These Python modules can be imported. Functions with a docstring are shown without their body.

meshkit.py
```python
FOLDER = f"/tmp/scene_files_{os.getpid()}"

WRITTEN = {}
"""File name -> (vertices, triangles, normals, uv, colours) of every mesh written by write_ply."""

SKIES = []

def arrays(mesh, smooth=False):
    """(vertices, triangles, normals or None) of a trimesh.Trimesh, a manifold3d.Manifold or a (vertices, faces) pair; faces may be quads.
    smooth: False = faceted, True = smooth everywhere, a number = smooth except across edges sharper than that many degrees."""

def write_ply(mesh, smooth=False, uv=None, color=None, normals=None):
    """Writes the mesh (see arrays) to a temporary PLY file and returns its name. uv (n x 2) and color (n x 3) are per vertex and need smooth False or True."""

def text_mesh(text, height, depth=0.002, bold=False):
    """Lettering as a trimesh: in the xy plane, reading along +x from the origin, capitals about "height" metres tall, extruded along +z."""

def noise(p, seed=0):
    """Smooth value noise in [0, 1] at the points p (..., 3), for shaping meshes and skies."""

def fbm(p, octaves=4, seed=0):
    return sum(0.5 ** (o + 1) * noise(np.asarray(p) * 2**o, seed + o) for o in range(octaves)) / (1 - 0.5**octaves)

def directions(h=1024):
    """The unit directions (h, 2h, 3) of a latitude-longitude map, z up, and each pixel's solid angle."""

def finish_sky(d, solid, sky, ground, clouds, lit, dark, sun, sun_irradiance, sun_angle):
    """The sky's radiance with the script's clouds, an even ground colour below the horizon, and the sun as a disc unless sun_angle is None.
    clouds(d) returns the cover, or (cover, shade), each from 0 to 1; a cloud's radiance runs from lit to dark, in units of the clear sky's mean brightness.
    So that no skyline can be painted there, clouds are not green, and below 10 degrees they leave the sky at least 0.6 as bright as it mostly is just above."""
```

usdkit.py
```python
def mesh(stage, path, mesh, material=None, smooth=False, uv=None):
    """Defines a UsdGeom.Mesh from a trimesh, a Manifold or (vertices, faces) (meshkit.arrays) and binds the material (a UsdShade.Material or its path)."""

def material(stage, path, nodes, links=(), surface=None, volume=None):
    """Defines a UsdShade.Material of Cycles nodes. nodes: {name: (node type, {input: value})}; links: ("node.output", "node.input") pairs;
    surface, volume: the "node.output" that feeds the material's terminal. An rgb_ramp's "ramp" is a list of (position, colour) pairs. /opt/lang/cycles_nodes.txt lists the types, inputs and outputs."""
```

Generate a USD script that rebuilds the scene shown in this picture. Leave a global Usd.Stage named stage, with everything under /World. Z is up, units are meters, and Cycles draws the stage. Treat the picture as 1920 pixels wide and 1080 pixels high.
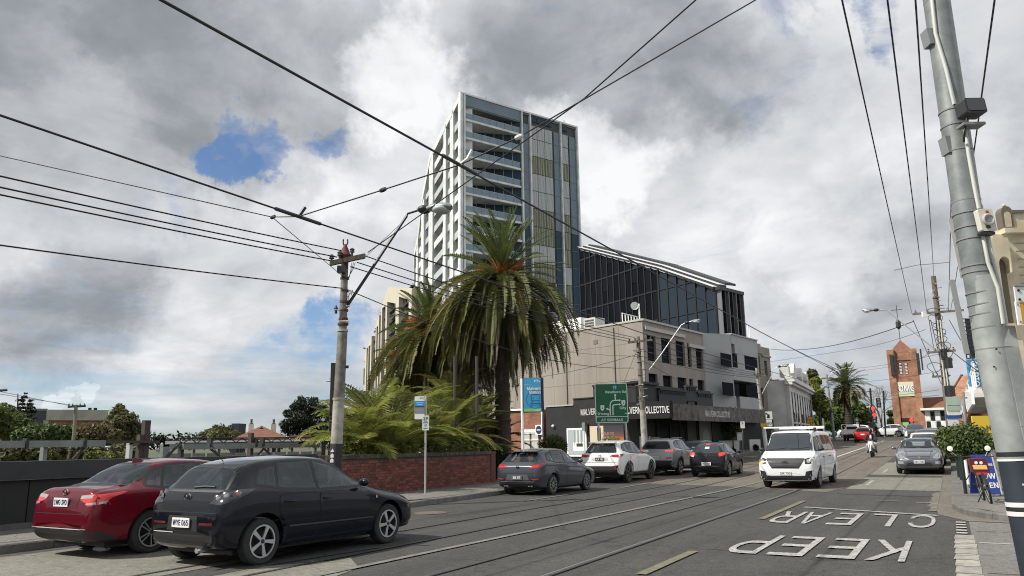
import math, numpy as np, trimesh, manifold3d, shapely, usdkit, meshkit
from shapely.geometry import Polygon, box as sbox
from scipy.interpolate import PchipInterpolator
from pxr import Usd, UsdGeom, UsdLux, UsdShade, Gf, Sdf
stage = Usd.Stage.CreateInMemory()
UsdGeom.Xform.Define(stage, '/World'); UsdGeom.Scope.Define(stage, '/World/Looks')
PI = math.pi
# ---------------------------------------------------------------- camera (street runs along +Y, x to the right, metres)
FPX, PITCH, ROLL, YAW, EYE = 1450.0, math.radians(11.4), 0.0139, math.radians(29.0), 1.62
_f = np.array([0, math.cos(PITCH), math.sin(PITCH)]); _u = np.array([0, -math.sin(PITCH), math.cos(PITCH)]); _r = np.array([1., 0, 0])
_c, _s = math.cos(ROLL), math.sin(ROLL)
_R0, _U0 = _c*_r - _s*_u, _s*_r + _c*_u
_Z = np.array([[math.cos(YAW), -math.sin(YAW), 0], [math.sin(YAW), math.cos(YAW), 0], [0, 0, 1]])
CR, CU, CF = _Z @ _R0, _Z @ _U0, _Z @ _f
CAM = np.array([0, 0, EYE])
cam = UsdGeom.Camera.Define(stage, '/World/camera')
cam.CreateHorizontalApertureAttr(36.0); cam.CreateVerticalApertureAttr(20.25); cam.CreateFocalLengthAttr(FPX/1920*36)
cam.CreateClippingRangeAttr((0.05, 20000.0))
cam.AddTransformOp().Set(Gf.Matrix4d(*[*CR, 0, *CU, 0, *(-CF), 0, *CAM, 1]))
cam.CreateExposureAttr(0.22)
# ---------------------------------------------------------------- light
SUN_AZ, SUN_EL = math.radians(-136.0), math.radians(46.0)          # azimuth from +Y, towards +X positive
SUN_I, SKY_S = 1.25, 0.100
sd = np.array([math.sin(SUN_AZ)*math.cos(SUN_EL), math.cos(SUN_AZ)*math.cos(SUN_EL), math.sin(SUN_EL)])
sun = UsdLux.DistantLight.Define(stage, '/World/sun')
sun.CreateIntensityAttr(SUN_I); sun.CreateAngleAttr(0.6); sun.CreateColorAttr(Gf.Vec3f(1.0, .95, .87)); sun.CreateNormalizeAttr(True)
_x = np.cross([0, 0, 1.0], sd); _x /= np.linalg.norm(_x); _y = np.cross(sd, _x)
sun.AddTransformOp().Set(Gf.Matrix4d(*[*_x, 0, *_y, 0, *sd, 0, 0, 0, 60, 1]))

def ray(u, v):
    d = CF*FPX + CR*(u-960) - CU*(v-540); return d/np.linalg.norm(d)
def atD(u, v, D):
    d = ray(u, v); return CAM + d*(D/math.hypot(d[0], d[1]))
def atX(u, v, x):
    d = ray(u, v); return CAM + d*(x/d[0])
def atY(u, v, y):
    d = ray(u, v); return CAM + d*(y/d[1])
def atZ(u, v, z):
    d = ray(u, v); return CAM + d*((z-EYE)/d[2])
def gz(y):
    y = np.clip(np.asarray(y, float), -1e9, 118.0); t = np.clip(y-24, 0, None)
    return np.where(t < 16, .022*t*t/32, .022*(t-8))

# sky: single scattering air with procedural clouds
def build_sky():
    N = {'tc': ('texture_coordinate', {}), 'sky': ('sky_texture', {'sky_type': 'single_scattering', 'sun_disc': False, 'sun_elevation': SUN_EL, 'sun_rotation': SUN_AZ, 'air_density': 1.0, 'aerosol_density': .6, 'ozone_density': 1.4}),
         'norm': ('vector_math', {'math_type': 'normalize'}), 'sep': ('separate_xyz', {}),
         'zc': ('math', {'math_type': 'maximum', 'value2': 0.0}), 'za': ('math', {'math_type': 'add', 'value2': 0.30}),
         'xd': ('math', {'math_type': 'divide'}), 'yd': ('math', {'math_type': 'divide'}), 'plane': ('combine_xyz', {'z': 3.7}),
         'nbig': ('noise_texture', {'scale': 1.5, 'detail': 9.0, 'roughness': .58, 'distortion': .35}),
         'ndet': ('noise_texture', {'scale': 4.2, 'detail': 10.0, 'roughness': .6, 'distortion': .5}),
         'ncov': ('noise_texture', {'scale': 3.4, 'detail': 12.0, 'roughness': .66, 'distortion': .9}),
         'nwarp': ('noise_texture', {'scale': 5.0, 'detail': 8.0, 'roughness': .62}),
         'wsub': ('vector_math', {'math_type': 'subtract', 'vector2': (.5, .5, .5)}), 'wsc': ('vector_math', {'math_type': 'scale', 'scale': 0.36}),
         'wadd': ('vector_math', {'math_type': 'add'}), 'wnrm': ('vector_math', {'math_type': 'normalize'})}
    Lk = [('tc.generated', 'norm.vector1'), ('norm.vector', 'sep.vector'), ('sep.z', 'zc.value1'), ('zc.value', 'za.value1'), ('sep.x', 'xd.value1'), ('za.value', 'xd.value2'), ('sep.y', 'yd.value1'), ('za.value', 'yd.value2'),
          ('xd.value', 'plane.x'), ('yd.value', 'plane.y'), ('plane.vector', 'nbig.vector'), ('plane.vector', 'ndet.vector'), ('plane.vector', 'ncov.vector'),
          ('norm.vector', 'nwarp.vector'), ('nwarp.color', 'wsub.vector1'), ('wsub.vector', 'wsc.vector1'), ('norm.vector', 'wadd.vector1'), ('wsc.vector', 'wadd.vector2'), ('wadd.vector', 'wnrm.vector1')]
    def blobs(tag, items, start, lk=Lk):
        last = start
        for i, (u, v, r, a) in enumerate(items):
            d = ray(u, v); c = math.cos(r/1500.0); n = f'{tag}{i}'
            N[n+'d'] = ('vector_math', {'math_type': 'dot_product', 'vector2': tuple(d)})
            N[n+'m'] = ('map_range', {'range_type': 'smoothstep', 'from_min': c, 'from_max': 1-(1-c)*.12, 'to_min': 0.0, 'to_max': a, 'clamp': True})
            N[n+'a'] = ('math', {'math_type': 'add'})
            lk += [('wnrm.vector', n+'d.vector1'), (n+'d.value', n+'m.value'), (n+'m.result', n+'a.value1'), (last, n+'a.value2')]
            last = n+'a.value'
        return last
    # brightness of the cloud: 0 dark base .. 1 sunlit
    N['b0'] = ('map_range', {'from_min': .28, 'from_max': .74, 'to_min': .36, 'to_max': .92, 'clamp': False}); Lk.append(('nbig.fac', 'b0.value'))
    N['b1'] = ('map_range', {'from_min': .3, 'from_max': .7, 'to_min': -.11, 'to_max': .11, 'clamp': False}); Lk.append(('ndet.fac', 'b1.value'))
    N['b2'] = ('math', {'math_type': 'add'}); Lk += [('b0.result', 'b2.value1'), ('b1.result', 'b2.value2')]
    br = blobs('s', SHADE, 'b2.value')
    N['bc'] = ('clamp', {'min': 0.0, 'max': 1.0}); Lk.append((br, 'bc.value'))
    N['ramp'] = ('rgb_ramp', {'ramp': [(0, (1.95, 2.08, 2.26)), (.25, (2.75, 2.95, 3.2)), (.55, (4.9, 5.1, 5.4)), (1, (8.2, 8.3, 8.4))]})
    Lk.append(('bc.result', 'ramp.fac'))
    N['c0'] = ('map_range', {'from_min': .32, 'from_max': .60, 'to_min': .62, 'to_max': 2.0, 'clamp': False}); Lk.append(('ncov.fac', 'c0.value'))
    cv = blobs('h', HOLES, 'c0.result')
    # thinner, streaky cover near the horizon
    N['str'] = ('mapping', {'scale': (2.2, 2.2, 26.0)}); N['nstr'] = ('noise_texture', {'scale': 2.0, 'detail': 6.0, 'roughness': .55})
    Lk += [('norm.vector', 'str.vector'), ('str.vector', 'nstr.vector')]
    N['low'] = ('map_range', {'range_type': 'smoothstep', 'from_min': .03, 'from_max': .19, 'to_min': 1.0, 'to_max': 0.0, 'clamp': True}); Lk.append(('sep.z', 'low.value'))
    N['sc'] = ('map_range', {'from_min': .36, 'from_max': .62, 'to_min': -.2, 'to_max': 1.0, 'clamp': True}); Lk.append(('nstr.fac', 'sc.value'))
    N['cmix'] = ('mix_float', {}); Lk += [('low.result', 'cmix.fac'), (cv, 'cmix.a'), ('sc.result', 'cmix.b')]
    N['cc'] = ('map_range', {'range_type': 'smoothstep', 'from_min': -.75, 'from_max': 1.15, 'to_min': .10, 'to_max': 1.0, 'clamp': True}); Lk.append(('cmix.result', 'cc.value'))
    N['blue'] = ('mix_color', {'blend_type': 'multiply', 'fac': 1.0, 'b': (.66, .84, 1.05), 'use_clamp': False}); Lk.append(('sky.color', 'blue.a'))
    N['mix'] = ('mix_color', {'blend_type': 'mix', 'use_clamp': True}); Lk += [('cc.result', 'mix.fac'), ('blue.result', 'mix.a'), ('ramp.color', 'mix.b')]
    N['bg'] = ('background_shader', {'strength': SKY_S}); Lk.append(('mix.result', 'bg.color'))
    m = usdkit.material(stage, '/World/Looks/sky_clouds', N, Lk, surface='bg.background')
    d = UsdLux.DomeLight.Define(stage, '/World/sky'); d.CreateIntensityAttr(1.0)
    UsdShade.MaterialBindingAPI.Apply(d.GetPrim()).Bind(m)
    p = d.GetPrim(); p.SetCustomDataByKey('kind', 'structure'); p.SetCustomDataByKey('label', 'cloudy daytime sky with grey clouds and a few blue gaps'); p.SetCustomDataByKey('category', 'sky')
SHADE = [(100, 60, 430, -.30), (480, 90, 330, -.26), (130, 570, 160, -.24), (1120, 40, 300, -.28), (1650, 640, 330, -.20), (1320, 110, 160, -.14),
         (760, 110, 150, .42), (745, 320, 190, .26), (1110, 340, 130, .36), (1430, 400, 260, .16), (1530, 490, 130, .18), (590, 330, 150, .22), (60, 230, 110, .12), (300, 640, 140, .16), (1700, 250, 170, .14), (690, 500, 140, .12), (135, 745, 26, .6)]
HOLES = [(492, 262, 76, -1.95), (604, 216, 62, -1.3), (425, 282, 50, -1.1), (1690, 45, 90, -1.0), (1480, 20, 80, -.7), (1590, 40, 80, -.65), (1350, 150, 60, -.6), (1450, 120, 60, -.5), (660, 660, 100, -1.3), (330, 365, 70, -.8), (210, 390, 60, -.6), (560, 690, 90, -.8)]
build_sky()
# ================================================================ helpers
LOC, COUNT, MATS = {}, {}, {}
def hexs(v): return tuple(float(x) for x in v)
def mat(name, col, rough=.6, metal=0.0, spec=.5, var=0.0, scale=3.0, col2=None, bump=0.0, bscale=40.0, coat=0.0, detail=4.0, space='position', trans=0.0, emit=0.0, stretch=None):
    """a principled material; var mixes towards col2 by noise, bump adds fine relief"""
    if name in MATS: return MATS[name]
    N = {'p': ('principled_bsdf', {'base_color': hexs(col), 'roughness': rough, 'metallic': metal, 'specular_ior_level': spec, 'coat_weight': coat, 'coat_roughness': .03, 'coat_ior': 1.32})}; L = []
    if emit: N['p'][1].update(emission_color=hexs(col), emission_strength=emit)
    if trans: N['p'][1].update(transmission_weight=trans)
    src = 'g.position' if space == 'position' else 't.object'
    if var or bump: N['g' if space == 'position' else 't'] = ('geometry' if space == 'position' else 'texture_coordinate', {})
    if (var or bump) and stretch:
        N['mp'] = ('mapping', {'scale': stretch}); L.append((src, 'mp.vector')); src = 'mp.vector'
    if var:
        c2 = col2 if col2 is not None else tuple(c*(1-.6*var) for c in col)
        N['n'] = ('noise_texture', {'scale': scale, 'detail': detail, 'roughness': .6})
        N['r'] = ('rgb_ramp', {'ramp': [(.5-.22/max(var, .3), hexs(col)), (.5+.22/max(var, .3), hexs(c2))]}) if False else ('map_range', {'from_min': .36, 'from_max': .64, 'to_min': 0, 'to_max': 1, 'clamp': True})
        N['mx'] = ('mix_color', {'blend_type': 'mix', 'a': hexs(col), 'b': hexs(c2)})
        L += [(src, 'n.vector'), ('n.fac', 'r.value'), ('r.result', 'mx.fac'), ('mx.result', 'p.base_color')]
    if bump:
        N['bn'] = ('noise_texture', {'scale': bscale, 'detail': 3.0}); N['b'] = ('bump', {'strength': bump, 'distance': .02})
        L += [(src, 'bn.vector'), ('bn.fac', 'b.height'), ('b.normal', 'p.normal')]
    MATS[name] = usdkit.material(stage, '/World/Looks/'+name, N, L, surface='p.BSDF'); return MATS[name]
def pane_mat(name, tint, ior=1.5, rough=.02, opac=.35, gcol=(.9, .95, 1)):
    """window glass: partly see-through, partly tinted body, mirrored by fresnel"""
    if name in MATS: return MATS[name]
    N = {'t': ('transparent_bsdf', {'color': (.75, .82, .85)}), 'd': ('diffuse_bsdf', {'color': hexs(tint)}), 'm1': ('mix_closure', {'fac': opac}),
         'g': ('glossy_bsdf', {'color': hexs(gcol), 'roughness': rough}), 'f': ('fresnel', {'IOR': ior}), 'ge': ('geometry', {}), 'iv': ('math', {'math_type': 'subtract', 'value1': 1.0}), 'fm': ('math', {'math_type': 'multiply'}), 'm2': ('mix_closure', {})}
    L = [('t.BSDF', 'm1.closure1'), ('d.BSDF', 'm1.closure2'), ('ge.backfacing', 'iv.value2'), ('f.fac', 'fm.value1'), ('iv.value', 'fm.value2'), ('fm.value', 'm2.fac'), ('m1.closure', 'm2.closure1'), ('g.BSDF', 'm2.closure2')]
    MATS[name] = usdkit.material(stage, '/World/Looks/'+name, N, L, surface='m2.closure'); return MATS[name]
def leaf_mat(name, col, col2=None, trans=.3, scale=1.2, rough=.55):
    if name in MATS: return MATS[name]
    c2 = col2 or tuple(c*.55 for c in col)
    N = {'g': ('geometry', {}), 'n': ('noise_texture', {'scale': scale, 'detail': 4.0}), 'r': ('map_range', {'from_min': .35, 'from_max': .65, 'clamp': True}), 'mx': ('mix_color', {'a': hexs(col), 'b': hexs(c2)}),
         'p': ('principled_bsdf', {'roughness': rough, 'specular_ior_level': .3}), 't': ('translucent_bsdf', {}), 'm': ('mix_closure', {'fac': trans})}
    L = [('g.position', 'n.vector'), ('n.fac', 'r.value'), ('r.result', 'mx.fac'), ('mx.result', 'p.base_color'), ('mx.result', 't.color'), ('p.BSDF', 'm.closure1'), ('t.BSDF', 'm.closure2')]
    MATS[name] = usdkit.material(stage, '/World/Looks/'+name, N, L, surface='m.closure'); return MATS[name]

def pathfor(name, parent):
    base = f'{parent}/{name}'; k = COUNT.get(base, 0); COUNT[base] = k+1
    return base if k == 0 else f'{base}_{k:03d}'
def setdata(p, label=None, cat=None, group=None, kind=None):
    for k, v in (('label', label), ('category', cat), ('group', group), ('kind', kind)):
        if v: p.SetCustomDataByKey(k, v)
def thing(name, label=None, cat=None, loc=(0, 0, 0), group=None, rotz=0.0, pitch=0.0, kind=None):
    path = pathfor(name, '/World'); x = UsdGeom.Xform.Define(stage, path)
    cz, sz, cp, sp = math.cos(rotz), math.sin(rotz), math.cos(pitch), math.sin(pitch)
    Rm = np.array([[cz, -sz, 0], [sz, cz, 0], [0, 0, 1]]) @ np.array([[cp, 0, -sp], [0, 1, 0], [sp, 0, cp]])
    x.AddTransformOp().Set(Gf.Matrix4d(*[*Rm[:, 0], 0, *Rm[:, 1], 0, *Rm[:, 2], 0, *map(float, loc), 1]))
    LOC[path] = (np.array(loc, float), Rm); setdata(x.GetPrim(), label, cat, group, kind); return path
def copy_of(src, name, label, cat, loc, group=None, rotz=0.0, pitch=0.0):
    p = thing(name, label, cat, loc, group, rotz, pitch); pr = stage.GetPrimAtPath(p)
    pr.GetReferences().AddInternalReference(src); pr.SetInstanceable(True); return p
class MB:
    def __init__(s): s.v, s.f, s.n = [], [], 0
    def add(s, v, f):
        v = np.asarray(v, float); f = np.asarray(f, int)
        if f.shape[1] == 4: f = np.vstack([f[:, [0, 1, 2]], f[:, [0, 2, 3]]])
        s.v.append(v); s.f.append(f+s.n); s.n += len(v); return s
    def mesh(s, m): return s.add(m.vertices, m.faces)
    def hexa(s, p):      # 8 corners: bottom ring then top ring
        return s.add(p, [[0, 3, 2, 1], [4, 5, 6, 7], [0, 1, 5, 4], [1, 2, 6, 5], [2, 3, 7, 6], [3, 0, 4, 7]])
    def bx(s, x0, x1, y0, y1, z0, z1):
        return s.hexa([(x0, y0, z0), (x1, y0, z0), (x1, y1, z0), (x0, y1, z0), (x0, y0, z1), (x1, y0, z1), (x1, y1, z1), (x0, y1, z1)])
    def tube(s, pts, r, n=8, cap=True):
        p = np.asarray(pts, float); r = np.broadcast_to(np.asarray(r, float), (len(p),)); k = len(p)
        t = np.gradient(p, axis=0); t /= np.linalg.norm(t, axis=1, keepdims=True)+1e-12
        ref = np.array([0, 0, 1.]) if abs(t.mean(0)[2]) < .9*np.linalg.norm(t.mean(0))+1e-9 else np.array([1., 0, 0])
        a = np.cross(t, ref); a /= np.linalg.norm(a, axis=1, keepdims=True)+1e-12; b = np.cross(t, a)
        g = np.arange(n)*2*PI/n
        v = p[:, None]+r[:, None, None]*(np.cos(g)[None, :, None]*a[:, None]+np.sin(g)[None, :, None]*b[:, None])
        i, j = np.meshgrid(np.arange(k-1), np.arange(n), indexing='ij')
        q = np.stack([i*n+j, i*n+(j+1) % n, (i+1)*n+(j+1) % n, (i+1)*n+j], -1).reshape(-1, 4)
        f = np.vstack([q[:, [0, 2, 1]], q[:, [0, 3, 2]]]); v = v.reshape(-1, 3)
        if cap:
            f = np.vstack([f, [[0, j, j+1] for j in range(1, n-1)], [[(k-1)*n, (k-1)*n+j+1, (k-1)*n+j] for j in range(1, n-1)]])
        return s.add(v, f)
    def prism(s, poly, thick, o, u, w, n=None):      # a 2-D polygon (shapely or points) extruded by thick along n, placed at o + x*u + y*w
        P = poly if hasattr(poly, 'exterior') or hasattr(poly, 'geoms') else Polygon(poly)
        u, w = np.asarray(u, float), np.asarray(w, float); n = np.cross(u, w) if n is None else np.asarray(n, float)
        for g in getattr(P, 'geoms', [P]):
            if g.is_empty: continue
            m = trimesh.creation.extrude_polygon(g, abs(thick), engine='earcut'); v = m.vertices
            zz = v[:, 2:3]*(1 if thick >= 0 else -1)
            s.add(np.asarray(o)+v[:, :1]*u+v[:, 1:2]*w+zz*n, m.faces if (np.dot(np.cross(u, w), n) > 0) == (thick >= 0) else m.faces[:, ::-1])
        return s
    def lathe(s, prof, o=(0, 0, 0), n=20, axis=(0, 0, 1)):   # prof: (r, h)
        ax = np.asarray(axis, float); ax /= np.linalg.norm(ax); a = np.cross(ax, [1, 0, 0] if abs(ax[0]) < .8 else [0, 1, 0]); a /= np.linalg.norm(a); b = np.cross(ax, a)
        P = np.asarray(prof, float); g = np.arange(n)*2*PI/n; k = len(P)
        v = np.asarray(o)+P[:, None, :1]*(np.cos(g)[None, :, None]*a+np.sin(g)[None, :, None]*b)+P[:, None, 1:2]*ax
        i, j = np.meshgrid(np.arange(k-1), np.arange(n), indexing='ij')
        q = np.stack([i*n+j, i*n+(j+1) % n, (i+1)*n+(j+1) % n, (i+1)*n+j], -1).reshape(-1, 4)
        return s.add(v.reshape(-1, 3), q)
    def ball(s, c, r, sub=2):
        m = trimesh.creation.icosphere(subdivisions=sub); return s.add(m.vertices*np.asarray(r)+np.asarray(c), m.faces)
    def get(s): return np.vstack(s.v), np.vstack(s.f)
def obj(name, m, material, parent=None, smooth=False, label=None, cat=None, group=None, kind=None, local=False):
    """one Mesh prim; world coordinates unless local; parent is a thing or a part"""
    v, f = m.get() if isinstance(m, MB) else (np.asarray(m.vertices), np.asarray(m.faces)) if hasattr(m, 'vertices') else m
    if parent and not local:
        root = '/'.join(parent.split('/')[:3])
        if root in LOC: o, Rm = LOC[root]; v = (np.asarray(v)-o) @ Rm
    path = pathfor(name, parent or '/World')
    q = usdkit.mesh(stage, path, (v, f), material, smooth); setdata(q.GetPrim(), label, cat, group, kind); return path
class Fr:
    """a facade: s along it, z up, d outwards; z of points is absolute"""
    def __init__(self, p0, d, right=True):
        self.p = np.array([p0[0], p0[1], 0.0]); d = np.array([d[0], d[1], 0.0]); self.s = d/np.linalg.norm(d)
        self.n = np.array([self.s[1], -self.s[0], 0])*(1 if right else -1); self.z = np.array([0, 0, 1.0])
    def pt(self, s, z, d=0.0): return self.p+self.s*s+self.z*z+self.n*d
    def box(self, mb, s0, s1, z0, z1, d0, d1):
        P = self.pt
        return mb.hexa([P(s0, z0, d0), P(s1, z0, d0), P(s1, z0, d1), P(s0, z0, d1), P(s0, z1, d0), P(s1, z1, d0), P(s1, z1, d1), P(s0, z1, d1)])
    def b(self, s0, s1, z0, z1, d0, d1): return self.box(MB(), s0, s1, z0, z1, d0, d1)
    def poly(self, mb, pts, d0, d1): return mb.prism(pts, d1-d0, self.pt(0, 0, d0), self.s, self.z, self.n)
    def px(self, u, v, d=0.0):
        r = ray(u, v); t = ((self.p+self.n*d-CAM) @ self.n)/(r @ self.n); q = CAM+r*t-self.p; return float(q @ self.s), float(q[2])
def text_obj(txt, height, o, u, w, material, parent, name='lettering', depth=.004, bold=True, align='l', squeeze=1.0, label=None):
    m = meshkit.text_mesh(txt, height, depth, bold); v = np.array(m.vertices)
    v[:, 0] *= squeeze
    if align == 'c': v[:, 0] -= (v[:, 0].min()+v[:, 0].max())/2
    if align == 'r': v[:, 0] -= v[:, 0].max()
    u, w = np.asarray(u, float), np.asarray(w, float); n = np.cross(u, w)
    return obj(name, (np.asarray(o)+v[:, :1]*u+v[:, 1:2]*w+v[:, 2:3]*n, m.faces), material, parent, label=label)
def arrow_poly(pts, w, head=0):
    from shapely.geometry import LineString
    P = LineString(pts).buffer(w/2, cap_style=2, join_style=1)
    if head:
        a, b = np.array(pts[-2], float), np.array(pts[-1], float); t = (b-a)/np.linalg.norm(b-a); q = np.array([-t[1], t[0]])
        P = P.union(Polygon([b-t*.01+q*head, b-t*.01-q*head, b+t*head*1.5]))
    return P
rng = np.random.default_rng(7)
# ================================================================ the setting
def strip_road(name, x0, x1, y0, y1, dz, m, parent=None, step=2.0, nx=1, **kw):
    ys = np.linspace(y0, y1, max(2, int((y1-y0)/step)+1)); xs = np.linspace(x0, x1, nx+1)
    Y, X = np.meshgrid(ys, xs, indexing='ij'); v = np.stack([X, Y, gz(Y)+dz], -1).reshape(-1, 3); k = nx+1
    i, j = np.meshgrid(np.arange(len(ys)-1), np.arange(nx), indexing='ij'); a = (i*k+j).ravel()
    return obj(name, (v, np.stack([a, a+1, a+k+1, a+k], -1)), m, parent, **kw)
def poly_flat(mb, P, dz, thick=.0):
    P = P if hasattr(P, 'exterior') else Polygon(P)
    v, f = trimesh.creation.triangulate_polygon(P, engine='earcut'); v = np.asarray(v)
    v, f = trimesh.remesh.subdivide_to_size(np.column_stack([v, 0*v[:, 0]]), f, 4.0) if np.ptp(v[:, 1]) > 8 else (np.column_stack([v, 0*v[:, 0]]), f)
    v = np.array(v); v[:, 2] = gz(v[:, 1])+dz
    n = np.cross(v[f[0][1]]-v[f[0][0]], v[f[0][2]]-v[f[0][0]]); f = np.asarray(f)
    return mb.add(v, f if n[2] > 0 else f[:, ::-1])
# terrain: one sheet to the horizon, with the railway cutting left of the bridge
def terrain():
    xs = np.concatenate([-np.geomspace(6000, 130, 14), np.linspace(-120, 60, 46), np.geomspace(70, 6000, 14)])
    ys = np.concatenate([-np.geomspace(6000, 60, 10), np.linspace(-50, 160, 53), np.geomspace(175, 6000, 14)])
    X, Y = np.meshgrid(xs, ys); k = np.clip((X+60)/35, 0, 1); k = k*k*(3-2*k)
    z = gz(Y)*k-.06
    c = np.clip((-17.5-X)/3, 0, 1)*np.clip((19-Y+(-17-X)*.55)/3, 0, 1)*np.clip((X+140)/60, 0, 1)
    z = z-4.6*c
    nx = len(xs); i, j = np.meshgrid(np.arange(len(ys)-1), np.arange(nx-1), indexing='ij'); a = (i*nx+j).ravel()
    m = mat('dry_ground', (.10, .10, .07), .95, var=.5, scale=.15, col2=(.05, .065, .03))
    obj('ground', (np.stack([X, Y, z], -1).reshape(-1, 3), np.stack([a, a+1, a+nx+1, a+nx], -1)), m, smooth=True, kind='structure', label='open ground and railway land beyond the street')
terrain()
def asphalt_mat(name, c1, c2, grain=.5):
    N = {'g': ('geometry', {}), 'big': ('noise_texture', {'scale': .35, 'detail': 5.0, 'roughness': .6}), 'mp': ('mapping', {'scale': (1.6, .12, 1.0)}), 'streak': ('noise_texture', {'scale': 1.3, 'detail': 4.0}),
         'fine': ('noise_texture', {'scale': 34.0, 'detail': 2.0}), 'vor': ('voronoi_texture', {'scale': 75.0}), 'add': ('math', {'math_type': 'add'}), 'mul': ('math', {'math_type': 'multiply', 'value2': .5}),
         'r': ('rgb_ramp', {'ramp': [(.34, c1), (.66, c2)]}), 'fr': ('map_range', {'from_min': .25, 'from_max': .75, 'to_min': 1-grain, 'to_max': 1+grain}), 'fm': ('mix_color', {'blend_type': 'multiply', 'fac': 1.0, 'use_clamp': False}), 'mid': ('noise_texture', {'scale': 8.0, 'detail': 5.0, 'roughness': .7}), 'mr': ('map_range', {'from_min': .3, 'from_max': .7, 'to_min': .74, 'to_max': 1.26}), 'mm': ('math', {'math_type': 'multiply'}),
         'bmp': ('bump', {'strength': .5, 'distance': .012}), 'ck': ('voronoi_texture', {'feature': 'distance_to_edge', 'scale': .55}), 'wv': ('noise_texture', {'scale': 1.4, 'detail': 4.0}), 'wvs': ('vector_math', {'math_type': 'scale', 'scale': 1.1}), 'wva': ('vector_math', {'math_type': 'add'}),
         'ckr': ('map_range', {'from_min': .0, 'from_max': .012, 'to_min': .55, 'to_max': 1.0, 'clamp': True}), 'ckm': ('mix_color', {'blend_type': 'multiply', 'fac': .8}),
         'p': ('principled_bsdf', {'roughness': .82, 'specular_ior_level': .35})}
    L = [('g.position', 'big.vector'), ('g.position', 'mp.vector'), ('mp.vector', 'streak.vector'), ('g.position', 'fine.vector'), ('g.position', 'vor.vector'), ('big.fac', 'add.value1'), ('streak.fac', 'add.value2'), ('add.value', 'mul.value1'), ('mul.value', 'r.fac'),
         ('fine.fac', 'fr.value'), ('r.color', 'fm.a'), ('g.position', 'mid.vector'), ('mid.fac', 'mr.value'), ('fr.result', 'mm.value1'), ('mr.result', 'mm.value2'), ('mm.value', 'fm.b'), ('vor.distance', 'bmp.height'), ('bmp.normal', 'p.normal'),
         ('g.position', 'wv.vector'), ('wv.color', 'wvs.vector1'), ('g.position', 'wva.vector1'), ('wvs.vector', 'wva.vector2'), ('wva.vector', 'ck.vector'), ('ck.distance', 'ckr.value'), ('fm.result', 'ckm.a'), ('ckr.result', 'ckm.b'), ('ckm.result', 'p.base_color')]
    MATS[name] = usdkit.material(stage, '/World/Looks/'+name, N, L, surface='p.BSDF'); return MATS[name]
ASPH = asphalt_mat('asphalt', (.040, .040, .0375), (.068, .067, .061)); ASPH2 = asphalt_mat('asphalt_dark', (.045, .045, .044), (.066, .066, .062), .4)
CONC = asphalt_mat('road_concrete', (.15, .145, .12), (.205, .20, .168), .22); TRAMC = asphalt_mat('tram_concrete', (.105, .092, .076), (.15, .133, .11), .25)
PATH = asphalt_mat('footpath_concrete', (.13, .125, .115), (.18, .175, .16), .25); BLUEST = mat('bluestone_kerb', (.15, .145, .135), .8, var=.6, scale=4, bump=.4, bscale=30)
PAINT = mat('road_paint', (.45, .45, .42), .75, var=.9, scale=22, col2=(.16, .16, .152), detail=9); YPAINT = mat('worn_yellow_paint', (.17, .155, .09), .8, var=.9, scale=7, col2=(.11, .105, .08)); FPAINT = mat('faded_line_paint', (.19, .185, .165), .8, var=.9, scale=5, col2=(.11, .11, .10))
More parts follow.
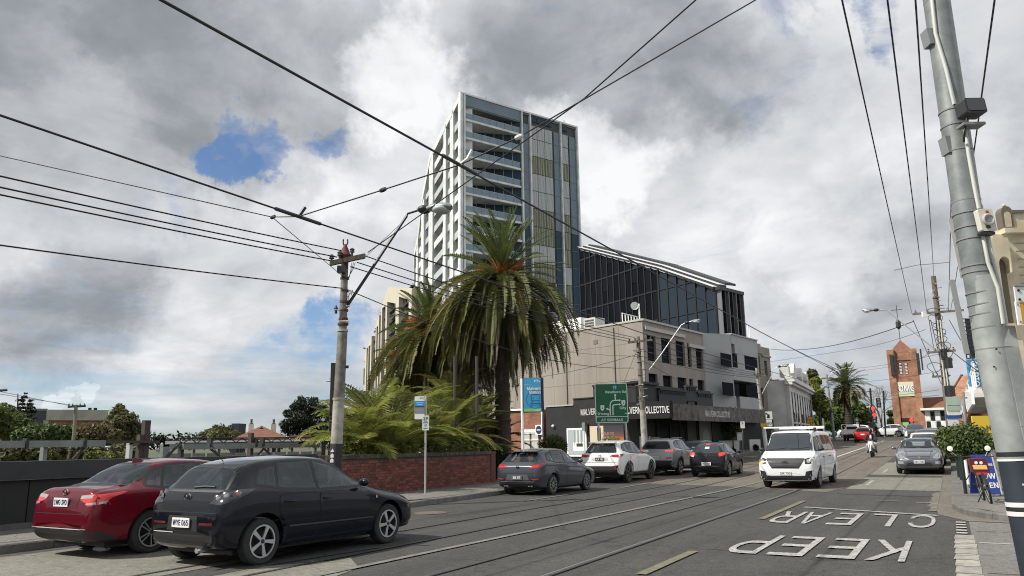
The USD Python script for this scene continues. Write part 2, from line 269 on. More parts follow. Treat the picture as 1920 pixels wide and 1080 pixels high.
STEEL = mat('rail_steel', (.085, .083, .08), .5, metal=.3, var=.5, scale=6); DARK = mat('rail_slot', (.012, .012, .012), .9)
road = strip_road('road', -13.6, .4, -30, 118, 0.0, ASPH, nx=2, kind='structure', label='grey asphalt carriageway with tram rails')
SET = dict(kind='structure')
strip_road('cross_road', -60, 60, 101, 117, .004, ASPH2, label='dark cross road at the far junction', **SET)
# concrete areas
def patch(name, P, dz, m, **kw): return obj(name, poly_flat(MB(), P, dz), m, kind='structure', **kw)
patch('tram_road_concrete', [(-12.9, 30.4), (-10, 29.6), (-6.6, 28.6), (-3.6, 26.6), (-3.25, 30), (-3.25, 96), (-12.9, 96)], .004, TRAMC, label='brownish concrete road slab around the tram tracks')
k = 0
for a, b in ((27.9, 35.3), (36.6, 47.5)):
    patch('road_slab', [(-3.22, a+.5), (-.47, a), (-.47, b), (-3.22, b)], .008, CONC, label=('pale concrete road slab in front of the grey sedan', 'pale concrete road slab under the parked cars')[k]); k += 1
patch('asphalt_strip', [(-3.22, 35.3), (-.47, 35.3), (-.47, 36.6), (-3.22, 36.6)], .008, ASPH2, label='dark asphalt strip between the two pale slabs')
patch('asphalt_strip', [(-3.22, 47.5), (-.47, 47.5), (-.47, 96), (-3.22, 96)], .008, ASPH2, label='dark asphalt kerb lane beside the far parked cars')
patch('asphalt_strip', [(-3.24, 25.9), (-.47, 25.2), (-.47, 27.9), (-3.24, 28.4)], .008, ASPH2, label='dark asphalt strip crossing the near lane before the slab')
patch('near_concrete', [(-7.95, 9.3), (-8.0, 8.9), (-8.55, 8.1), (-8.62, -8), (-6.4, -8), (-6.6, 6.5), (-7.2, 8.6)], .006, CONC, label='broken edged concrete slab between the rails at the front')
patch('near_concrete', [(-9.15, 8.7), (-9.3, 9.6), (-13.0, 10.4), (-13.35, -8), (-9.2, -8)], .006, CONC, label='concrete lane slab under the red sedan')
patch('track_strip', [(-8.85, 10.6), (-8.95, -8), (-8.62, -8), (-8.5, 8.4), (-8.25, 10.4)], .010, ASPH2, label='dark strip of asphalt along the nearest far rail')
# rails
for x, lab in ((-4.58, 'tram rail closest to the camera'), (-5.94, 'second tram rail from the camera'), (-8.12, 'third tram rail, under the black hatchback'), (-9.47, 'fourth tram rail, beside the left lane')):
    r = strip_road('tram_rail', x-.028, x+.028, -12, 100, .012, STEEL, label=lab, **SET)
    strip_road('rail_groove', x+.029, x+.064, -12, 100, .0125, DARK, parent=r)
    if x > -5: strip_road('rail_lip', x-.055, x-.029, -12, 100, .0125, mat('worn_steel_edge', (.2, .2, .19), .5, metal=.3), parent=r)
# markings: children of the road
def line(x0, y0, x1, y1, w, m, name='marking', dz=.016):
    a, b = np.array([x0, y0]), np.array([x1, y1]); t = (b-a)/np.linalg.norm(b-a); q = np.array([-t[1], t[0]])*w/2
    obj(name, poly_flat(MB(), [a+q, b+q, b-q, a-q], dz), m, road)
line(-7.25, 7.5, -6.62, 32, .13, FPAINT, 'centre_line'); line(-6.62, 32.2, -6.55, 95, .17, mat('white_line_paint', (.5, .5, .46), .7, var=.8, scale=6, col2=(.33, .33, .30)), 'centre_line')
for y0, y1 in ((9.6, 11.9), (17.2, 22.6)): line(-3.55-.1*(y0 > 15), y0, -3.55-.1*(y0 > 15), y1, .14, YPAINT, 'lane_dash')
for y0 in (30.5, 38.5, 46.5, 54.5): line(-2.78, y0, -2.78, y0+2.6, .10, PAINT, 'parking_dash')
for y0, x in ((27.0, -10.6), (20.2, -10.9), (36, -10.5), (62, -10.4)): line(x, y0, x, y0+3.4, .10, FPAINT, 'parking_dash')
line(-3.32, 20.55, -.42, 19.2, .17, PAINT, 'stop_line'); line(-1.9, 23.3, -1.35, 23.25, .1, FPAINT, 'worn_mark'); line(-.95, 22.9, -.62, 22.85, .09, PAINT, 'worn_mark')
# letters KEEP CLEAR read by oncoming traffic: their right is -X, their up is -Y
def letters(word, px0, y_base, y_top, xw):
    for ch, x in zip(word, px0):
        m = meshkit.text_mesh(ch, 1.0, .001, False); v = np.array(m.vertices); lo, hi = v[:, :2].min(0), v[:, :2].max(0); q = (v[:, :2]-lo)/(hi-lo)
        top = v[:, 2] > .0005; f = m.faces[top[m.faces].all(1)]
        X = x-q[:, 0]*xw; Y = y_base+(y_top-y_base)*q[:, 1]
        obj('painted_letter', (np.column_stack([X, Y, gz(Y)+.016]), f), PAINT, road)
letters('KEEP', (-.72, -1.34, -2.02, -2.66), 14.35, 11.95, .50)
letters('CLEAR', (-.45, -1.18, -1.86, -2.50, -3.02), 19.2, 16.55, .46)
# kerbs and footpaths (kerb stones are parts of the footpath)
def kerbline(pts, h=.14, w=.28, m=BLUEST, parent=None, gap=.012, L=1.4):
    pts = np.array(pts, float)
    for a, b in zip(pts[:-1], pts[1:]):
        n = max(1, int(round(np.linalg.norm(b-a)/L))); t = (b-a)/np.linalg.norm(b-a); q = np.array([t[1], -t[0]])
        for i in range(n):
            p0, p1 = a+(b-a)*i/n+t*gap, a+(b-a)*(i+1)/n
            if p0[1] < -3 or p0[1] > 70: continue
            c = [p0, p1, p1+q*w, p0+q*w]; z0 = [float(gz(p[1])) for p in c]
            dz = rng.uniform(-.006, .006)
            top = [(*p, z+h+dz) for p, z in zip(c, z0)]; s = .02
            # small chamfer on the road edge
            mid = [(*p, z+h-s+dz) for p, z in zip(c, z0)]; top[0] = (*(np.array(c[0])+q*s), top[0][2]); top[1] = (*(np.array(c[1])+q*s), top[1][2])
            bot = [(*p, z-.05) for p, z in zip(c, z0)]
            mb = MB(); mb.add(bot+mid+top, [[0, 3, 2, 1], [0, 1, 5, 4], [1, 2, 6, 5], [2, 3, 7, 6], [3, 0, 4, 7], [4, 5, 9, 8], [5, 6, 10, 9], [6, 7, 11, 10], [7, 4, 8, 11], [8, 9, 10, 11]])
            v, f = mb.get(); vol = trimesh.Trimesh(v, f, process=False).volume
            obj('kerb_stone', (v, f if vol > 0 else f[:, ::-1]), m, parent)
fl = obj('left_footpath', poly_flat(MB(), [(-13.15, 17.5), (-13.35, 23.3), (-13.15, 30), (-13.15, 100), (-17.3, 100), (-16.2, 27), (-15.9, -12), (-14.0, -12), (-13.85, 8)], .14), PATH, kind='structure', label='concrete footpath on the left side of the street')
kerbline([(-13.1, 100), (-13.0, 30), (-13.1, 23.3), (-12.75, 17.0), (-13.5, 8.2), (-13.75, -12)], parent=fl)
fr = obj('right_footpath', poly_flat(MB(), [(.1, 100), (.1, 21.5), (.22, 20.1), (.7, 19.0), (1.5, 18.3), (9, 17.6), (9, 100)], .13), PATH, kind='structure', label='grey paved footpath on the right with a curved kerb')
cor = [(9, 17.3), (1.45, 18.02), (1.0, 18.25), (.55, 18.72), (.2, 19.3), (.0, 20.0), (-.16, 21.4), (-.16, 100)]
kerbline(cor, .13, .26, parent=fr)
# slab joints of the right footpath: thin dark lines between slabs
for y in np.arange(22.0, 52, 2.2): obj('joint', poly_flat(MB(), [(.1, y), (9, y), (9, y+.03), (.1, y+.03)], .134), DARK, fr)
for x in (1.55,): obj('joint', poly_flat(MB(), [(x, 19.3), (x+.02, 19.3), (x+.02, 52), (x, 52)], .135), DARK, fr)
tac = fr
for i in range(5): obj('tactile_strip', poly_flat(MB(), [(1.02+i*.14, 18.75-.03*i), (1.09+i*.14, 18.74-.03*i), (1.09+i*.14, 19.5-.03*i), (1.02+i*.14, 19.51-.03*i)], .138), mat('cream_tactile', (.55, .48, .34), .7), fr)
# gutter on the right, side street apron at the corner
gut = patch('gutter', [(-.16, 100), (-.16, 21.4), (0, 20), (.2, 19.3), (.55, 18.72), (1.0, 18.2), (1.5, 17.9), (.1, 18.25), (-.42, 19.6), (-.5, 21.5), (-.47, 100)], .006, asphalt_mat('gutter_stone', (.12, .105, .085), (.17, .155, .13), .3), label='worn bluestone gutter along the right kerb')
for i in range(16):
    y = 20.4+i*.42; w = rng.uniform(.10, .2); obj('gutter_stone', poly_flat(MB(), [(-.50-w, y), (-.47, y), (-.47, y+.36), (-.52-w*.8, y+.34)], .012), mat('gutter_pitcher', (.2, .185, .155), .85, var=.6, scale=9), gut)
ap = patch('side_street_apron', [(.12, 18.15), (.12, -6), (9, -6), (9, 17.3), (1.5, 17.85)], .005, PATH, label='concrete mouth of the side street at the right')
for i in range(26):
    y = -.5+i*.62; w = rng.uniform(.0, .02)
    obj('edge_stone', poly_flat(MB(), [(-.13-w, y), (.15, y), (.15+w, y+.585), (-.12, y+.585)], .012), mat('pale_edge_stone%d' % (i % 3), [(.33, .315, .27), (.29, .275, .24), (.36, .345, .30)][i % 3], .85, var=.7, scale=7, col2=(.2, .19, .165)), ap)
for y in (16.25, 16.75, 17.25, 17.75, 15.8): obj('white_dash', poly_flat(MB(), [(-.10, y), (.06, y), (.07, y+.17), (-.10, y+.19)], .016), mat('white_dash', (.5, .49, .45), .8, var=.6, scale=9), ap)
obj('joint', poly_flat(MB(), [(.2, 14.55), (6, 14.3), (6, 14.42), (.2, 14.62)], .010), mat('pale_joint', (.4, .39, .35), .8), ap)
for y in (16.3, 11.4): obj('joint', poly_flat(MB(), [(.2, y), (6, y), (6, y+.025), (.2, y+.025)], .010), DARK, ap)
obj('utility_cover', poly_flat(MB(), [(.75, 16.0), (1.3, 15.95), (1.3, 16.35), (.75, 16.4)], .011), mat('cover_lid', (.11, .105, .095), .8), ap)
mh = MB().lathe([(0, .0), (.0, .018), (.40, .018), (.40, 0)], (-11.2, 16.0, 0), 28)
obj('manhole_cover', mh, mat('manhole_iron', (.13, .12, .1), .7, var=.5, scale=12), road)
# ================================================================ buildings
WHITE = mat('white_render', (.70, .71, .71), .7, var=.3, scale=.6, col2=(.50, .51, .50)); GREYP = mat('grey_panel', (.46, .48, .48), .6, var=.2, scale=.5); SOFF = mat('soffit_grey', (.20, .215, .215), .8)
GLB = pane_mat('blue_grey_glass', (.045, .07, .095), 2.6, .02, .93, (.75, .85, .95)); GLD = pane_mat('dark_glass', (.012, .014, .017), 1.28, .02, .95, (.7, .75, .8)); BAL = pane_mat('balustrade_glass', (.20, .25, .29), 2.2, .02, .6)
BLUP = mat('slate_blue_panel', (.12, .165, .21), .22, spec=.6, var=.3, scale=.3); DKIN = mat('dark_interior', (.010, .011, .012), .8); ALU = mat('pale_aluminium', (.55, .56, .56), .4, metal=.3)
LOUV = mat('louvre_grey', (.44, .46, .465), .5); LOUG = mat('louvre_lime', (.24, .255, .13), .5); LOUB = mat('louvre_back', (.20, .22, .27), .5)
def plan_prism(name, pts, z0, z1, m, parent, **kw):
    mb = MB().prism([tuple(p[:2]) for p in pts], z1-z0, (0, 0, z0), (1, 0, 0), (0, 1, 0)); return obj(name, mb, m, parent, **kw)
def tower():
    D = 130.0; C0 = atD(867, 174, D); Zt = C0[2]; E1 = atZ(1081, 238, Zt); E2 = atZ(809, 287, Zt)
    T = thing('apartment_tower', 'tall white and blue glass apartment tower with wedge shaped balconies', 'building', (C0[0], C0[1], 0))
    A = Fr(C0, E1-C0, True); B = Fr(C0, E2-C0, False); LA = float((E1-C0) @ A.s)
    z1 = atD(870, 228*.2778+160, D)[2]; z2 = atD(870, 855*.2778+160, D)[2]; h = (z1-z2)/5.0; zt0 = z1+.25
    zk = [zt0-k*h for k in range(19)]; zk = [z for z in zk if z > 9]
    sR = A.px(977, 290)[0]; G = B.pt(5.2, 0, -.3); Rp = A.pt(sR, 0, 0)
    LB = 46.0
    plan_prism('core', [Rp+A.n*-.15, A.pt(LA-.2, 0, -.15), A.pt(LA-.2, 0, -20), B.pt(LB, 0, -18), B.pt(LB, 0, -2.0), B.pt(5.3, 0, -2.0)], 0, Zt-.35, DKIN, T) if False else None
    # body prisms: right part, left part following the sloping outline
    plan_prism('core', [Rp-A.n*.2, A.pt(LA-.25, 0, -.2), A.pt(LA-.25, 0, -16), B.pt(26, 0, -2.1), B.pt(5.3, 0, -2.1)], 0, Zt-.35, mat('tower_core', (.05, .055, .06), .6), T)
    sl = [B.px(809, 287), B.px(793, 372), B.px(786, 440), B.px(779, 470)]
    def top(s):
        if s <= sl[0][0]: return Zt
        return float(np.interp(s, [q[0] for q in sl]+[sl[-1][0]+8], [q[1] for q in sl]+[sl[-1][1]-9]))
    send = sl[-1][0]
    P = [(5.3, 0), (send, 0), (send, top(send)-.5)]+[(q[0], q[1]-.5) for q in sl[::-1]]+[(5.3, Zt-.5)]
    obj('rear_body', B.poly(MB(), P, -14, -2.05), mat('tower_core', (.05,)*3), T)
    P2 = [(1.6, Zt-1.0), (1.6, Zt)]+[(q[0], q[1]) for q in sl]+[(send, top(send)-2.2)]+[(q[0]-.3, q[1]-1.6) for q in sl[::-1]]
    obj('sloping_parapet', B.poly(MB(), P2, -3, .35), WHITE, T); obj('corner_parapet', B.b(.6, 1.59, Zt-1.0, Zt, -.7, .35), WHITE, T)
    obj('roof_edge', A.b(-.3, LA+.15, Zt-.28, Zt+.05, -.8, .22), ALU, T)
    obj('roof_slab', MB().prism([tuple(q[:2]) for q in (A.pt(0, 0), A.pt(LA, 0), A.pt(LA, 0, -16), B.pt(26, 0, -6), B.pt(0, 0))], .3, (0, 0, Zt-.6), (1, 0, 0), (0, 1, 0)), SOFF, T)
    for s0, s1 in ((A.px(916, 190)[0], A.px(921, 190)[0]), (A.px(1063, 232)[0], A.px(1065, 232)[0])): obj('roof_antenna', A.b(s0, s0+.12, Zt, Zt+1.1, -1, -.9), SOFF, T)
    # corner pier and the fins
    obj('corner_pier', A.b(-.62, -.12, 0, Zt, -.3, .3), WHITE, T); obj('corner_pier', A.b(.12, .5, 0, Zt, -.3, .3), WHITE, T); obj('pier_shadow_gap', A.b(-.12, .12, 0, Zt-.3, -.3, .12), GREYP, T)
    sx = {u: A.px(u, 300)[0] for u in (977, 980, 993, 995.5, 1008, 1022, 1036.5, 1039, 1050, 1053, 1066, 1068, 1081)}
    for u, w in ((978.5, .34), (994.3, .3), (1051.6, .3), (1082, .35)):
        s = A.px(u, 300)[0]; obj('vertical_fin', A.b(s-w/2, s+w/2, 0, Zt-.3, -.2, .32), WHITE, T)
    # top fascia over the balconies
    obj('roof_fascia', A.b(.5, sR-.2, Zt-2.3, Zt-.3, -.4, .1), BLUP, T)
    obj('roof_soffit', MB().prism([tuple(q[:2]) for q in (A.pt(.3, 0), Rp, G)], .2, (0, 0, Zt-2.5), (1, 0, 0), (0, 1, 0)), SOFF, T)
    gd = (Rp-G)[:2]; gl = np.linalg.norm(gd); GF = Fr(G, gd, True)
    n = 7
    for i, z in enumerate(zk):
        obj('balcony_slab', MB().prism([tuple(q[:2]) for q in (A.pt(.3, 0, .12), A.pt(sR-.15, 0, .12), Rp-A.n*.2, G)], .38, (0, 0, z-.38), (1, 0, 0), (0, 1, 0)), WHITE, T)
        zt = (zk[i-1]-.4) if i else Zt-2.5
        obj('rail', A.b(.5, sR-.2, z+1.10, z+1.15, .0, .06), ALU, T)
        for k in range(n):
            a, b = .5+(sR-.75)*k/n, .5+(sR-.75)*(k+1)/n
            obj('balustrade_pane', A.b(a+.03, b-.03, z+.04, z+1.09, .02, .04), BAL, T)
            g0, g1 = gl*k/n, gl*(k+1)/n
            obj('glass_pane', GF.b(g0+.05, g1-.05, z+.02, zt-.02, -.10, -.04), GLB, T)
            if k: obj('mullion', GF.b(g0-.05, g0+.05, z+.02, zt-.02, -.12, .02), GREYP, T)
        # strips of blue glass and louvre panels on the right
        for a, b in ((980, 993), (1039, 1050), (1068, 1081)):
            obj('blue_pane', A.b(sx[a]+.05, sx[b]-.05, z-.30, zt+.06-.02, -.15, -.05), BLUP if i < 6 else GLB, T); obj('transom', A.b(sx[a]+.05, sx[b]-.05, z-.37, z-.31, -.15, .0), SOFF, T)
        opn = i >= 9
        pan = [(995.5, 1008), (1008, 1022), (1022, 1036.5), (1053, 1066)]
        for j, (a, b) in enumerate(pan):
            s0, s1 = sx[a]+.06, sx[b]-.06
            if opn and j in (1, 2):
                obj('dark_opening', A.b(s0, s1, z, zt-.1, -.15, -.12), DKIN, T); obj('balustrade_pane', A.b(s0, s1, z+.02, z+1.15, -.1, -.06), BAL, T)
                obj('post', A.b(s1, s1+.12, z-.3, zt, -.1, .1), WHITE, T); obj('slab_edge', A.b(s0, s1, z-.35, z, -.14, .0), GREYP, T)
                continue
            lime = i in (2, 5, 6, 8, 9, 11, 12, 13, 15) if j < 3 else i in (2, 5, 6, 7, 9, 11, 13, 14)
            zz0, zz1 = z-.28, zt+.03
            obj('louvre_backing', A.b(s0, s1, zz0, zz1, -.15, -.1), LOUB if lime else SOFF, T)
            mb, ml = MB(), MB(); m = 9 if j < 3 else 8
            for q in range(m):
                c = s0+(s1-s0)*(q+.5)/m; w = (s1-s0)/m*(.22 if lime else .36); A.box(ml if lime and (q+i) % 3 else mb, c-w, c+w, zz0+.02, zz1-.02, -.1, .02)
            obj('louvre', mb, LOUV, T)
            if lime: obj('louvre', ml, LOUG, T)
    if True:
        for a, b in ((995.5, 1008), (1008, 1022), (1022, 1036.5), (1053, 1066)): obj('top_pane', A.b(sx[a]+.08, sx[b]-.08, Zt-1.6, Zt-.35, -.1, .0), GLB, T)
    # left side: white piers, parapet balconies, windows
    vv = 352
    cols = [(853, 861.5, 'o'), (839.5, 846, 'w'), (815, 833.5, 'b'), (798.5, 806.5, 'w'), (787.5, 792.5, 'o'), (780.5, 784, 'w')]
    fins = [(861.5, 868), (846, 853), (833.5, 839), (806.5, 814.5), (792.5, 798), (784, 787.5), (778.8, 780.3)]
    for a, b in fins:
        s0, s1 = B.px(b, vv)[0], B.px(a, vv)[0]; s0 = max(s0, .75)
        mid = (s0*.62+s1*.38); zt = top(s1)-.4
        if s1-s0 > .25: obj('pier', B.b(s0, mid, 0, zt, -2.0, .35), WHITE, T); obj('pier', B.b(mid+.18, s1, 0, zt, -2.0, .28), WHITE, T); obj('pier_groove', B.b(mid, mid+.18, 0, zt-.2, -2.0, .1), GREYP, T)
    for a, b, ty in cols:
        s0, s1 = B.px(b, vv)[0]+.02, B.px(a, vv)[0]-.02
        for i, z in enumerate(zk):
            zt = (zk[i-1] if i else Zt)-.02
            if z+1.4 > top(s1): continue
            zt = min(zt, top(s1)-.5)
            if ty == 'b':
                obj('balcony_front', B.b(s0, s1, z-.35, z+1.0, -.25, .06), GREYP if i % 5 else WHITE, T)
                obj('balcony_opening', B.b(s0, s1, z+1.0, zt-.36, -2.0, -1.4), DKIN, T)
                obj('screen', B.b(s0, s0+(s1-s0)*.42, z+1.0, zt-.36, -.6, -.5), GREYP, T)
            elif ty == 'o':
                obj('balcony_front', B.b(s0, s1, z-.35, z+.95, -.25, .05), WHITE if i % 3 else GREYP, T)
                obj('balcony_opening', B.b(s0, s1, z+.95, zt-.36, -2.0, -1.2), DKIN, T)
            else:
                obj('spandrel', B.b(s0, s1, z-.35, z+.9, -.3, .0), GREYP, T); obj('window', B.b(s0+.1, s1-.1, z+.9, zt-.37, -.6, -.35), GLB, T)
                q = (s0+s1)/2; obj('window_mullion', B.b(q-.06, q+.06, z+.9, zt-.37, -.4, -.2), WHITE, T)
    return zk
tower()
def cream_block():
    D = 172.0; CREAM = mat('cream_concrete', (.56, .51, .40), .75, var=.3, scale=.8, col2=(.46, .42, .33), stretch=(6, 6, .6))
    a = atD(772, 540, D); Zt = a[2]; F = Fr(a, (-.72, .69), False)
    T = thing('finned_apartment_block', 'cream concrete block with tall dark window slots and a stepped slanting roofline', 'building', (a[0], a[1], 0))
    bronze = pane_mat('bronze_glass', (.030, .024, .022), 1.45, .05, .95); BR = mat('bronze_frame', (.03, .024, .022), .4)
    q = [F.px(u, v) for u, v in ((772, 540), (727, 538), (713, 585), (700, 622), (684, 662), (681, 700), (681, 757), (712, 742), (745, 724), (772, 712))]
    zb = min(p[1] for p in q)
    outline = Polygon([(0, Zt)]+q[1:7]+[(0, q[6][1])])
    slots = []
    for u0, u1, vt0, vt1, vb in ((748, 766.5, 556, 562, 713), (726, 742, 566, 563+6, 722), (716.5, 723, 578, 573, 728), (711, 714.5, 588, 584, 731), (706, 709, 614, 610, 734), (697, 704.5, 622, 614, 737), (691, 694.5, 650, 646, 745), (687.5, 690, 654, 651, 748), (682, 684.6, 680, 676, 752)):
        A_, B_ = F.px(u1, vt1), F.px(u0, vt0); C_, D_ = F.px(u0, vb), F.px(u1, vb-6*(u1-u0)/16)
        slots.append((A_[0], B_[0], A_[1], B_[1], C_[1], D_[1]))
    wall = outline
    for s0, s1, za, zb_, zc, zd in slots: wall = wall.difference(Polygon([(s0, za), (s1, zb_), (s1, zc), (s0, zd)]))
    obj('front_wall', F.poly(MB(), wall.buffer(0), -1.2, 0), CREAM, T)
    obj('body', F.poly(MB(), outline.buffer(-.25), -18, -1.25), BR, T)
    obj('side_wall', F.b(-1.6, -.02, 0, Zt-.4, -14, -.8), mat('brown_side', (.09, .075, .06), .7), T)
    obj('base_wall', F.b(0, q[6][0], -2, q[6][1], -18, -1.5), BR, T)
    for s0, s1, za, zb_, zc, zd in slots:
        zt, zl = max(za, zb_), min(zc, zd); n = int((zt-zl)/3.0); w = s1-s0; nc = 1 if w < 1 else (2 if w < 1.6 else 3)
        for k in range(n+1):
            z1 = zt-3.0*k; z0 = max(z1-3.0, zl)
            obj('floor_edge', F.b(s0, s1, z1-.25, z1, -1.2, -.85 if w < 1.2 else -.55), BR, T)
            for c in range(nc):
                x0, x1 = s0+w*c/nc, s0+w*(c+1)/nc
                obj('window_pane', F.b(x0+.06, x1-.06, z0+.03, z1-.3, -1.15, -1.05), bronze, T)
                if c: obj('mullion', F.b(x0-.05, x0+.05, z0, z1-.26, -1.16, -.95), BR, T)
            if w > 1.4 and k % 2: obj('balcony_front', F.b(s0, s0+w*.6, z1-3.0, z1-1.9, -1.0, -.2), BR, T)
cream_block()
def wedge_office():
    A_ = atD(1087, 465, 98); B_ = atD(1234, 503, 86); C_ = atD(1341, 540, 80); E_ = atD(1384, 544, 84)
    T = thing('dark_glass_office', 'black glass office block with a long roof sloping down to the right', 'building', (B_[0], B_[1], 0))
    FR = mat('black_frame', (.012, .013, .015), .4); ROOF = mat('white_roof_edge', (.62, .63, .64), .5); BLK = mat('black_metal', (.016, .017, .02), .45)
    G2 = pane_mat('sky_glass', (.030, .042, .058), 2.0, .02, .95, (.7, .8, .95)); G3 = pane_mat('deep_black_glass', (.008, .010, .012), 1.22, .03, .96, (.6, .65, .7))
    body = []
    tops = [A_, B_, C_, E_]; cen = np.array([(A_+E_)/2])[0]; back = ray(1092, 465)*[1, 1, 0]*24+np.array([3., 0, 0])
    def wall(F, L, z0, za, zb, n, mats, rows, wpan, fr_w):
        hh = rows
        for i in range(n):
            s0, s1 = L*i/n, L*(i+1)/n; zt = za+(zb-za)*(i+.5)/n; zmin = min(za+(zb-za)*i/n, za+(zb-za)*(i+1)/n)
            k = 0; z = z0
            while z < zmin-.6:
                zz = min(z+hh, zmin-.12); sp = (i*7+k*3) % 5
                if sp == 0 and zz-z > 2: obj('glass_pane', F.b(s0+.06, s1-.06, z+.05, z+hh*.45, 0, .06), mats[0], T); obj('glass_pane', F.b(s0+.06, s1-.06, z+hh*.45+.08, zz-.05, 0, .06), mats[1], T)
                else: obj('glass_pane', F.b(s0+.06, s1-.06, z+.05, zz-.05, 0, .06), mats[(i+k) % 2], T)
                z += hh; k += 1
            obj('mullion', F.b(s0-fr_w, s0+fr_w, z0, za+(zb-za)*i/n-.1, 0, .16), FR, T)
        for k in range(1, 8):
            z = z0+hh*k
            if z > max(za, zb)-1: break
            s1 = L if z < min(za, zb) else L*(za-z)/(za-zb)
            obj('floor_band', F.b(0, s1-.3, z-.12, z+.04, 0, .12), FR, T)
    zb0 = 5.0
    F1 = Fr(A_, B_-A_, True); L1 = float((B_-A_)[:2] @ F1.s[:2]); F2 = Fr(B_, C_-B_, True); L2 = float((C_-B_)[:2] @ F2.s[:2]); F3 = Fr(C_, E_-C_, True); L3 = float((E_-C_)[:2] @ F3.s[:2])
    wall(F1, L1, zb0, A_[2], B_[2], 13, (G3, GLD), 3.3, 0, .07); wall(F2, L2, zb0, B_[2], C_[2], 6, (G2, G2), 3.3, 0, .12)
    # solid body behind the glass, lofted to the sloping roof
    pts = [A_, B_, C_, E_, E_+back*.6, A_+back]; n = len(pts)
    bot = [(p[0], p[1], 0) for p in pts]; topz = [A_[2], B_[2], C_[2], E_[2], C_[2], A_[2]]; tp = [(p[0], p[1], z-.25) for p, z in zip(pts, topz)]
    inn = np.array(pts).mean(0); bot = [tuple(np.array(b)+(inn-np.array(b))*[.006, .006, 0]) for b in bot]; tp = [tuple(np.array(b)+(inn-np.array(b))*[.006, .006, 0]) for b in tp]
    f = [[i, (i+1) % n, n+(i+1) % n] for i in range(n)]+[[i, n+(i+1) % n, n+i] for i in range(n)]+[[n, n+i, n+i+1] for i in range(1, n-1)]
    obj('body', (np.array(bot+tp), np.array(f)), BLK, T)
    for F, L, a, b in ((F1, L1, A_[2], B_[2]), (F2, L2, B_[2], C_[2])):
        for dz0, dz1, d0, d1, m in ((-.15, .10, -.6, .30, BLK), (.10, .155, -.6, .34, ROOF), (.155, .42, -1.6, -.5, BLK), (.42, .465, -1.65, -.52, ROOF), (.465, .70, -3, -1.4, BLK)):
            mb = MB(); P = F.pt; mb.hexa([P(0, a+dz0, d0), P(L, b+dz0, d0), P(L, b+dz0, d1), P(0, a+dz0, d1), P(0, a+dz1, d0), P(L, b+dz1, d0), P(L, b+dz1, d1), P(0, a+dz1, d1)]); obj('roof_edge', mb, m, T)
    obj('end_wall', F3.b(0, L3, zb0, E_[2]-.3, -.3, 0), BLK, T); obj('end_cap', F3.b(-.1, L3+.1, C_[2]-.25, C_[2]+.1, -.4, .6), BLK, T)
    for i in range(7):
        s = .2+L3*i/6.3; obj('sun_fin', F3.b(s-.06, s+.06, zb0, C_[2]-.2, .0, .55), BLK if i % 2 else mat('grey_fin', (.15, .155, .165), .4), T)
    obj('end_window', F3.b(L3*.45, L3*.75, E_[2]-7.5, E_[2]-3.4, .0, .08), G2, T)
wedge_office()
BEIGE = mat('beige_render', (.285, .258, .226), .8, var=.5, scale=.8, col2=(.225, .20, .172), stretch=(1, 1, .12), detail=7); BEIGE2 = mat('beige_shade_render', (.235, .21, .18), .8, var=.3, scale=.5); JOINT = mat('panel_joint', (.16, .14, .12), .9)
SH = {}
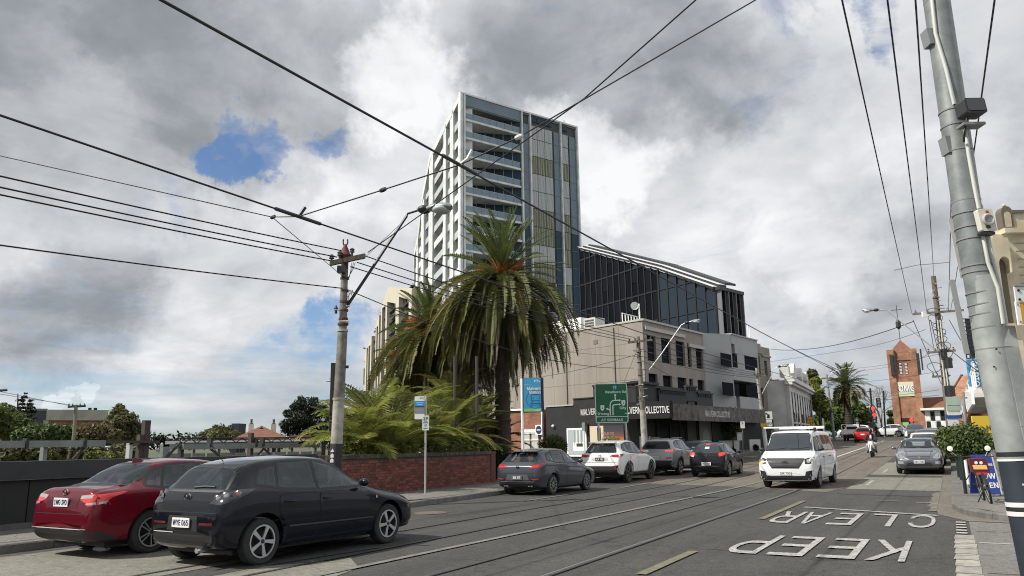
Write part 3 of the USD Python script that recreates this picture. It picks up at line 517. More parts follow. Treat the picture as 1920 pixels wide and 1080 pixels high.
def beige_building():
    D = 54.0; K = atD(1205, 598, D); Zt = K[2]; far = atZ(1441, 655, Zt); lf = atZ(945, 640, Zt)
    T = thing('beige_office_building', 'beige rendered three storey building with narrow dark windows behind the black shop', 'building', (K[0], K[1], 0))
    F = Fr(K, far-K, True); W = Fr(K, lf-K, False); LF = float((far-K) @ F.s); LW = float((lf-K) @ W.s)+3
    SH.update(F=F, W=W, Zt=Zt)
    sm = F.px(1322, 700)[0]
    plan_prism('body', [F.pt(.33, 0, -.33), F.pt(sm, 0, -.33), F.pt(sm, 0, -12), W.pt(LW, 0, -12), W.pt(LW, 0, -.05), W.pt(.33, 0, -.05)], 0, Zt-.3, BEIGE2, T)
    # side wall panels with recessed joints
    xs = np.linspace(0, LW, 9); zs = [0, W.px(1100, 720)[1], W.px(1100, 655)[1], Zt-.12]
    for i in range(8):
        for j in range(3):
            obj('wall_panel', W.b(xs[i]+.008, xs[i+1]-.008, zs[j]+.008, zs[j+1]-.008, -.02, .06), BEIGE, T)
    obj('parapet_cap', W.b(-.1, LW, Zt-.12, Zt+.02, -.3, .12), mat('pale_coping', (.38, .365, .33), .6), T); obj('parapet_cap', F.b(-.12, sm, Zt-.12, Zt+.02, -.3, .12), mat('pale_coping', (.38, .365, .33), .6), T)
    for s_ in (2.6, 7.4): obj('downpipe', W.b(s_, s_+.11, 4.5, Zt-.3, .061, .16), BEIGE2, T)
    for s_, z_ in ((4.2, Zt-1.3), (9.5, Zt-2.0)): obj('wall_vent', W.b(s_, s_+.4, z_, z_+.3, .061, .09), JOINT, T)
    # street front: wall with real openings
    rows = [(F.px(1222, 629)[1], F.px(1222, 677)[1]), (F.px(1226, 701)[1], F.px(1226, 701)[1]-2.2)]
    cols = [F.px(u, 650)[0] for u in (1213.5, 1230, 1240, 1257, 1267, 1283.5, 1288.5, 1295.5, 1304, 1323)]
    cols[-1] = sm-.25
    wall = sbox(0, 0, sm, Zt-.12); wins = []
    for (zt, zb) in rows:
        for j in range(5): wins.append((cols[2*j], cols[2*j+1], zb, zt))
    for s0, s1, z0, z1 in wins: wall = wall.difference(sbox(s0, z0, s1, z1))
    obj('front_wall', F.poly(MB(), wall, -.3, .0), BEIGE, T)
    for i, (s0, s1, z0, z1) in enumerate(wins):
        w = obj('window', F.b(s0, s1, z0, z1, -.30, -.24), GLD, T); fm = mat('bronze_frame', (.03, .024, .022), .4)
        mb = MB(); F.box(mb, s0, s0+.06, z0, z1, -.24, -.16); F.box(mb, s1-.06, s1, z0, z1, -.24, -.16); F.box(mb, s0+.06, s1-.06, z0+(z1-z0)*.33, z0+(z1-z0)*.33+.05, -.24, -.17); obj('frame', mb, fm, w)
    zc = F.px(1222, 617)[1]
    obj('string_course', F.b(.1, F.px(1283, 640)[0], zc-.15, zc+.1, 0, .14), mat('pale_coping', (.38, .365, .33), .6), T); obj('string_course', F.b(F.px(1289, 640)[0], sm, zc-.75, zc-.5, 0, .14), mat('pale_coping', (.38, .365, .33), .6), T)
    # roof gear: white dish on a mast, rail, air conditioners
    p = F.pt(F.px(1254, 600)[0], Zt, -2.4)
    g = thing('roof_dish', 'white round satellite dish on a short mast above the beige parapet', 'dish', tuple(p))
    WP = mat('white_paint', (.75, .75, .73), .5)
    obj('mast', MB().tube([p, p+[0, 0, 1.9]], .06), WP, g); q = p+np.array([0, 0, 1.75])-CR*.35
    obj('dish', MB().lathe([(0, 0), (.2, .03), (.3, .09), (.3, .11), (.2, .06), (0, .03)], q, 20, -CF), WP, g, smooth=30)
    rl = thing('roof_railing', 'small white railing on the roof beside the dish', 'railing', tuple(F.pt(1.2, Zt, -2.2)))
    for s in np.linspace(1.0, 3.2, 6): obj('post', F.b(s-.03, s+.03, Zt, Zt+.75, -2.2, -2.14), WP, rl)
    obj('top_rail', F.b(.97, 3.23, Zt+.75, Zt+.81, -2.2, -2.14), WP, rl)
    ac = thing('roof_cabin', 'white plant box with a louvred vent on the roof beside the palm', 'plant box', tuple(W.pt(8.5, Zt, -1.5)))
    obj('cabin', W.b(7.0, 10.4, Zt-.2, Zt+1.15, -4, -1.2), WP, ac)
    for k in range(2):
        o = obj('vent_unit', W.b(5.6-k*0, 6.8, Zt+.02, Zt+1.0, -2.4, -1.3), mat('pale_metal', (.5, .5, .47), .5), ac) if k == 0 else None
        for j in range(4): obj('vent_slat', W.b(5.75, 6.65, Zt+.15+j*.2, Zt+.25+j*.2, -1.3, -1.26), SOFF, ac)
    # grey rendered part with recessed balconies, then a last brown part
    g2 = thing('grey_apartment_building', 'grey rendered building with deep dark balconies beside the beige one', 'building', tuple(F.pt(sm, 0, 0)))
    GR = mat('grey_render', (.33, .345, .345), .75, var=.25, scale=.4, col2=(.28, .295, .295))
    s1 = F.px(1346, 700)[0]; s2 = F.px(1397, 710)[0]; zt2 = F.px(1346, 624, .9)[1]; zb2 = F.px(1370, 790, .9)[1]
    P = [F.pt(sm+.02, 0, -.1), F.pt(s1, 0, 1.3), F.pt(s2, 0, 1.3), F.pt(s2, 0, -8), F.pt(sm+.02, 0, -8)]
    H = Fr(F.pt(s1, 0, 1.3), F.s, True); L = s2-s1
    o1 = [H.px(1353, 662)[0], H.px(1396, 670)[0], H.px(1372, 688)[1], H.px(1372, 661)[1]]; o2 = [H.px(1357, 725)[0], H.px(1397, 730)[0], H.px(1375, 742)[1], H.px(1375, 712)[1]]
    o1[1] = o2[1] = L-.25
    notch = [H.px(1371, 645)[0], H.px(1377, 645)[0], H.px(1372, 655)[1]-.3, H.px(1372, 644)[1]]; n2 = [H.px(1381, 755)[0], H.px(1388, 755)[0], H.px(1385, 765)[1], o2[2]]
    wallp = sbox(0, zb2, L, zt2)
    for o in (o1, o2, notch, n2): wallp = wallp.difference(sbox(o[0], o[2], o[1], o[3]))
    obj('front_wall', H.poly(MB(), wallp, -1.2, 0), GR, g2)
    CH = Fr(P[0], P[1]-P[0], True); lc = float(np.linalg.norm((P[1]-P[0])[:2])); obj('splayed_wall', CH.b(0, lc, zb2, zt2, -.35, 0), GR, g2)
    plan_prism('body', [P[0]-F.n*.5, P[1]-F.n*1.25, P[2]-F.n*1.25, P[3], P[4]], 0, zt2-.1, DKIN, g2)
    obj('roof_cap', H.b(0, L, zt2, zt2+.1, -6, .08), GR, g2); obj('dark_base', H.b(0, L, 0, zb2, -2.0, -.6), DKIN, g2)
    for o in (o1, o2):
        obj('balustrade', H.b(o[0], o[0]+(o[1]-o[0])*.42, o[2], o[2]+1.0, -.12, -.05), GLD, g2); obj('balustrade', H.b(o[0]+(o[1]-o[0])*.62, o[1], o[2], o[2]+1.0, -.12, -.05), GLD, g2)
    obj('inner_pier', H.b(o1[0]+(o1[1]-o1[0])*.42, o1[0]+(o1[1]-o1[0])*.62, o1[2], o1[2]+1.25, -.25, -.02), GR, g2)
    for k in range(1, 5): obj('panel_groove', CH.b(lc*.999-.02, lc*.999, zb2, zt2, 0, .01), SOFF, g2) if k == 1 else None
    g3 = thing('brown_end_building', 'narrow brown rendered building with tall windows at the end of the beige row', 'building', tuple(F.pt(s2, 0, 0)))
    sa, sb = s2+.03, F.px(1430, 700, .0)[0]; zt3 = F.px(1412, 642, 0)[1]; zt4 = F.px(1436, 652, 0)[1]; sc = F.px(1446, 700)[0]
    for (a, b, zt, nm, wu) in ((sa, sb, zt3, 'bay', ((1412.5, 1427, 666, 704), (1425, 1436, 727, 764))), (sb+.02, sc, zt4, 'bay', ((1432.5, 1440, 676, 706), (1439, 1447, 733, 766)))):
        w = sbox(a, 0, b, zt); hs = []
        for u0, u1, v0, v1 in wu:
            p0, p1 = F.px(u0, v0), F.px(u1, v1); q = [max(p0[0], a+.25), min(p1[0], b-.2), p1[1], p0[1]]; hs.append(q); w = w.difference(sbox(q[0], q[2], q[1], q[3]))
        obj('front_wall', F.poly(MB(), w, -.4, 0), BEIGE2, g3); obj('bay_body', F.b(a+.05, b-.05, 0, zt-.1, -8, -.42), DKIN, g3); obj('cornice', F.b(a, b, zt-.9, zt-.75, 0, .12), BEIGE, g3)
        for q in hs: obj('window', F.b(q[0], q[1], q[2], q[3], -.38, -.3), GLD, g3)
    obj('dark_base', F.b(sa, sc, 0, 4.2, 0.02, .35), DKIN, g3)
    m = thing('roof_aerial', 'thin white antenna mast on the brown end building', 'antenna', tuple(F.pt(sb, zt3, -1)))
    for ds in (0, .35): obj('rod', F.b(sb-.3+ds, sb-.24+ds, zt3-.2, zt3+2.0-ds, -1, -.94), WP, m)
beige_building()
def corner_shop():
    D = 46.0; K = atD(1196, 830, D); K[2] = 0; F = Fr(K, SH['F'].s, True); W = Fr(K, SH['W'].s, False)
    T = thing('corner_shop', 'black painted corner shop with white lettering and posters on its side wall', 'shop', (K[0], K[1], 0))
    BK = mat('black_paint', (.011, .0115, .012), .55, var=.5, scale=1.5, col2=(.018, .018, .019)); BK2 = mat('charcoal_paint', (.019, .020, .0215), .6, var=.4, scale=1.2)
    WT = mat('white_lettering', (.8, .8, .78), .5); LW = W.px(1024, 800)[0]; LF = F.px(1336, 790)[0]
    zt = F.px(1222, 722)[1]; zp = W.px(1050, 762)[1]; s1 = W.px(1075, 755)[0]; s2 = W.px(1112, 730)[0]; zm = W.px(1090, 748)[1]
    zg = float(gz(K[1]))
    plan_prism('body', [W.pt(.0, 0, -.25), F.pt(LF, 0, -.25), F.pt(LF, 0, -7), W.pt(LW, 0, -7), W.pt(LW, 0, -.25)], 0, zp-.3, BK2, T)
    obj('side_wall', W.poly(MB(), [(0, 0), (LW, 0), (LW, zp), (s1, zp), (s1, zm), (s2, zm), (s2, zt), (0, zt)], -.25, 0), BK, T)
    PC = mat('pale_coping', (.38, .365, .33), .6)
    obj('coping', W.b(s1, LW, zp, zp+.08, -.3, .06), PC, T); obj('coping', W.b(s2, s1, zm, zm+.07, -.3, .06), BK2, T); obj('coping', W.b(0, s2, zt, zt+.1, -.3, .1), BK2, T)
    # street front: parapet with stepped bays and raised panels
    fz = W.px(1150, 786)[1]
    obj('front_parapet', F.b(.02, LF, fz, zt, -.25, 0), BK2, T); obj('cornice', F.b(-.1, F.px(1232, 740)[0], zt, zt+.14, -.3, .18), BK2, T)
    bays = [(1232, 1283, 727, 736), (1283, 1303, 720, 733), (1303, 1333, 735, 741)]
    for i, (u0, u1, v0, v1) in enumerate(bays):
        a, b = F.px(u0, 740)[0], min(F.px(u1, 740)[0], LF); zz = zt-.25+(.35 if i == 1 else 0)
        obj('parapet_bay', F.b(a+.01, b-.01, zz-.9, zz, .0, .12), BK2, T); obj('parapet_cap', F.b(a, b, zz, zz+.1, -.02, .22), BK2, T)
        obj('raised_panel', F.b(a+.3, b-.3, fz+.7, zz-.5, .12 if False else 0, .07), BK, T)
        for s in np.arange(a+.2, b-.2, .28): obj('dentil', F.b(s, s+.12, zz-.2, zz-.06, .12, .19), BK, T)
    # awning fascia that turns the corner
    Pl, Pr = atD(1117, 775, 45.2), atD(1262, 770, 44.4); za0, za1 = atD(1190, 754, 45)[2], atD(1190, 786, 45)[2]
    S = Fr(Pl, Pr-Pl, True); LS = float(np.linalg.norm((Pr-Pl)[:2])); aw = float((Pr-F.p)[:2] @ F.n[:2]); s0 = float((Pr-F.p)[:2] @ F.s[:2])
    obj('corner_fascia', S.b(0, LS, za1, za0, -.1, 0), BK, T); obj('street_fascia', F.b(s0, LF+3.2, za1-.1, za0-.15, aw-.1, aw), mat('mottled_fascia', (.02, .02, .02), .6, var=1, scale=2.4, col2=(.12, .11, .10), detail=7), T)
    plan_prism('awning_roof', [Pl-S.n*.1, Pr-S.n*.1, F.pt(LF+3.2, 0, aw-.1), F.pt(LF+3.2, 0, 0.02), F.pt(.0, 0, .02), W.pt(float((Pl-W.p)[:2] @ W.s[:2]), 0, .02)], za0-.25, za0-.17, BK, T)
    sl = float((Pl-W.p)[:2] @ W.s[:2]); dl = float((Pl-W.p)[:2] @ W.n[:2])
    obj('side_fascia', W.b(sl, sl+1.6, za1, za0, dl-.1, dl), BK, T)
    text_obj('MALVERN COLLECTIVE', .36, S.pt(LS-.2, (za0+za1)/2-.17, .012), S.s, (0, 0, 1), WT, T, align='r', squeeze=.49)
    text_obj('MALVERNCOLL', .34, W.pt(W.px(1089, 784, dl)[0], (za0+za1)/2-.17, dl+.01), -W.s, (0, 0, 1), mat('grey_lettering', (.5, .5, .48), .6), T, squeeze=.62)
    text_obj('MALVERN COLLECTIVE', .34, F.pt(F.px(1322, 775, aw)[0], (za0+za1)/2-.3, aw+.005), F.s, (0, 0, 1), mat('grey_lettering', (.5, .5, .48), .6), T, squeeze=.7)
    # posters on the side wall: a bedroom picture in a white frame and a sunset picture
    def fx(u, v): return W.px(u, v)
    p0, p1 = fx(1100, 802), fx(1065, 856)
    pb = obj('poster', W.b(p0[0], p1[0], p1[1], p0[1], .0, .06), WT, T, label='white framed poster of a pale bedroom'); a, b, z0, z1 = p0[0]+.1, p1[0]-.1, p1[1]+.1, p0[1]-.1
    cu = mat('picture_pale', (.36, .40, .42), .6); obj('picture', W.b(a, b, z0, z1, .06, .065), cu, pb)
    for k in range(6):
        s = a+(b-a)*(.08+.1*k); obj('curtain_strip', W.b(s, s+.05, z0+(z1-z0)*.35, z1-.05, .066, .07), [WT, mat('picture_grey', (.2, .22, .23), .6)][k % 2], pb)
    obj('bed_shape', W.b(a+.1, a+(b-a)*.7, z0+.25, z0+.75, .066, .07), WT, pb); obj('bed_shape', W.b(a+.2, a+(b-a)*.5, z0+.5, z0+.7, .071, .074), mat('picture_black', (.03, .03, .03), .6), pb)
    p0, p1 = fx(1170, 797), fx(1108, 838)
    gm = 'sunset_picture'; N = {'g': ('geometry', {}), 's': ('separate_xyz', {}), 'm': ('map_range', {'from_min': p1[1], 'from_max': p0[1], 'clamp': True}), 'r': ('rgb_ramp', {'ramp': [(0, (.30, .06, .02)), (.12, (.62, .17, .02)), (.3, (.55, .16, .03)), (.5, (.16, .07, .05)), (.75, (.06, .05, .06)), (1, (.035, .04, .055))]}), 'p': ('principled_bsdf', {'roughness': .35})}
    MATS[gm] = usdkit.material(stage, '/World/Looks/'+gm, N, [('g.position', 's.vector'), ('s.z', 'm.value'), ('m.result', 'r.fac'), ('r.color', 'p.base_color')], surface='p.BSDF')
    ps = obj('poster', W.b(p0[0], p1[0], p1[1], p0[1], 0, .05), MATS[gm], T, label='orange and dark sunset poster'); obj('bright_side', W.b(p1[0]-1.1, p1[0], p1[1]+.3, p0[1], .05, .055), mat('poster_cream', (.6, .5, .36), .5), ps)
    obj('tree_shape', W.b(p1[0]-.9, p1[0]-.6, p1[1]+.4, p0[1]-.1, .056, .06), mat('picture_black', (.03, .03, .03), .6), ps)
    text_obj('YOUR TO', .16, W.pt(p0[0]+1.25, p0[1]-.55, .052), -W.s, (0, 0, 1), mat('poster_text', (.32, .2, .15), .6), ps, align='c'); text_obj('BELIEVE', .16, W.pt(p0[0]+1.25, p0[1]-.8, .052), -W.s, (0, 0, 1), mat('poster_text', (.32, .2, .15), .6), ps, align='c')
    # hanging lamps, shop windows and the tall board at the corner
    p = W.pt(W.px(1039, 800)[0], W.px(1039, 799)[1], 0); obj('wall_lamp', MB().ball(p+W.n*.1, .1, 1), WT, T)
    for u in (1100,): p = fx(u, 800); obj('wall_light', W.b(p[0]-.12, p[0]+.12, p[1]-.25, p[1]+.25, .06, .3), mat('grey_metal', (.2, .2, .2), .5), T)
    wf = MB(); bt = F.px(1200, 818)[1]
    bd = obj('board', F.b(.25, 1.25, zg+.5, bt, .0, .05), mat('navy_board', (.025, .035, .075), .5), T, label='tall navy estate board with a white picture'); obj('board_frame', F.b(.15, .25, zg+.3, bt, 0, .09), WT, bd); obj('board_frame', F.b(1.25, 1.35, zg+.3, bt, 0, .09), WT, bd)
    text_obj('2Y', .3, F.pt(.45, zg+2.2, .052), F.s, (0, 0, 1), WT, bd); obj('board_picture', F.poly(MB(), [(.3, zg+.55), (1.2, zg+.55), (1.2, zg+.9), (.75, zg+1.5), (.3, zg+1.1)], .05, .055), WT, bd)
    for k in range(3): obj('board_line', F.b(.45, 1.05, zg+1.6+.12*k, zg+1.64+.12*k, .05, .054), mat('grey_lettering', (.5, .5, .48), .6), bd)
    gw = pane_mat('shop_glass', (.045, .05, .048), 1.6, .02, .75)
    for u0, u1, m_ in ((1231, 1249, gw), (1255, 1272, gw), (1275, 1283, gw), (1287, 1305, mat('grey_door', (.07, .07, .068), .5)), (1309, 1333, mat('pale_blind', (.27, .28, .28), .6))):
        a, b = F.px(u0, 810)[0], F.px(u1, 810)[0]; w = obj('shop_window', F.b(a, b, zg+.6, zg+3.0, .0, .04), m_, T); mb = MB(); F.box(mb, a-.08, a, zg+.4, zg+3.08, 0, .1); F.box(mb, b, b+.08, zg+.4, zg+3.08, 0, .1); F.box(mb, a, b, zg+3.0, zg+3.08, 0, .1); obj('frame', mb, BK2, w)
        if m_ is gw: obj('sticker', F.b(a+.1, b-.1, zg+1.3, zg+1.5, .041, .045), mat('pale_blind', (.27, .28, .28), .6), w)
    obj('arch_shape', F.poly(MB(), [(F.px(1316, 830)[0], zg+.7), (F.px(1330, 830)[0], zg+.7), (F.px(1330, 830)[0], zg+1.9), (F.px(1325, 830)[0], zg+2.3), (F.px(1318, 830)[0], zg+1.9)], .041, .046), GREYP, T)
    return F, W
SF, SW = corner_shop()
BRICK = None
def brick_mat(name, c1, c2, mort, scale=1.0):
    N = {'g': ('geometry', {}), 'sx': ('separate_xyz', {}), 'ad': ('math', {'math_type': 'add'}), 'cb': ('combine_xyz', {}), 'b': ('brick_texture', {'color1': c1, 'color2': c2, 'mortar': mort, 'scale': scale, 'mortar_size': .012, 'brick_width': .24, 'row_height': .085, 'bias': -.1}),
         'n': ('noise_texture', {'scale': 1.2, 'detail': 5.0}), 'r': ('map_range', {'from_min': .3, 'from_max': .7, 'to_min': .6, 'to_max': 1.2}), 'm': ('mix_color', {'blend_type': 'multiply', 'fac': 1.0, 'use_clamp': False}), 'p': ('principled_bsdf', {'roughness': .85})}
    MATS[name] = usdkit.material(stage, '/World/Looks/'+name, N, [('g.position', 'sx.vector'), ('sx.x', 'ad.value1'), ('sx.y', 'ad.value2'), ('ad.value', 'cb.x'), ('sx.z', 'cb.y'), ('cb.vector', 'b.vector'), ('g.position', 'n.vector'), ('n.fac', 'r.value'), ('b.color', 'm.a'), ('r.result', 'm.b'), ('m.result', 'p.base_color')], surface='p.BSDF'); return MATS[name]
BRK = brick_mat('far_brick', (.27, .085, .045), (.19, .055, .03), (.2, .14, .11)); BRK2 = brick_mat('church_brick', (.38, .165, .09), (.30, .12, .065), (.30, .21, .15))
def station_house():
    W = SW; a = W.px(1017, 800)[0]+.1; b = a+4.2; zt = W.px(1005, 768)[1]; zg = .2
    T = thing('station_building', 'small red brick station building with white framed windows beside the black shop', 'building', tuple(W.pt(a, 0, 0)))
    WP = mat('white_paint', (.75, .75, .73), .5)
    obj('wall', W.b(a, b, 0, zt, -4, -.1), BRK, T); obj('downpipe', W.b(a-.09, a-.01, 0, zt, -.1, .02), WP, T); obj('gutter', W.b(a, b, zt, zt+.12, -.2, .05), WP, T)
    z0, z1 = W.px(1000, 846)[1], W.px(1000, 812)[1]
    for k in range(2):
        s = a+.35+k*.82; w = obj('window', W.b(s, s+.62, z0, z1, -.1, -.02), mat('frosted_pane', (.42, .44, .42), .4), T)
        for zz in (z0, z0+(z1-z0)*.62, z1): obj('frame', W.b(s-.06, s+.68, zz-.03, zz+.03, -.02, .03), WP, w)
        obj('sill', W.b(s-.1, s+.72, z0-.1, z0-.04, -.1, .1), WP, w)
    obj('lintel', W.b(a+.2, a+1.95, z1+.05, z1+.25, -.1, .04), WP, T)
    s = thing('no_entry_sign', 'square white sign with a dark blue disc on the brick station wall', 'sign', tuple(W.pt(a+.1, z1+.3, .05)))
    p = W.px(1009, 806, .2); obj('plate', W.b(p[0]-.32, p[0]+.32, p[1]-.32, p[1]+.32, .12, .15), WP, s); obj('disc', MB().lathe([(0, .0), (.27, .0), (.27, .01), (0, .01)], W.pt(p[0], p[1], .15), 24, W.n), mat('navy', (.02, .025, .09), .5), s)
    text_obj('TOTEM', .09, W.pt(p[0], p[1]-.04, .162), -W.s, (0, 0, 1), WP, s, align='c') if False else obj('pale_bar', W.b(p[0]-.17, p[0]+.17, p[1]-.03, p[1]+.03, .16, .165), WP, s)
station_house()
def victorian():
    x = -12.4; c = atX(1482, 760, x); F = Fr((x, c[1]), (-.05, 1), True); K = F.pt(0, 0); DD = math.hypot(*c[:2]); zt = atD(1482, 706, DD)[2]; zp = atD(1480, 688, DD)[2]
    T = thing('victorian_building', 'white two storey Victorian building with a curved parapet and tall windows', 'building', tuple(K))
    WH = mat('weathered_white', (.64, .64, .61), .75, var=.5, scale=.8, col2=(.50, .50, .47)); PL = mat('pale_wall', (.54, .54, .52), .8, var=.5, scale=.5, col2=(.35, .35, .335)); L = 19.0
    Ws = Fr(K, (-1, .12), False); w = 5.2
    obj('front_wall', F.b(.02, L, 0, zt-.3, -6, 0), WH, T); obj('side_wall', Ws.b(.3, w, 0, zt-.9, -.3, 0), PL, T); obj('brick_band', Ws.b(.9, w, zt-.9, zt-.2, -.3, .0), BRK, T)
    obj('corner_pier', Ws.b(-.05, .3, 0, zt, -.3, .08), WH, T)
    for dz, d in ((0, .2), (-.25, .35), (-.5, .15)): obj('cornice', F.b(-.3, L+.1, zt+dz-.22, zt+dz, -.3, d+.2), WH, T)
    obj('parapet', F.b(0, L, zt, zp-.7, -.4, 0), WH, T)
    obj('parapet_pier', F.b(-.1, 1.1, zt, zp+.1, -.7, .1), WH, T)
    for k, s in enumerate((5.5, 11.2, 16.6)):
        obj('parapet_pier', F.b(s-.5, s+.5, zt, zp, -.5, .1), WH, T); pts = [(s+math.cos(a)*1.0, zp-.2+math.sin(a)*1.0) for a in np.linspace(0, PI, 14)]
        obj('curved_crest', F.poly(MB(), pts, -.45, .05), WH, T)
    for i in range(8):
        s = 1.4+i*2.15; w_ = obj('window', F.b(s, s+.75, zt-4.0, zt-1.35, 0, .02), DKIN, T); obj('sill', F.b(s-.15, s+.9, zt-4.2, zt-4.05, 0, .25), WH, w_); obj('hood', F.b(s-.12, s+.87, zt-1.35, zt-1.2, 0, .14), WH, w_)
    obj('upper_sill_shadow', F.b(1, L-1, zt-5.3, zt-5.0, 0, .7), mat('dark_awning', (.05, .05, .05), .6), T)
    for i in range(5): s = 1.6+i*3.4; obj('ground_window', F.b(s, s+1.3, gz(c[1])+.8, gz(c[1])+3.2, 0, .03), DKIN, T)
    for a, b in ((1.2, 2.6),): obj('low_gate', Ws.b(.2, 1.7, gz(c[1]), gz(c[1])+1.2, .1, .2), mat('dark_awning', (.05, .05, .05), .6), T)
    r = MB(); P = Ws.pt; obj('green_glass_roof', MB().hexa([P(3.2, zt-.1, -8), P(5.6, zt-.1, -8), P(5.6, zt-.1, -.2), P(3.2, zt-.1, -.2), P(5.5, zt+1.6, -8), P(5.6, zt+1.6, -8), P(5.6, zt+1.6, -.2), P(5.5, zt+1.6, -.2)]), mat('verdigris', (.22, .33, .31), .4), T)
victorian()
def church():
    D = 125.0; a = atD(1683, 832, D); b = atD(1741, 832, D); F = Fr(a, b-a, True); w = float((b-a)[:2] @ F.s[:2]); sx = lambda u, v: F.px(u, v)[0]
    T = thing('church_tower', 'square red brick church tower with louvred openings and a painted sign', 'church tower', (a[0], a[1], 0))
    zt = F.px(1690, 662)[1]; w0 = w*.93
    obj('shaft', F.b(0, w0, -1, zt, -w0, 0), BRK2, T)
    for s in (-.15, w0-.75): obj('buttress', F.b(s, s+.9, -1, zt+.35, -.5, .22), BRK2, T)
    obj('string_course', F.b(-.05, w0+.05, F.px(1700, 675)[1], F.px(1700, 675)[1]+.25, -.1, .12), BRK2, T)
    for s in (0, w0-.7): obj('corner_turret', F.b(s-.15, s+.85, zt, zt+.55, -w0, .1), BRK2, T)
    P = F.pt; q = F.pt(w0/2, zt+2.1, -w0/2); mb = MB().add([P(.1, zt, 0), P(w0-.1, zt, 0), P(w0-.1, zt, -w0), P(.1, zt, -w0), q], [[0, 1, 4], [1, 2, 4], [2, 3, 4], [3, 0, 4]]); obj('pyramid_roof', mb, mat('church_tile', (.20, .085, .05), .8, var=.5, scale=2), T)
    DM = mat('dark_metal', (.03, .03, .032), .5)
    m = MB().tube([q-[0, 0, .2], q+[0, 0, 5.2]], .05, 6); obj('spire_rod', m, DM, T); obj('lantern', MB().lathe([(.1, 0), (.35, .3), (.35, 1.1), (.12, 1.5)], q+[0, 0, 1.6], 8), DM, T); obj('cross_arm', MB().tube([q+[0, 0, 4.5]-F.s*.75, q+[0, 0, 4.5]+F.s*.75], .05, 6), DM, T)
    for u0, u1 in ((1684.5, 1690), (1695, 1700.5)):
        s0, s1 = sx(u0, 690), sx(u1, 690); z0, z1 = F.px(1690, 702)[1], F.px(1690, 680)[1]
        o = obj('belfry_opening', F.b(s0+.1, s1+.1, z0, z1, -.1, .03), DKIN, T)
        for k in range(8): z = z0+(z1-z0)*(k+.2)/8; obj('louvre', F.b(s0+.14, s1+.06, z, z+.10, .03, .06), mat('white_paint', (.75,)*3), o)
    for u in (1672, 1722): s = sx(u, 680); obj('phone_antenna', F.b(s-.2, s+.2, zt-3.2, zt-.2, .15, .45), DM, T); obj('phone_antenna', F.b(s+.35, s+.55, zt-2.6, zt+.4, .1, .3), DM, T)
    # the painted sign
    z0, z1 = F.px(1700, 743)[1], F.px(1700, 716)[1]; s0, s1 = sx(1683, 730), sx(1715, 730)
    gm = 'sign_pastel'; N = {'g': ('geometry', {}), 's': ('separate_xyz', {}), 'm': ('map_range', {'from_min': z0, 'from_max': z1, 'clamp': True}), 'r': ('rgb_ramp', {'ramp': [(0, (.62, .55, .30)), (.3, (.40, .56, .50)), (.55, (.62, .52, .42)), (1, (.66, .62, .46))]}), 'p': ('principled_bsdf', {'roughness': .6})}
    MATS[gm] = usdkit.material(stage, '/World/Looks/'+gm, N, [('g.position', 's.vector'), ('s.z', 'm.value'), ('m.result', 'r.fac'), ('r.color', 'p.base_color')], surface='p.BSDF')
    sg = obj('painted_sign', F.b(s0, s1, z0, z1, .0, .09), MATS[gm], T)
    text_obj('OMG', (z1-z0)*.40, F.pt((s0+s1)/2, z0+(z1-z0)*.33, .095), F.s, (0, 0, 1), mat('black_lettering', (.03, .03, .03), .5), sg, align='c', bold=True, squeeze=.8); text_obj('OMG', (z1-z0)*.40, F.pt((s0+s1)/2+.09, z0+(z1-z0)*.35, .101), F.s, (0, 0, 1), mat('white_lettering', (.8, .8, .78), .5), sg, align='c', bold=True, squeeze=.8)
    obj('doorway', F.b(sx(1690, 805), sx(1706, 805), 1, F.px(1700, 792)[1], -.1, .04), mat('green_poster', (.25, .5, .18), .6), T); obj('door_arch', F.b(sx(1691, 800), sx(1704, 800), F.px(1700, 790)[1], F.px(1700, 784)[1], 0, .06), DKIN, T)
    # hall to the right: brick with tiled roof, then the flat checkered office
    H = thing('church_hall', 'low brick church hall with a brown tiled roof right of the tower', 'building', tuple(F.pt(w0, 0, 0)))
    z2, z3 = F.px(1745, 768)[1], F.px(1745, 743)[1]
    obj('wall', F.b(w0+.1, w0+7, 0, z2, -6, -.6), BRK2, H); mb = MB(); mb.hexa([P(w0, z2, -.3), P(w0+7.2, z2, -.3), P(w0+7.2, z2, -6.2), P(w0, z2, -6.2), P(w0+.1, z3, -3), P(w0+7, z3, -3), P(w0+7, z3, -3.4), P(w0+.1, z3, -3.4)]); obj('roof', mb, mat('church_tile', (.2,)*3), H); obj('porch_wall', F.b(w0+.0, w0+1.6, 0, F.px(1730, 768)[1], -.6, .5), BRK2, H)
    C = thing('checkered_office', 'small flat roofed white building with a checkerboard of dark panes', 'building', tuple(F.pt(w0+2, 0, 2)))
    z4 = F.px(1745, 770)[1]; a0, a1 = F.px(1736, 790, 2)[0], F.px(1783, 790, 2)[0]; WP = mat('white_paint', (.75,)*3); n = 5
    obj('wall', F.b(a0, a1, 0, z4, -2, 1.9), WP, C); obj('flat_roof', F.b(a0-.5, a1+.5, z4, z4+.3, -2.5, 2.5), WP, C)
    for i in range(n):
        for j in range(2):
            x0, x1 = a0+(a1-a0)*i/n, a0+(a1-a0)*(i+1)/n; zz = [F.px(1745, 810)[1], (F.px(1745, 810)[1]+z4)/2, z4-.1]
            obj('panel', F.b(x0+.05, x1-.05, zz[j]+.05, zz[j+1]-.05, 1.9, 1.95), (DKIN if (i+j) % 2 == 0 else WP) if i < 4 else GLD, C)
church()
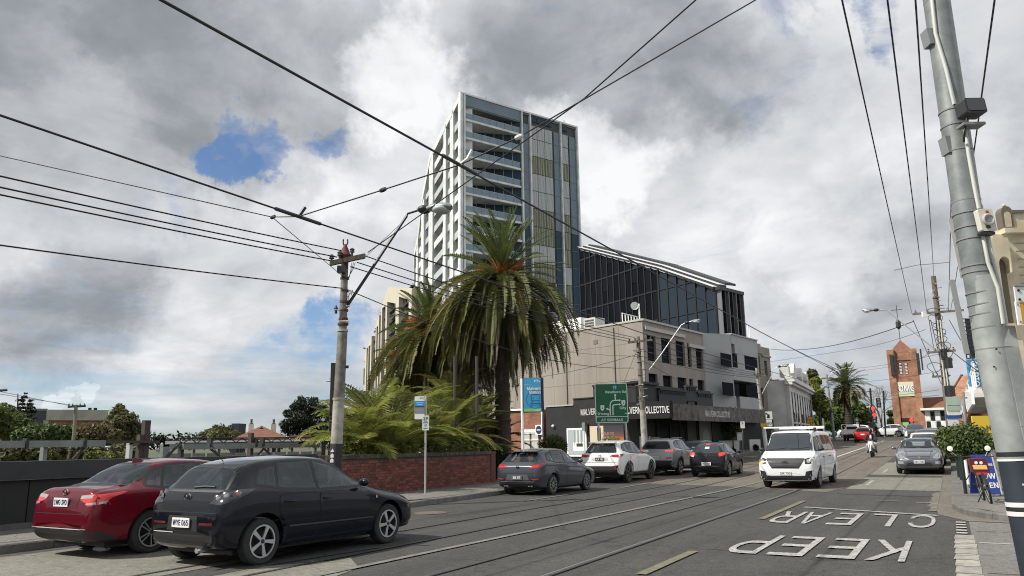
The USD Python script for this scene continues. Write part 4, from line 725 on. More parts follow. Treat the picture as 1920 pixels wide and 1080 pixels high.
def right_shops():
    # cream ornate building close by on the right, seen past the pole
    D = 46.0; a = atD(1874, 470, D); F = Fr((a[0], a[1]), (1, -.25), False); CR_ = mat('cream_stucco', (.55, .485, .36), .8, var=.6, scale=1.1, col2=(.42, .36, .26))
    T = thing('cream_ornate_building', 'cream stucco building with a niche pediment and arches at the right edge', 'building', (a[0], a[1], 0))
    sg = Fr((a[0], a[1]), (.12, 1), False) ; zt = atD(1880, 438, D)[2]
    F = Fr((a[0], a[1]), CR*[1, 1, 0]+0*CF, True); X = lambda u, v, d=0: F.px(u, v, d)
    obj('tower_wall', F.b(X(1882, 600)[0]+.05, X(1990, 600)[0], 0, zt, -2, 0), CR_, T); s0 = X(1876, 430)[0]
    obj('ledge', F.b(s0, X(1990, 430)[0], zt, zt+.25, -.5, .35), CR_, T); obj('attic_pier', F.b(X(1897, 420)[0], X(1920, 420)[0], zt+.25, X(1900, 401)[1], -.8, .1), CR_, T); obj('pier_cap', F.b(X(1896, 420)[0], X(1922, 420)[0], X(1900, 401)[1], X(1900, 401)[1]+.15, -.9, .2), mat('dark_stone', (.13, .11, .08), .8), T)
    c = (X(1886, 410)[0]); zz0 = zt+.25; zz1 = X(1886, 388)[1]; pts = [(c-.28, zz0), (c+.28, zz0)]+[(c+.3*math.cos(t), zz1-.35+.35*math.sin(t)) for t in np.linspace(0, PI, 12)]
    nc = obj('niche', F.poly(MB(), pts, -.35, .15), mat('dark_stone', (.13,)*3), T); obj('niche_inset', F.poly(MB(), [(c-.16, zz0+.1), (c+.16, zz0+.1)]+[(c+.17*math.cos(t), zz1-.5+.2*math.sin(t)) for t in np.linspace(0, PI, 10)], .15, .17), CR_, nc); obj('finial', MB().ball(F.pt(c, zz1+.08, 0), .09, 1), CR_, nc)
    # lower arched screen in front
    w = sbox(X(1868, 600)[0], 0, X(1900, 600)[0], X(1885, 450)[1])
    for u, r in ((1876, .30), (1893, .36)):
        cx = X(u, 520)[0]; cz = X(u, 500 if u < 1885 else 530)[1]; w = w.difference(Polygon([(cx-r, cz-3), (cx+r, cz-3)]+[(cx+r*math.cos(t), cz+r*1.4*math.sin(t)) for t in np.linspace(0, PI, 14)]))
    obj('arched_screen', F.poly(MB(), w.buffer(0), .05, .5), CR_, T); obj('arch_shade', F.b(X(1869, 600)[0], X(1899, 600)[0], 0, X(1885, 470)[1], .0, .04), mat('dark_stone', (.13,)*3), T)
    for k in range(6):
        z = zt-.5-k*.42; obj('render_crack', F.b(X(1906, 480)[0], X(1906, 480)[0]+.5+.1*(k % 3), z, z+.03, 0, .012), mat('dark_stone', (.13,)*3), T)
    text_obj('U', .42, F.pt(X(1904, 684)[0], X(1904, 684)[1], .02), F.s, (0, 0, 1), mat('black_lettering', (.03,)*3), T)
    obj('pale_lower_wall', F.b(X(1903, 760)[0], X(1960, 760)[0], 0, X(1910, 690)[1], .02, .3), mat('pale_wall', (.44,)*3), T)
    # shops behind the round bush
    S = thing('awning_shops', 'low row of shops with pale awnings behind the round bush', 'shop', (2.2, 40, 0)); G = Fr((3.0, 36.0), (0.04, 1), False); WP = mat('white_paint', (.75,)*3); zg = float(gz(40))
    obj('shop_body', MB().bx(3.1, 12, 33, 92, 0, zg+3.6), mat('shop_wall', (.06, .06, .058), .7), S); obj('upper_wall', MB().bx(3.6, 12, 34, 90, zg+3.6, zg+4.4), mat('pale_wall', (.44,)*3), S)
    for y0, y1, z in ((33.5, 44, 2.9), (45, 57, 3.1), (58, 72, 3.3)):
        aw = obj('awning', MB().bx(.9, 3.08, y0, y1, zg+z, zg+z+.16), mat('pale_awning', (.5, .5, .47), .6), S); obj('fascia', MB().bx(.8, .9, y0, y1, zg+z-.25, zg+z+.25), WP, aw)
    obj('balcony_rail', MB().bx(1.0, 1.06, 34, 57, zg+4.1, zg+4.2), WP, S)
    for y in np.arange(34, 57, 2.2): obj('rail_post', MB().bx(1.0, 1.05, y, y+.06, zg+3.3, zg+4.1), WP, S)
    obj('balcony_slab', MB().bx(.8, 3.6, 45.5, 57.5, zg+3.45, zg+3.7), mat('pale_awning', (.5,)*3), S)
    for k in range(6): y = 34+k*3.6; obj('shop_window', MB().bx(3.04, 3.1, y, y+2.6, zg+.5, zg+2.6), GLD, S)
    ys = thing('yellow_shop_sign', 'yellow shop sign with black letters behind the round bush', 'sign', tuple(atD(1843, 805, 31))); p = atD(1843, 805, 31); u_ = CR*[1, 1, 0]; u_ /= np.linalg.norm(u_)
    obj('board', MB().prism([(-.35, -.5), (.42, -.5), (.42, .45), (-.35, .45)], .05, p, u_, (0, 0, 1)), mat('yellow_sign', (.72, .50, .04), .5), ys); text_obj('H.', .16, p+u_*.08-[0, 0, .02]-CF*.06, u_, (0, 0, 1), mat('black_lettering', (.03,)*3), ys); text_obj('ST', .16, p+u_*.08-[0, 0, .28]-CF*.06, u_, (0, 0, 1), mat('black_lettering', (.03,)*3), ys)
    # red gable and the vertical blue sign
    R = thing('brick_gable', 'red brick gable with a star pattern behind the awnings', 'building', tuple(atD(1807, 740, 75))); p = atD(1808, 745, 75); w = 1.25
    obj('gable_wall', MB().prism([(-w*1.05, -5), (w, -5), (w, -.1), (-.05, 1.75), (-w*1.05, 0)], 3, p, u_, (0, 0, 1), -CF*[1, 1, 0]), BRK2, R)
    for s, (x0, z0), (x1, z1) in ((1, (-w*1.2, -.1), (-.05, 1.9)), (2, (-.05, 1.9), (w*1.15, -.25))): obj('barge_board', MB().tube([p+u_*x0+np.array([0, 0, z0])-CF*.1, p+u_*x1+np.array([0, 0, z1])-CF*.1], .07, 6), mat('church_tile', (.2,)*3), R)
    for k in range(4): t = k*PI/4; q = np.array([math.cos(t), math.sin(t)])*.4; obj('star_ray', MB().tube([p+u_*q[0]+np.array([0, 0, .55+q[1]])-CF*.09, p-u_*q[0]+np.array([0, 0, .55-q[1]])-CF*.09], .03, 5), mat('church_tile', (.2,)*3), R)
    B = thing('vertical_blue_sign', 'tall blue sign with white letters reading downwards beside the big pole', 'sign', tuple(atD(1829, 700, 40))); p = atD(1828, 698, 40)
    obj('panel', MB().prism([(-.27, -.62), (.27, -.62), (.27, .58), (-.27, .58)], .12, p, u_, (0, 0, 1), CF*[1, 1, 0]), mat('sign_blue', (.05, .24, .47), .5), B)
    text_obj('CAPIO', .27, p+np.array([0, 0, .52])-u_*.14-CF*.02, (0, 0, -1), u_, WP, B, squeeze=.95); obj('lower_panel', MB().prism([(-.22, -.9), (.22, -.9), (.22, -.66), (-.22, -.66)], .1, p, u_, (0, 0, 1), CF*[1, 1, 0]), WP, B)
    Lb = thing('lattice_sign', 'black lattice sign frame hanging above the blue sign', 'sign frame', tuple(atD(1808, 630, 40))); p0, p1 = atD(1803, 598, 40), atD(1813, 672, 40); p1 = np.array([*(p0[:2]+u_[:2]*.0), p1[2]]); BK = mat('black_metal', (.016,)*3)
    obj('rail', MB().bx(-.02, .02, -.02, .02, p1[2]-p0[2], 0).get()[0]+p0 if False else MB().tube([p0, p1], .03, 6), BK, Lb); obj('rail', MB().tube([p0+u_*.36, p1+u_*.36], .03, 6), BK, Lb)
    for k in range(11): q = p0+(p1-p0)*k/10; obj('rung', MB().tube([q, q+u_*.36], .025, 5), BK, Lb)
    obj('panel', MB().prism([(.15, 0), (.4, 0), (.4, p1[2]-p0[2]), (.15, p1[2]-p0[2])], .03, p0, u_, (0, 0, 1), CF*[1, 1, 0]), BK, Lb)
right_shops()
# ================================================================ garden wall, bridge and vegetation
def brick_wall():
    x = -15.95; y0, y1 = 17.55, 26.85; zb, zt = .14, 1.30
    T = thing('brick_wall', 'long low red brick garden wall with a mossy coping under the palms', 'wall', (x, y0, zb))
    mort = mat('mortar', (.075, .05, .042), .9); B = [mat('wall_brick_%s' % c, v, .85, var=.5, scale=9, bump=.3, bscale=50) for c, v in (('red', (.19, .058, .040)), ('dark', (.12, .042, .033)), ('orange', (.225, .078, .05)), ('brown', (.155, .055, .042)))]
    obj('core', MB().bx(x-.22, x-.012, y0, y1, 0, zt), mort, T)
    bh, bl = .086, .245; rows = int((zt-zb-.12)/bh); k = 0; rest = [MB() for _ in B]
    r2 = np.random.default_rng(3)
    for r in range(rows-1, -1, -1):
        z = zb+r*bh; off = .12 if r % 2 else 0
        for i in range(int((y1-y0)/bl)+1):
            a = y0+i*bl-off; b = min(a+bl-.012, y1); a = max(a, y0)
            if b-a < .05: continue
            d = r2.uniform(-.004, .005); m = int(r2.integers(0, 4)); args = (x-.05, x+d, a, b, z+.006, z+bh-.006)
            if k < 300 and r >= rows-9: obj('brick', MB().bx(*args), B[m], T); k += 1
            else: rest[m].bx(*args)
    for m, mb in zip(B, rest):
        if mb.n: obj('lower_bricks', mb, m, T, kind='stuff')
    CO = mat('mossy_coping', (.085, .075, .055), .95, var=.8, scale=6, col2=(.03, .03, .022), bump=.6, bscale=25)
    y = y0
    while y < y1-.05:
        l = min(r2.uniform(.35, .55), y1-y); obj('coping_stone', MB().bx(x-.27, x+.035, y+.006, y+l-.006, zt-.06, zt+.06+r2.uniform(-.012, .012)), CO, T); y += l
    obj('end_pier', MB().bx(x-.3, x+.02, y1, y1+.35, 0, zt+.05), B[1], T)
    return x
brick_wall()
def bridge():
    x = -15.92; zt0 = atX(320, 858, x); zt = zt0[2]; zm = atX(100, 896, x)[2]; zl = atX(0, 984, x)[2]
    DG = mat('dark_grey_paint', (.026, .029, .031), .75, var=.4, scale=1.2, col2=(.019, .021, .023)); PNL = mat('grimy_panel', (.010, .011, .0115), .85, var=.7, scale=1.6, col2=(.016, .016, .016), stretch=(1, 1, .5)); LG = mat('grimy_concrete', (.085, .085, .08), .85, var=.6, scale=2)
    T = thing('bridge_parapet', 'dark grey solid bridge parapet with a wide band above grimy panels', 'bridge wall', (x, 0, .14))
    yend = atX(592, 855, x)[1]
    obj('top_band', MB().bx(x-.45, x+.06, -14, yend, zm, zt), DG, T); obj('top_edge', MB().bx(x-.47, x+.075, -14, yend, zm-.015, zm-.001), mat('rusty_edge', (.10, .095, .085), .8, var=.8, scale=5), T)
    ys = [-14, -9, -4, 1, 5.2, 9.05, 12.2, 15.2, yend]
    for a, b in zip(ys[:-1], ys[1:]): obj('panel', MB().bx(x-.3, x, a+.012, b-.012, zl, zm-.016), PNL, T)
    obj('kerb_base', MB().bx(x-.3, x+.10, -14, yend, .0, zl), LG, T)
    for yy, zz, r in ((7.75, .78, .05), (8.3, .78, .09)): obj('worn_hole', MB().lathe([(0, 0), (r, 0), (r*.9, .008), (0, .008)], (x, yy, zz), 10, (1, 0, 0)), mat('chipped_paint', (.12, .12, .11), .9, var=.9, scale=20), T)
    obj('end_post', MB().bx(x-.5, x+.09, yend, yend+.3, 0, zt-.05), mat('rubble_brick', (.11, .07, .05), .9, var=.8, scale=8), T)
    # steelwork of the railway gantry behind the parapet
    G = thing('rail_gantry', 'grey steel beams on brown posts behind the bridge parapet', 'gantry', (-19, 8, -4)); GB = mat('galvanised_beam', (.22, .235, .23), .5, metal=.3, var=.4, scale=3); BR = mat('rusty_post', (.06, .045, .038), .8, var=.6, scale=5); BLK = mat('black_steel', (.02, .02, .021), .6)
    X = -19.5
    def seg(u0, v0, u1, v1, h, name, m, X=X, t=.12):
        a, b = atX(u0, v0, X), atX(u1, v1, X); z = [a[2]-h, b[2]-h]
        return obj(name, MB().hexa([(X-t, a[1], z[0]), (X, a[1], z[0]), (X, b[1], z[1]), (X-t, b[1], z[1]), (X-t, a[1], a[2]), (X, a[1], a[2]), (X, b[1], b[2]), (X-t, b[1], b[2])]), m, G)
    seg(-60, 827, 199, 825, .165, 'beam', GB); seg(345, 832, 600, 829, .17, 'beam', GB); seg(199, 826, 300, 826, .07, 'brown_bar', BR); seg(560, 829, 615, 829, .06, 'brown_bar', BR)
    def post(u, v0, v1, w, m, name='post', X=X-.15, dx=0):
        a, b = atX(u, v0, X), atX(u+dx, v1, X); return obj(name, MB().hexa([(X-.1, a[1]-w, b[2]), (X+.05, a[1]-w, b[2]), (X+.05, a[1]+w, b[2]), (X-.1, a[1]+w, b[2]), (X-.1, a[1]-w, a[2]), (X+.05, a[1]-w, a[2]), (X+.05, a[1]+w, a[2]), (X-.1, a[1]+w, a[2])]), m, G)
    post(276, 788, 900, .09, BR, 'tall_post'); post(84, 836, 900, .05, GB); post(265, 815, 900, .07, BR); post(244.5, 831, 900, .05, mat('pale_steel', (.4, .41, .4), .5)); post(341, 832, 900, .05, BLK); post(472, 812, 900, .06, BR); post(310, 833, 900, .1, GB)
    seg(243, 830, 262, 830, .05, 'pale_bar', mat('pale_steel', (.4,)*3), X-.1); seg(306, 833, 345, 832, .07, 'pale_bar', GB, X-.1)
    for u in (52, 161, 397, 482, 495): a = atX(u, 824, X+.02); obj('clamp', MB().bx(X-.14, X+.03, a[1]-.035, a[1]+.035, a[2]-.22, a[2]+.03), BLK, G)
    for u0, v0, u1, v1 in ((208, 838, 228, 862), (312, 858, 338, 830), (160, 838, 136, 862), (395, 842, 412, 855), (484, 852, 500, 836), (492, 838, 508, 854)): obj('brace', MB().tube([atX(u0, v0, X-.05), atX(u1, v1, X-.05)], .035, 6), BR, G)
    L = thing('lattice_truss', 'thin black zigzag overhead line truss across the railway', 'truss', (-30, 20, -4)); XX = -27.0
    a, b = atX(330, 822, XX), atX(614, 820, XX); h = .2
    obj('top_chord', MB().tube([a, b], .03, 5), BLK, L); obj('bottom_chord', MB().tube([a-[0, 0, h], b-[0, 0, h]], .03, 5), BLK, L)
    n = 26
    for i in range(n):
        p, q = a+(b-a)*i/n, a+(b-a)*(i+1)/n; obj('lacing', MB().tube([p-[0, 0, h*(i % 2)], q-[0, 0, h*((i+1) % 2)]], .022, 5), BLK, L)
    # platform canopies and houses of the station side
    C = thing('platform_canopy', 'long low white platform roof beyond the railway truss', 'canopy', (-40, 26, -4)); p = [atD(u, v, 52) for u, v in ((310, 827), (610, 824))]; F = Fr(p[0], p[1]-p[0], True); Lc = float(np.linalg.norm((p[1]-p[0])[:2])); z = p[0][2]
    WR = mat('white_sheet_roof', (.55, .56, .57), .5); obj('roof', F.b(0, Lc, z-.28, z, -5, 0), WR, C); obj('fascia', F.b(0, Lc, z-.5, z-.29, -.2, .05), mat('dull_fascia', (.2, .2, .2), .7), C)
    for i in range(12): obj('fence_panel', F.b(Lc*i/12+.05, Lc*(i+1)/12-.05, z-2.2, z-.75, .3, .36), mat('grey_mesh_panel', (.16, .155, .145), .8, var=.5, scale=8), C)
    for i in range(7): obj('canopy_post', F.b(Lc*i/6.5+.1, Lc*i/6.5+.24, z-3, z-.3, -.5, -.36), mat('dull_fascia', (.2,)*3), C)
bridge()
def house():
    D = 95.0; T = thing('tiled_house', 'cream house with an orange terracotta hipped roof and two chimneys', 'house', tuple(atD(488, 850, D))); a, b = atD(437, 823, D), atD(541, 823, D); F = Fr(a, b-a, True); w = float(np.linalg.norm((b-a)[:2])); ze = a[2]; za = F.px(488, 797)[1]
    CW = mat('cream_wall', (.56, .52, .43), .8); TR = mat('terracotta', (.30, .125, .065), .8, var=.5, scale=1.2, col2=(.22, .09, .05)); P = F.pt
    N = {'g': ('geometry', {}), 's': ('separate_xyz', {}), 'w': ('wave_texture', {'wave_type': 'bands', 'bands_direction': 'z', 'scale': 1.3}), 'p': ('principled_bsdf', {'roughness': .8}), 'n': ('noise_texture', {'scale': 1.5, 'detail': 5.0}), 'r': ('rgb_ramp', {'ramp': [(.3, (.24, .115, .07)), (.7, (.16, .068, .04))]}), 'm': ('mix_color', {'blend_type': 'multiply', 'fac': .35})}
    MATS['roof_tiles'] = usdkit.material(stage, '/World/Looks/roof_tiles', N, [('g.position', 'w.vector'), ('g.position', 'n.vector'), ('n.fac', 'r.fac'), ('r.color', 'm.a'), ('w.color', 'm.b'), ('m.result', 'p.base_color')], surface='p.BSDF'); TR = MATS['roof_tiles']
    obj('wall', F.b(.9, w-.9, -6, ze, -7, -.8), CW, T)
    # hipped roof courses as stepped tiles rows
    rows = 9
    for i in range(rows):
        t0, t1 = i/rows, (i+1)/rows; s0, s1 = w*.5*t0, w*.5*t1; z0, z1 = ze+(za-ze)*t0, ze+(za-ze)*t1; d0, d1 = -4.0*t0, -4.0*t1; lip = .05
        mb = MB().hexa([P(s0, z0, d0), P(w-s0, z0, d0), P(w-s0, z0, -8-d0), P(s0, z0, -8-d0), P(s1-.03, z1+lip, d1+.05), P(w-s1+.03, z1+lip, d1+.05), P(w-s1+.03, z1+lip, -8-d1), P(s1-.03, z1+lip, -8-d1)])
        obj('roof_course', mb, TR, T)
    obj('eaves', F.b(-.05, w+.05, ze-.15, ze, -7.9, .05), mat('brown_eaves', (.10, .05, .03), .7), T)
    for u in (471, 513): s, z = F.px(u, 800, -5); c = obj('chimney', F.b(s-.3, s+.3, ze, z+.3, -5.6, -5), CW, T); obj('chimney_pot', MB().lathe([(.22, 0), (.22, .12), (.12, .15), (.15, .6), (0, .6)], F.pt(s, z+.3, -5.3), 8), mat('brown_eaves', (.1,)*3), c)
    obj('gable_vent', F.poly(MB(), [(w*.5-.9, za-1.0), (w*.5+.9, za-1.0), (w*.5, za-.1)], -3.4, -2.9), mat('shadow_brown', (.05, .04, .03), .8), T)
    for u0, u1 in ((443, 447.5), (450, 458), (510, 517), (520, 526)):
        s0, s1 = F.px(u0, 845, -.8)[0], F.px(u1, 845, -.8)[0]; z0, z1 = F.px(445, 849, -.8)[1], F.px(445, 838, -.8)[1]; wd = obj('window', F.b(s0, s1, z0, z1, -.8, -.76), DKIN, T); obj('sill', F.b(s0-.1, s1+.1, z0-.12, z0-.02, -.8, -.65), CW, wd)
    # concrete and brick shed
    D = 140.0; a, b = atD(88, 768, D), atD(204, 767, D); F = Fr(a, b-a, True); w = float(np.linalg.norm((b-a)[:2])); T = thing('warehouse', 'flat roofed building with a pale concrete top over red brick', 'building', (a[0], a[1], 0)); zm = F.px(140, 788)[1]
    obj('upper_wall', F.b(0, w, zm, a[2], -12, 0), mat('pale_concrete', (.33, .31, .26), .8, var=.4, scale=.5), T); obj('brick_wall', F.b(.4, w-.3, -6, zm, -12, -.3), BRK, T); obj('corner_wall', F.b(-.3, .4, -6, zm, -12, -.1), mat('pale_concrete', (.33,)*3), T)
    for s in (w*.66, w*.75): obj('roof_vent', F.b(s, s+.5, a[2], a[2]+.4, -2, -1.5), DKIN, T)
    obj('white_gable', F.poly(MB(), [(w*.05, zm-3.6), (w*.28, zm-2.2), (w*.30, zm-2.0), (w*.30, zm-3.6)], -.3, .2), mat('cream_wall', (.5,)*3), T)
    T = thing('dark_shed', 'dark charcoal sheet building behind the conifer', 'building', tuple(atD(65, 800, 150))); a, b = atD(49, 770, 150), atD(89, 771, 150); F = Fr(a, b-a, True); w = float(np.linalg.norm((b-a)[:2])); CH = mat('charcoal_sheet', (.028, .03, .036), .6)
    obj('wall', F.b(0, w, -6, a[2], -10, 0), CH, T); obj('door', F.b(w*.45, w*.5, -6, a[2]-1.2, 0, .06), mat('grey_trim', (.12, .12, .13), .6), T); obj('roof_slope', F.b(-.2, w, a[2], a[2]+.35, -9, .1), mat('grey_trim', (.12,)*3), T)
    T = thing('pink_roof', 'small pinkish red roof ridge in front of the dark pine', 'roof', tuple(atD(563, 822, 85))); a, b = atD(544, 816, 85), atD(583, 816, 85); F = Fr(a, b-a, True); w = float(np.linalg.norm((b-a)[:2])); obj('roof', F.b(0, w, a[2]-.5, a[2], -3, 0), mat('pink_sheet', (.33, .09, .11), .6), T); obj('gablet', F.poly(MB(), [(w*.58, a[2]), (w*.68, a[2]), (w*.63, a[2]+.3)], -.2, .02), mat('pink_sheet', (.33,)*3), T); obj('wall', F.b(.1, w-.1, -6, a[2]-.5, -2.9, -.1), mat('cream_wall', (.5,)*3), T)
house()
# ---------------------------------------------------------------- foliage
def leaf_cloud(lumps, n, size, r, flat=.0, shell=.55, elong=1.6):
    """leaf sized diamonds spread through a set of ellipsoid lumps (centre, radii)"""
    L = [(np.asarray(c, float), np.broadcast_to(np.asarray(q, float), (3,))) for c, q in lumps]; wt = np.array([q.prod()**(2/3) for _, q in L]); wt /= wt.sum()
    V = []
    for (c, q), k in zip(L, r.multinomial(n, wt)):
        d = r.normal(size=(k, 3)); d /= np.linalg.norm(d, axis=1, keepdims=True); rad = shell+(1-shell)*r.random((k, 1))**.6; rad *= 1+.12*r.normal(size=(k, 1))
        p = c+d*q*rad; nrm = d*.8+r.normal(size=(k, 3))*.7+np.array([0, 0, .35]); nrm /= np.linalg.norm(nrm, axis=1, keepdims=True)
        a = np.cross(nrm, r.normal(size=(k, 3))); a /= np.linalg.norm(a, axis=1, keepdims=True); b = np.cross(nrm, a); s = size*(.6+.8*r.random((k, 1)))
        V.append(np.stack([p-a*s*elong*.5, p-b*s*.42+nrm*s*.08, p+a*s*elong*.5, p+b*s*.42+nrm*s*.08], 1))
    V = np.concatenate(V); m = len(V); i = np.arange(m)*4
    return V.reshape(-1, 3), np.vstack([np.stack([i, i+1, i+2], -1), np.stack([i, i+2, i+3], -1)])
LG1 = leaf_mat('leaf_mid_green', (.115, .155, .042), (.055, .08, .022)); LG2 = leaf_mat('leaf_dark', (.022, .034, .016), (.010, .017, .008), .15); LG3 = leaf_mat('leaf_yellow_green', (.20, .22, .045), (.10, .125, .026)); LG4 = leaf_mat('leaf_bronze', (.16, .13, .06), (.085, .075, .034)); LG5 = leaf_mat('leaf_olive', (.125, .13, .048), (.06, .065, .027)); LG6 = leaf_mat('hedge_leaf', (.11, .155, .042), (.035, .055, .016), .25, 6)
BARK = mat('bark', (.07, .055, .042), .9, var=.6, scale=4)
def tree(name, label, base, top, lumps, n, size, m, seed, group=None, trunk_r=.2, core=True, cat='tree'):
    r = np.random.default_rng(seed); T = thing(name, label, cat, tuple(base), group)
    c = np.mean([l[0] for l in lumps], 0); mb = MB().tube([base, (np.asarray(base)+c)/2+r.normal(size=3)*.1, c], [trunk_r, trunk_r*.75, trunk_r*.3], 8)
    for l in lumps[:9]: mb.tube([(np.asarray(base)*.4+c*.6), (c+np.asarray(l[0]))/2+[0, 0, .05], l[0]], [trunk_r*.45, trunk_r*.3, trunk_r*.12], 5)
    obj('trunk', mb, BARK, T); obj('crown', leaf_cloud(lumps, n, size, r), m, T); return T
def lump_px(items, D, rs=1.0):      # (u, v, radius px) at distance D
    o = []
    for u, v, q in items:
        p = atD(u, v, D*(1+.03*math.sin(u*12.9+v*7.1))); s = q*D/1470
        o.append((p, np.array([s, s, s*.85])*rs))
    return o
def hedge_tree(name, label, items, D, n, size, m, seed, **kw):
    l = lump_px(items, D); b = np.mean([p for p, _ in l], 0); b = np.array([b[0], b[1], min(p[2]-q[2] for p, q in l)-2.0]); return tree(name, label, b, None, l, n, size, m, seed, **kw)
bg = 'trees and bushes beyond the railway'
# conifer with tiered branches
def conifer():
    D = 105.0; top = atD(34, 733, D); base = atD(38, 830, D); T = thing('conifer', 'dark tiered conifer rising above the left hedges', 'tree', tuple(base-[0, 0, 3]))
    obj('trunk', MB().tube([base-[0, 0, 3], top-[0, 0, .3]], [.25, .05], 8), BARK, T); r = np.random.default_rng(5); H = top[2]-base[2]; l = []
    for i in range(13):
        t = i/13; z = top[2]-.3-H*t; R = .25+2.5*t**.75
        for k in range(5+i//2):
            a = r.uniform(0, 2*PI); q = R*r.uniform(.55, 1.0); l.append(((base[0]+math.cos(a)*q*.7, base[1]+math.sin(a)*q*.7, z+.18*q), (q*.42, q*.42, .17)))
    obj('crown', leaf_cloud(l, 6500, .17, r, shell=.2), LG2, T)
conifer()
hedge_tree('garden_bush', 'bright green bush below the conifer at the left edge', [(10, 790, 26), (30, 800, 24), (5, 770, 15), (22, 815, 20), (-15, 790, 28)], 85, 4200, .26, LG1, 11, group=bg, cat='bush')
hedge_tree('garden_bush', 'dark green hedge in front of the red brick warehouse', [(60, 815, 18), (80, 815, 18), (100, 812, 17), (120, 813, 17), (138, 815, 16), (45, 818, 16)], 80, 4600, .24, LG6, 12, group=bg, cat='bush')
hedge_tree('garden_bush', 'bronze leaved bush between the dark hedge and the tall tree', [(160, 815, 17), (178, 812, 18), (195, 816, 18), (210, 818, 16)], 78, 3400, .24, LG4, 13, group=bg, cat='bush')
hedge_tree('olive_tree', 'tall olive green tree with a bronze tint right of the warehouse', [(222, 778, 14), (224, 765, 8), (232, 795, 20), (216, 800, 20), (245, 785, 11), (250, 808, 15), (232, 818, 20), (255, 798, 8)], 82, 6200, .22, LG5, 14, group=bg)
hedge_tree('cutting_scrub', 'dull green scrub under the left gantry beam', [(20, 850, 18), (60, 852, 16), (100, 850, 18), (140, 852, 15), (180, 850, 16), (225, 848, 18), (250, 850, 14), (-20, 850, 18)], 38, 6000, .13, LG5, 15, group=bg, cat='bush')
hedge_tree('cutting_scrub', 'lighter leafy scrub beside the tall brown gantry post', [(185, 856, 10), (205, 858, 9), (170, 858, 9), (215, 856, 8)], 30, 1500, .10, LG3, 16, group=bg, cat='bush')
hedge_tree('round_tree', 'dome shaped brown green tree on the skyline left of the house', [(412, 812, 17), (395, 818, 16), (430, 812, 15), (380, 824, 14), (438, 820, 14), (410, 822, 18)], 190, 4200, .42, LG5, 17)
DK = obj('dark_block', Fr(atD(434, 797, 200), CR*[1, 1, 0], True).b(0, 1.8, -3, atD(434, 794, 200)[2], -5, 0), mat('navy_block', (.02, .03, .05), .6)); setdata(stage.GetPrimAtPath(DK), 'dark narrow tower block beside the dome shaped tree', 'building')
hedge_tree('fig_tree', 'large dark spreading tree with gaps in its crown, right of the house', [(575, 765, 22), (555, 765, 12), (600, 770, 16), (540, 775, 9), (535, 795, 10), (545, 800, 18), (575, 800, 26), (600, 800, 16), (615, 770, 8), (565, 755, 10), (590, 752, 8), (615, 785, 7), (560, 785, 16), (563, 746, 5)], 125, 8200, .27, LG2, 18, trunk_r=.5)
for i, (u, v, r_, lab) in enumerate(((262, 822, 9, 'small far tree left of the tall gantry post'), (300, 823, 6, 'tiny far tree line right of the tall gantry post'))): hedge_tree('far_tree', lab, [(u, v, r_), (u+r_, v+2, r_*.8), (u-r_, v+2, r_*.8)], 180, 900, .4, LG2, 30+i)
# far-off woods and roofs along the horizon
r0 = np.random.default_rng(40); l = [(atD(u, 828+r0.uniform(-2, 2), 320), (7, 7, 3.2)) for u in range(-260, 640, 22)]+[(atD(u, 822, 330), (8, 8, 5)) for u in range(1440, 2100, 30)]
obj('far_wood', leaf_cloud(l, 9000, .9, r0), LG2, label='dark far-off belt of trees along the horizon', cat='trees', kind='stuff')

# palms ------------------------------------------------------------
def frond(base, az, el, L, droop, W, n, r, twist=.3, lw=.05, vee=.35, pw=1.35, jit=1.0):
    t = np.linspace(0, 1, 13); ang = el-droop*t**pw; h = np.array([math.cos(az), math.sin(az), 0]); ds = L/12
    d = np.cos(ang)[:, None]*h+np.sin(ang)[:, None]*[0, 0, 1]; p = np.vstack([[0, 0, 0], np.cumsum((d[:-1]+d[1:])/2*ds, 0)])+base
    side = np.array([-h[1], h[0], 0]); mb = MB(); mb.tube(p, np.linspace(.035, .008, 13)*L/3.2, 4, False)
    k = np.arange(n); tt = .10+.88*(k+.5)/n; P = np.stack([np.interp(tt, t, p[:, i]) for i in range(3)], 1); Dr = np.stack([np.interp(tt, t, d[:, i]) for i in range(3)], 1); up = np.cross(Dr, side); up *= np.where(up[:, 2:] < 0, 1, 1)
    V = []; ln = W*np.sin(PI*(.12+.86*tt))**.7
    tw = twist*r.uniform(-1, 1)
    for sgn in (-1, 1):
        fwd = .78+.25*jit*(r.random((n, 1))-.12); out = sgn*side*1.0; v = fwd*Dr*.75+out*.9+np.cross(side, Dr)*-(vee+.25*jit*r.normal(size=(n, 1))) + up*0; v[:, 2] -= .10; v /= np.linalg.norm(v, axis=1, keepdims=True)
        tip = P+v*ln[:, None]*r.uniform(.85, 1.1, (n, 1)); tip[:, 2] -= .12*ln; mid = P+v*ln[:, None]*.45; w = np.cross(v, up); w /= np.linalg.norm(w, axis=1, keepdims=True)+1e-9; w = w*.5+Dr*.5; w /= np.linalg.norm(w, axis=1, keepdims=True)
        V.append(np.stack([P-w*lw*.3, mid-w*lw*.5, tip, mid+w*lw*.5], 1))
    V = np.concatenate(V).reshape(-1, 3); i = np.arange(2*n)*4; mb.add(V, np.vstack([np.stack([i, i+1, i+2], -1), np.stack([i, i+2, i+3], -1)])); return mb
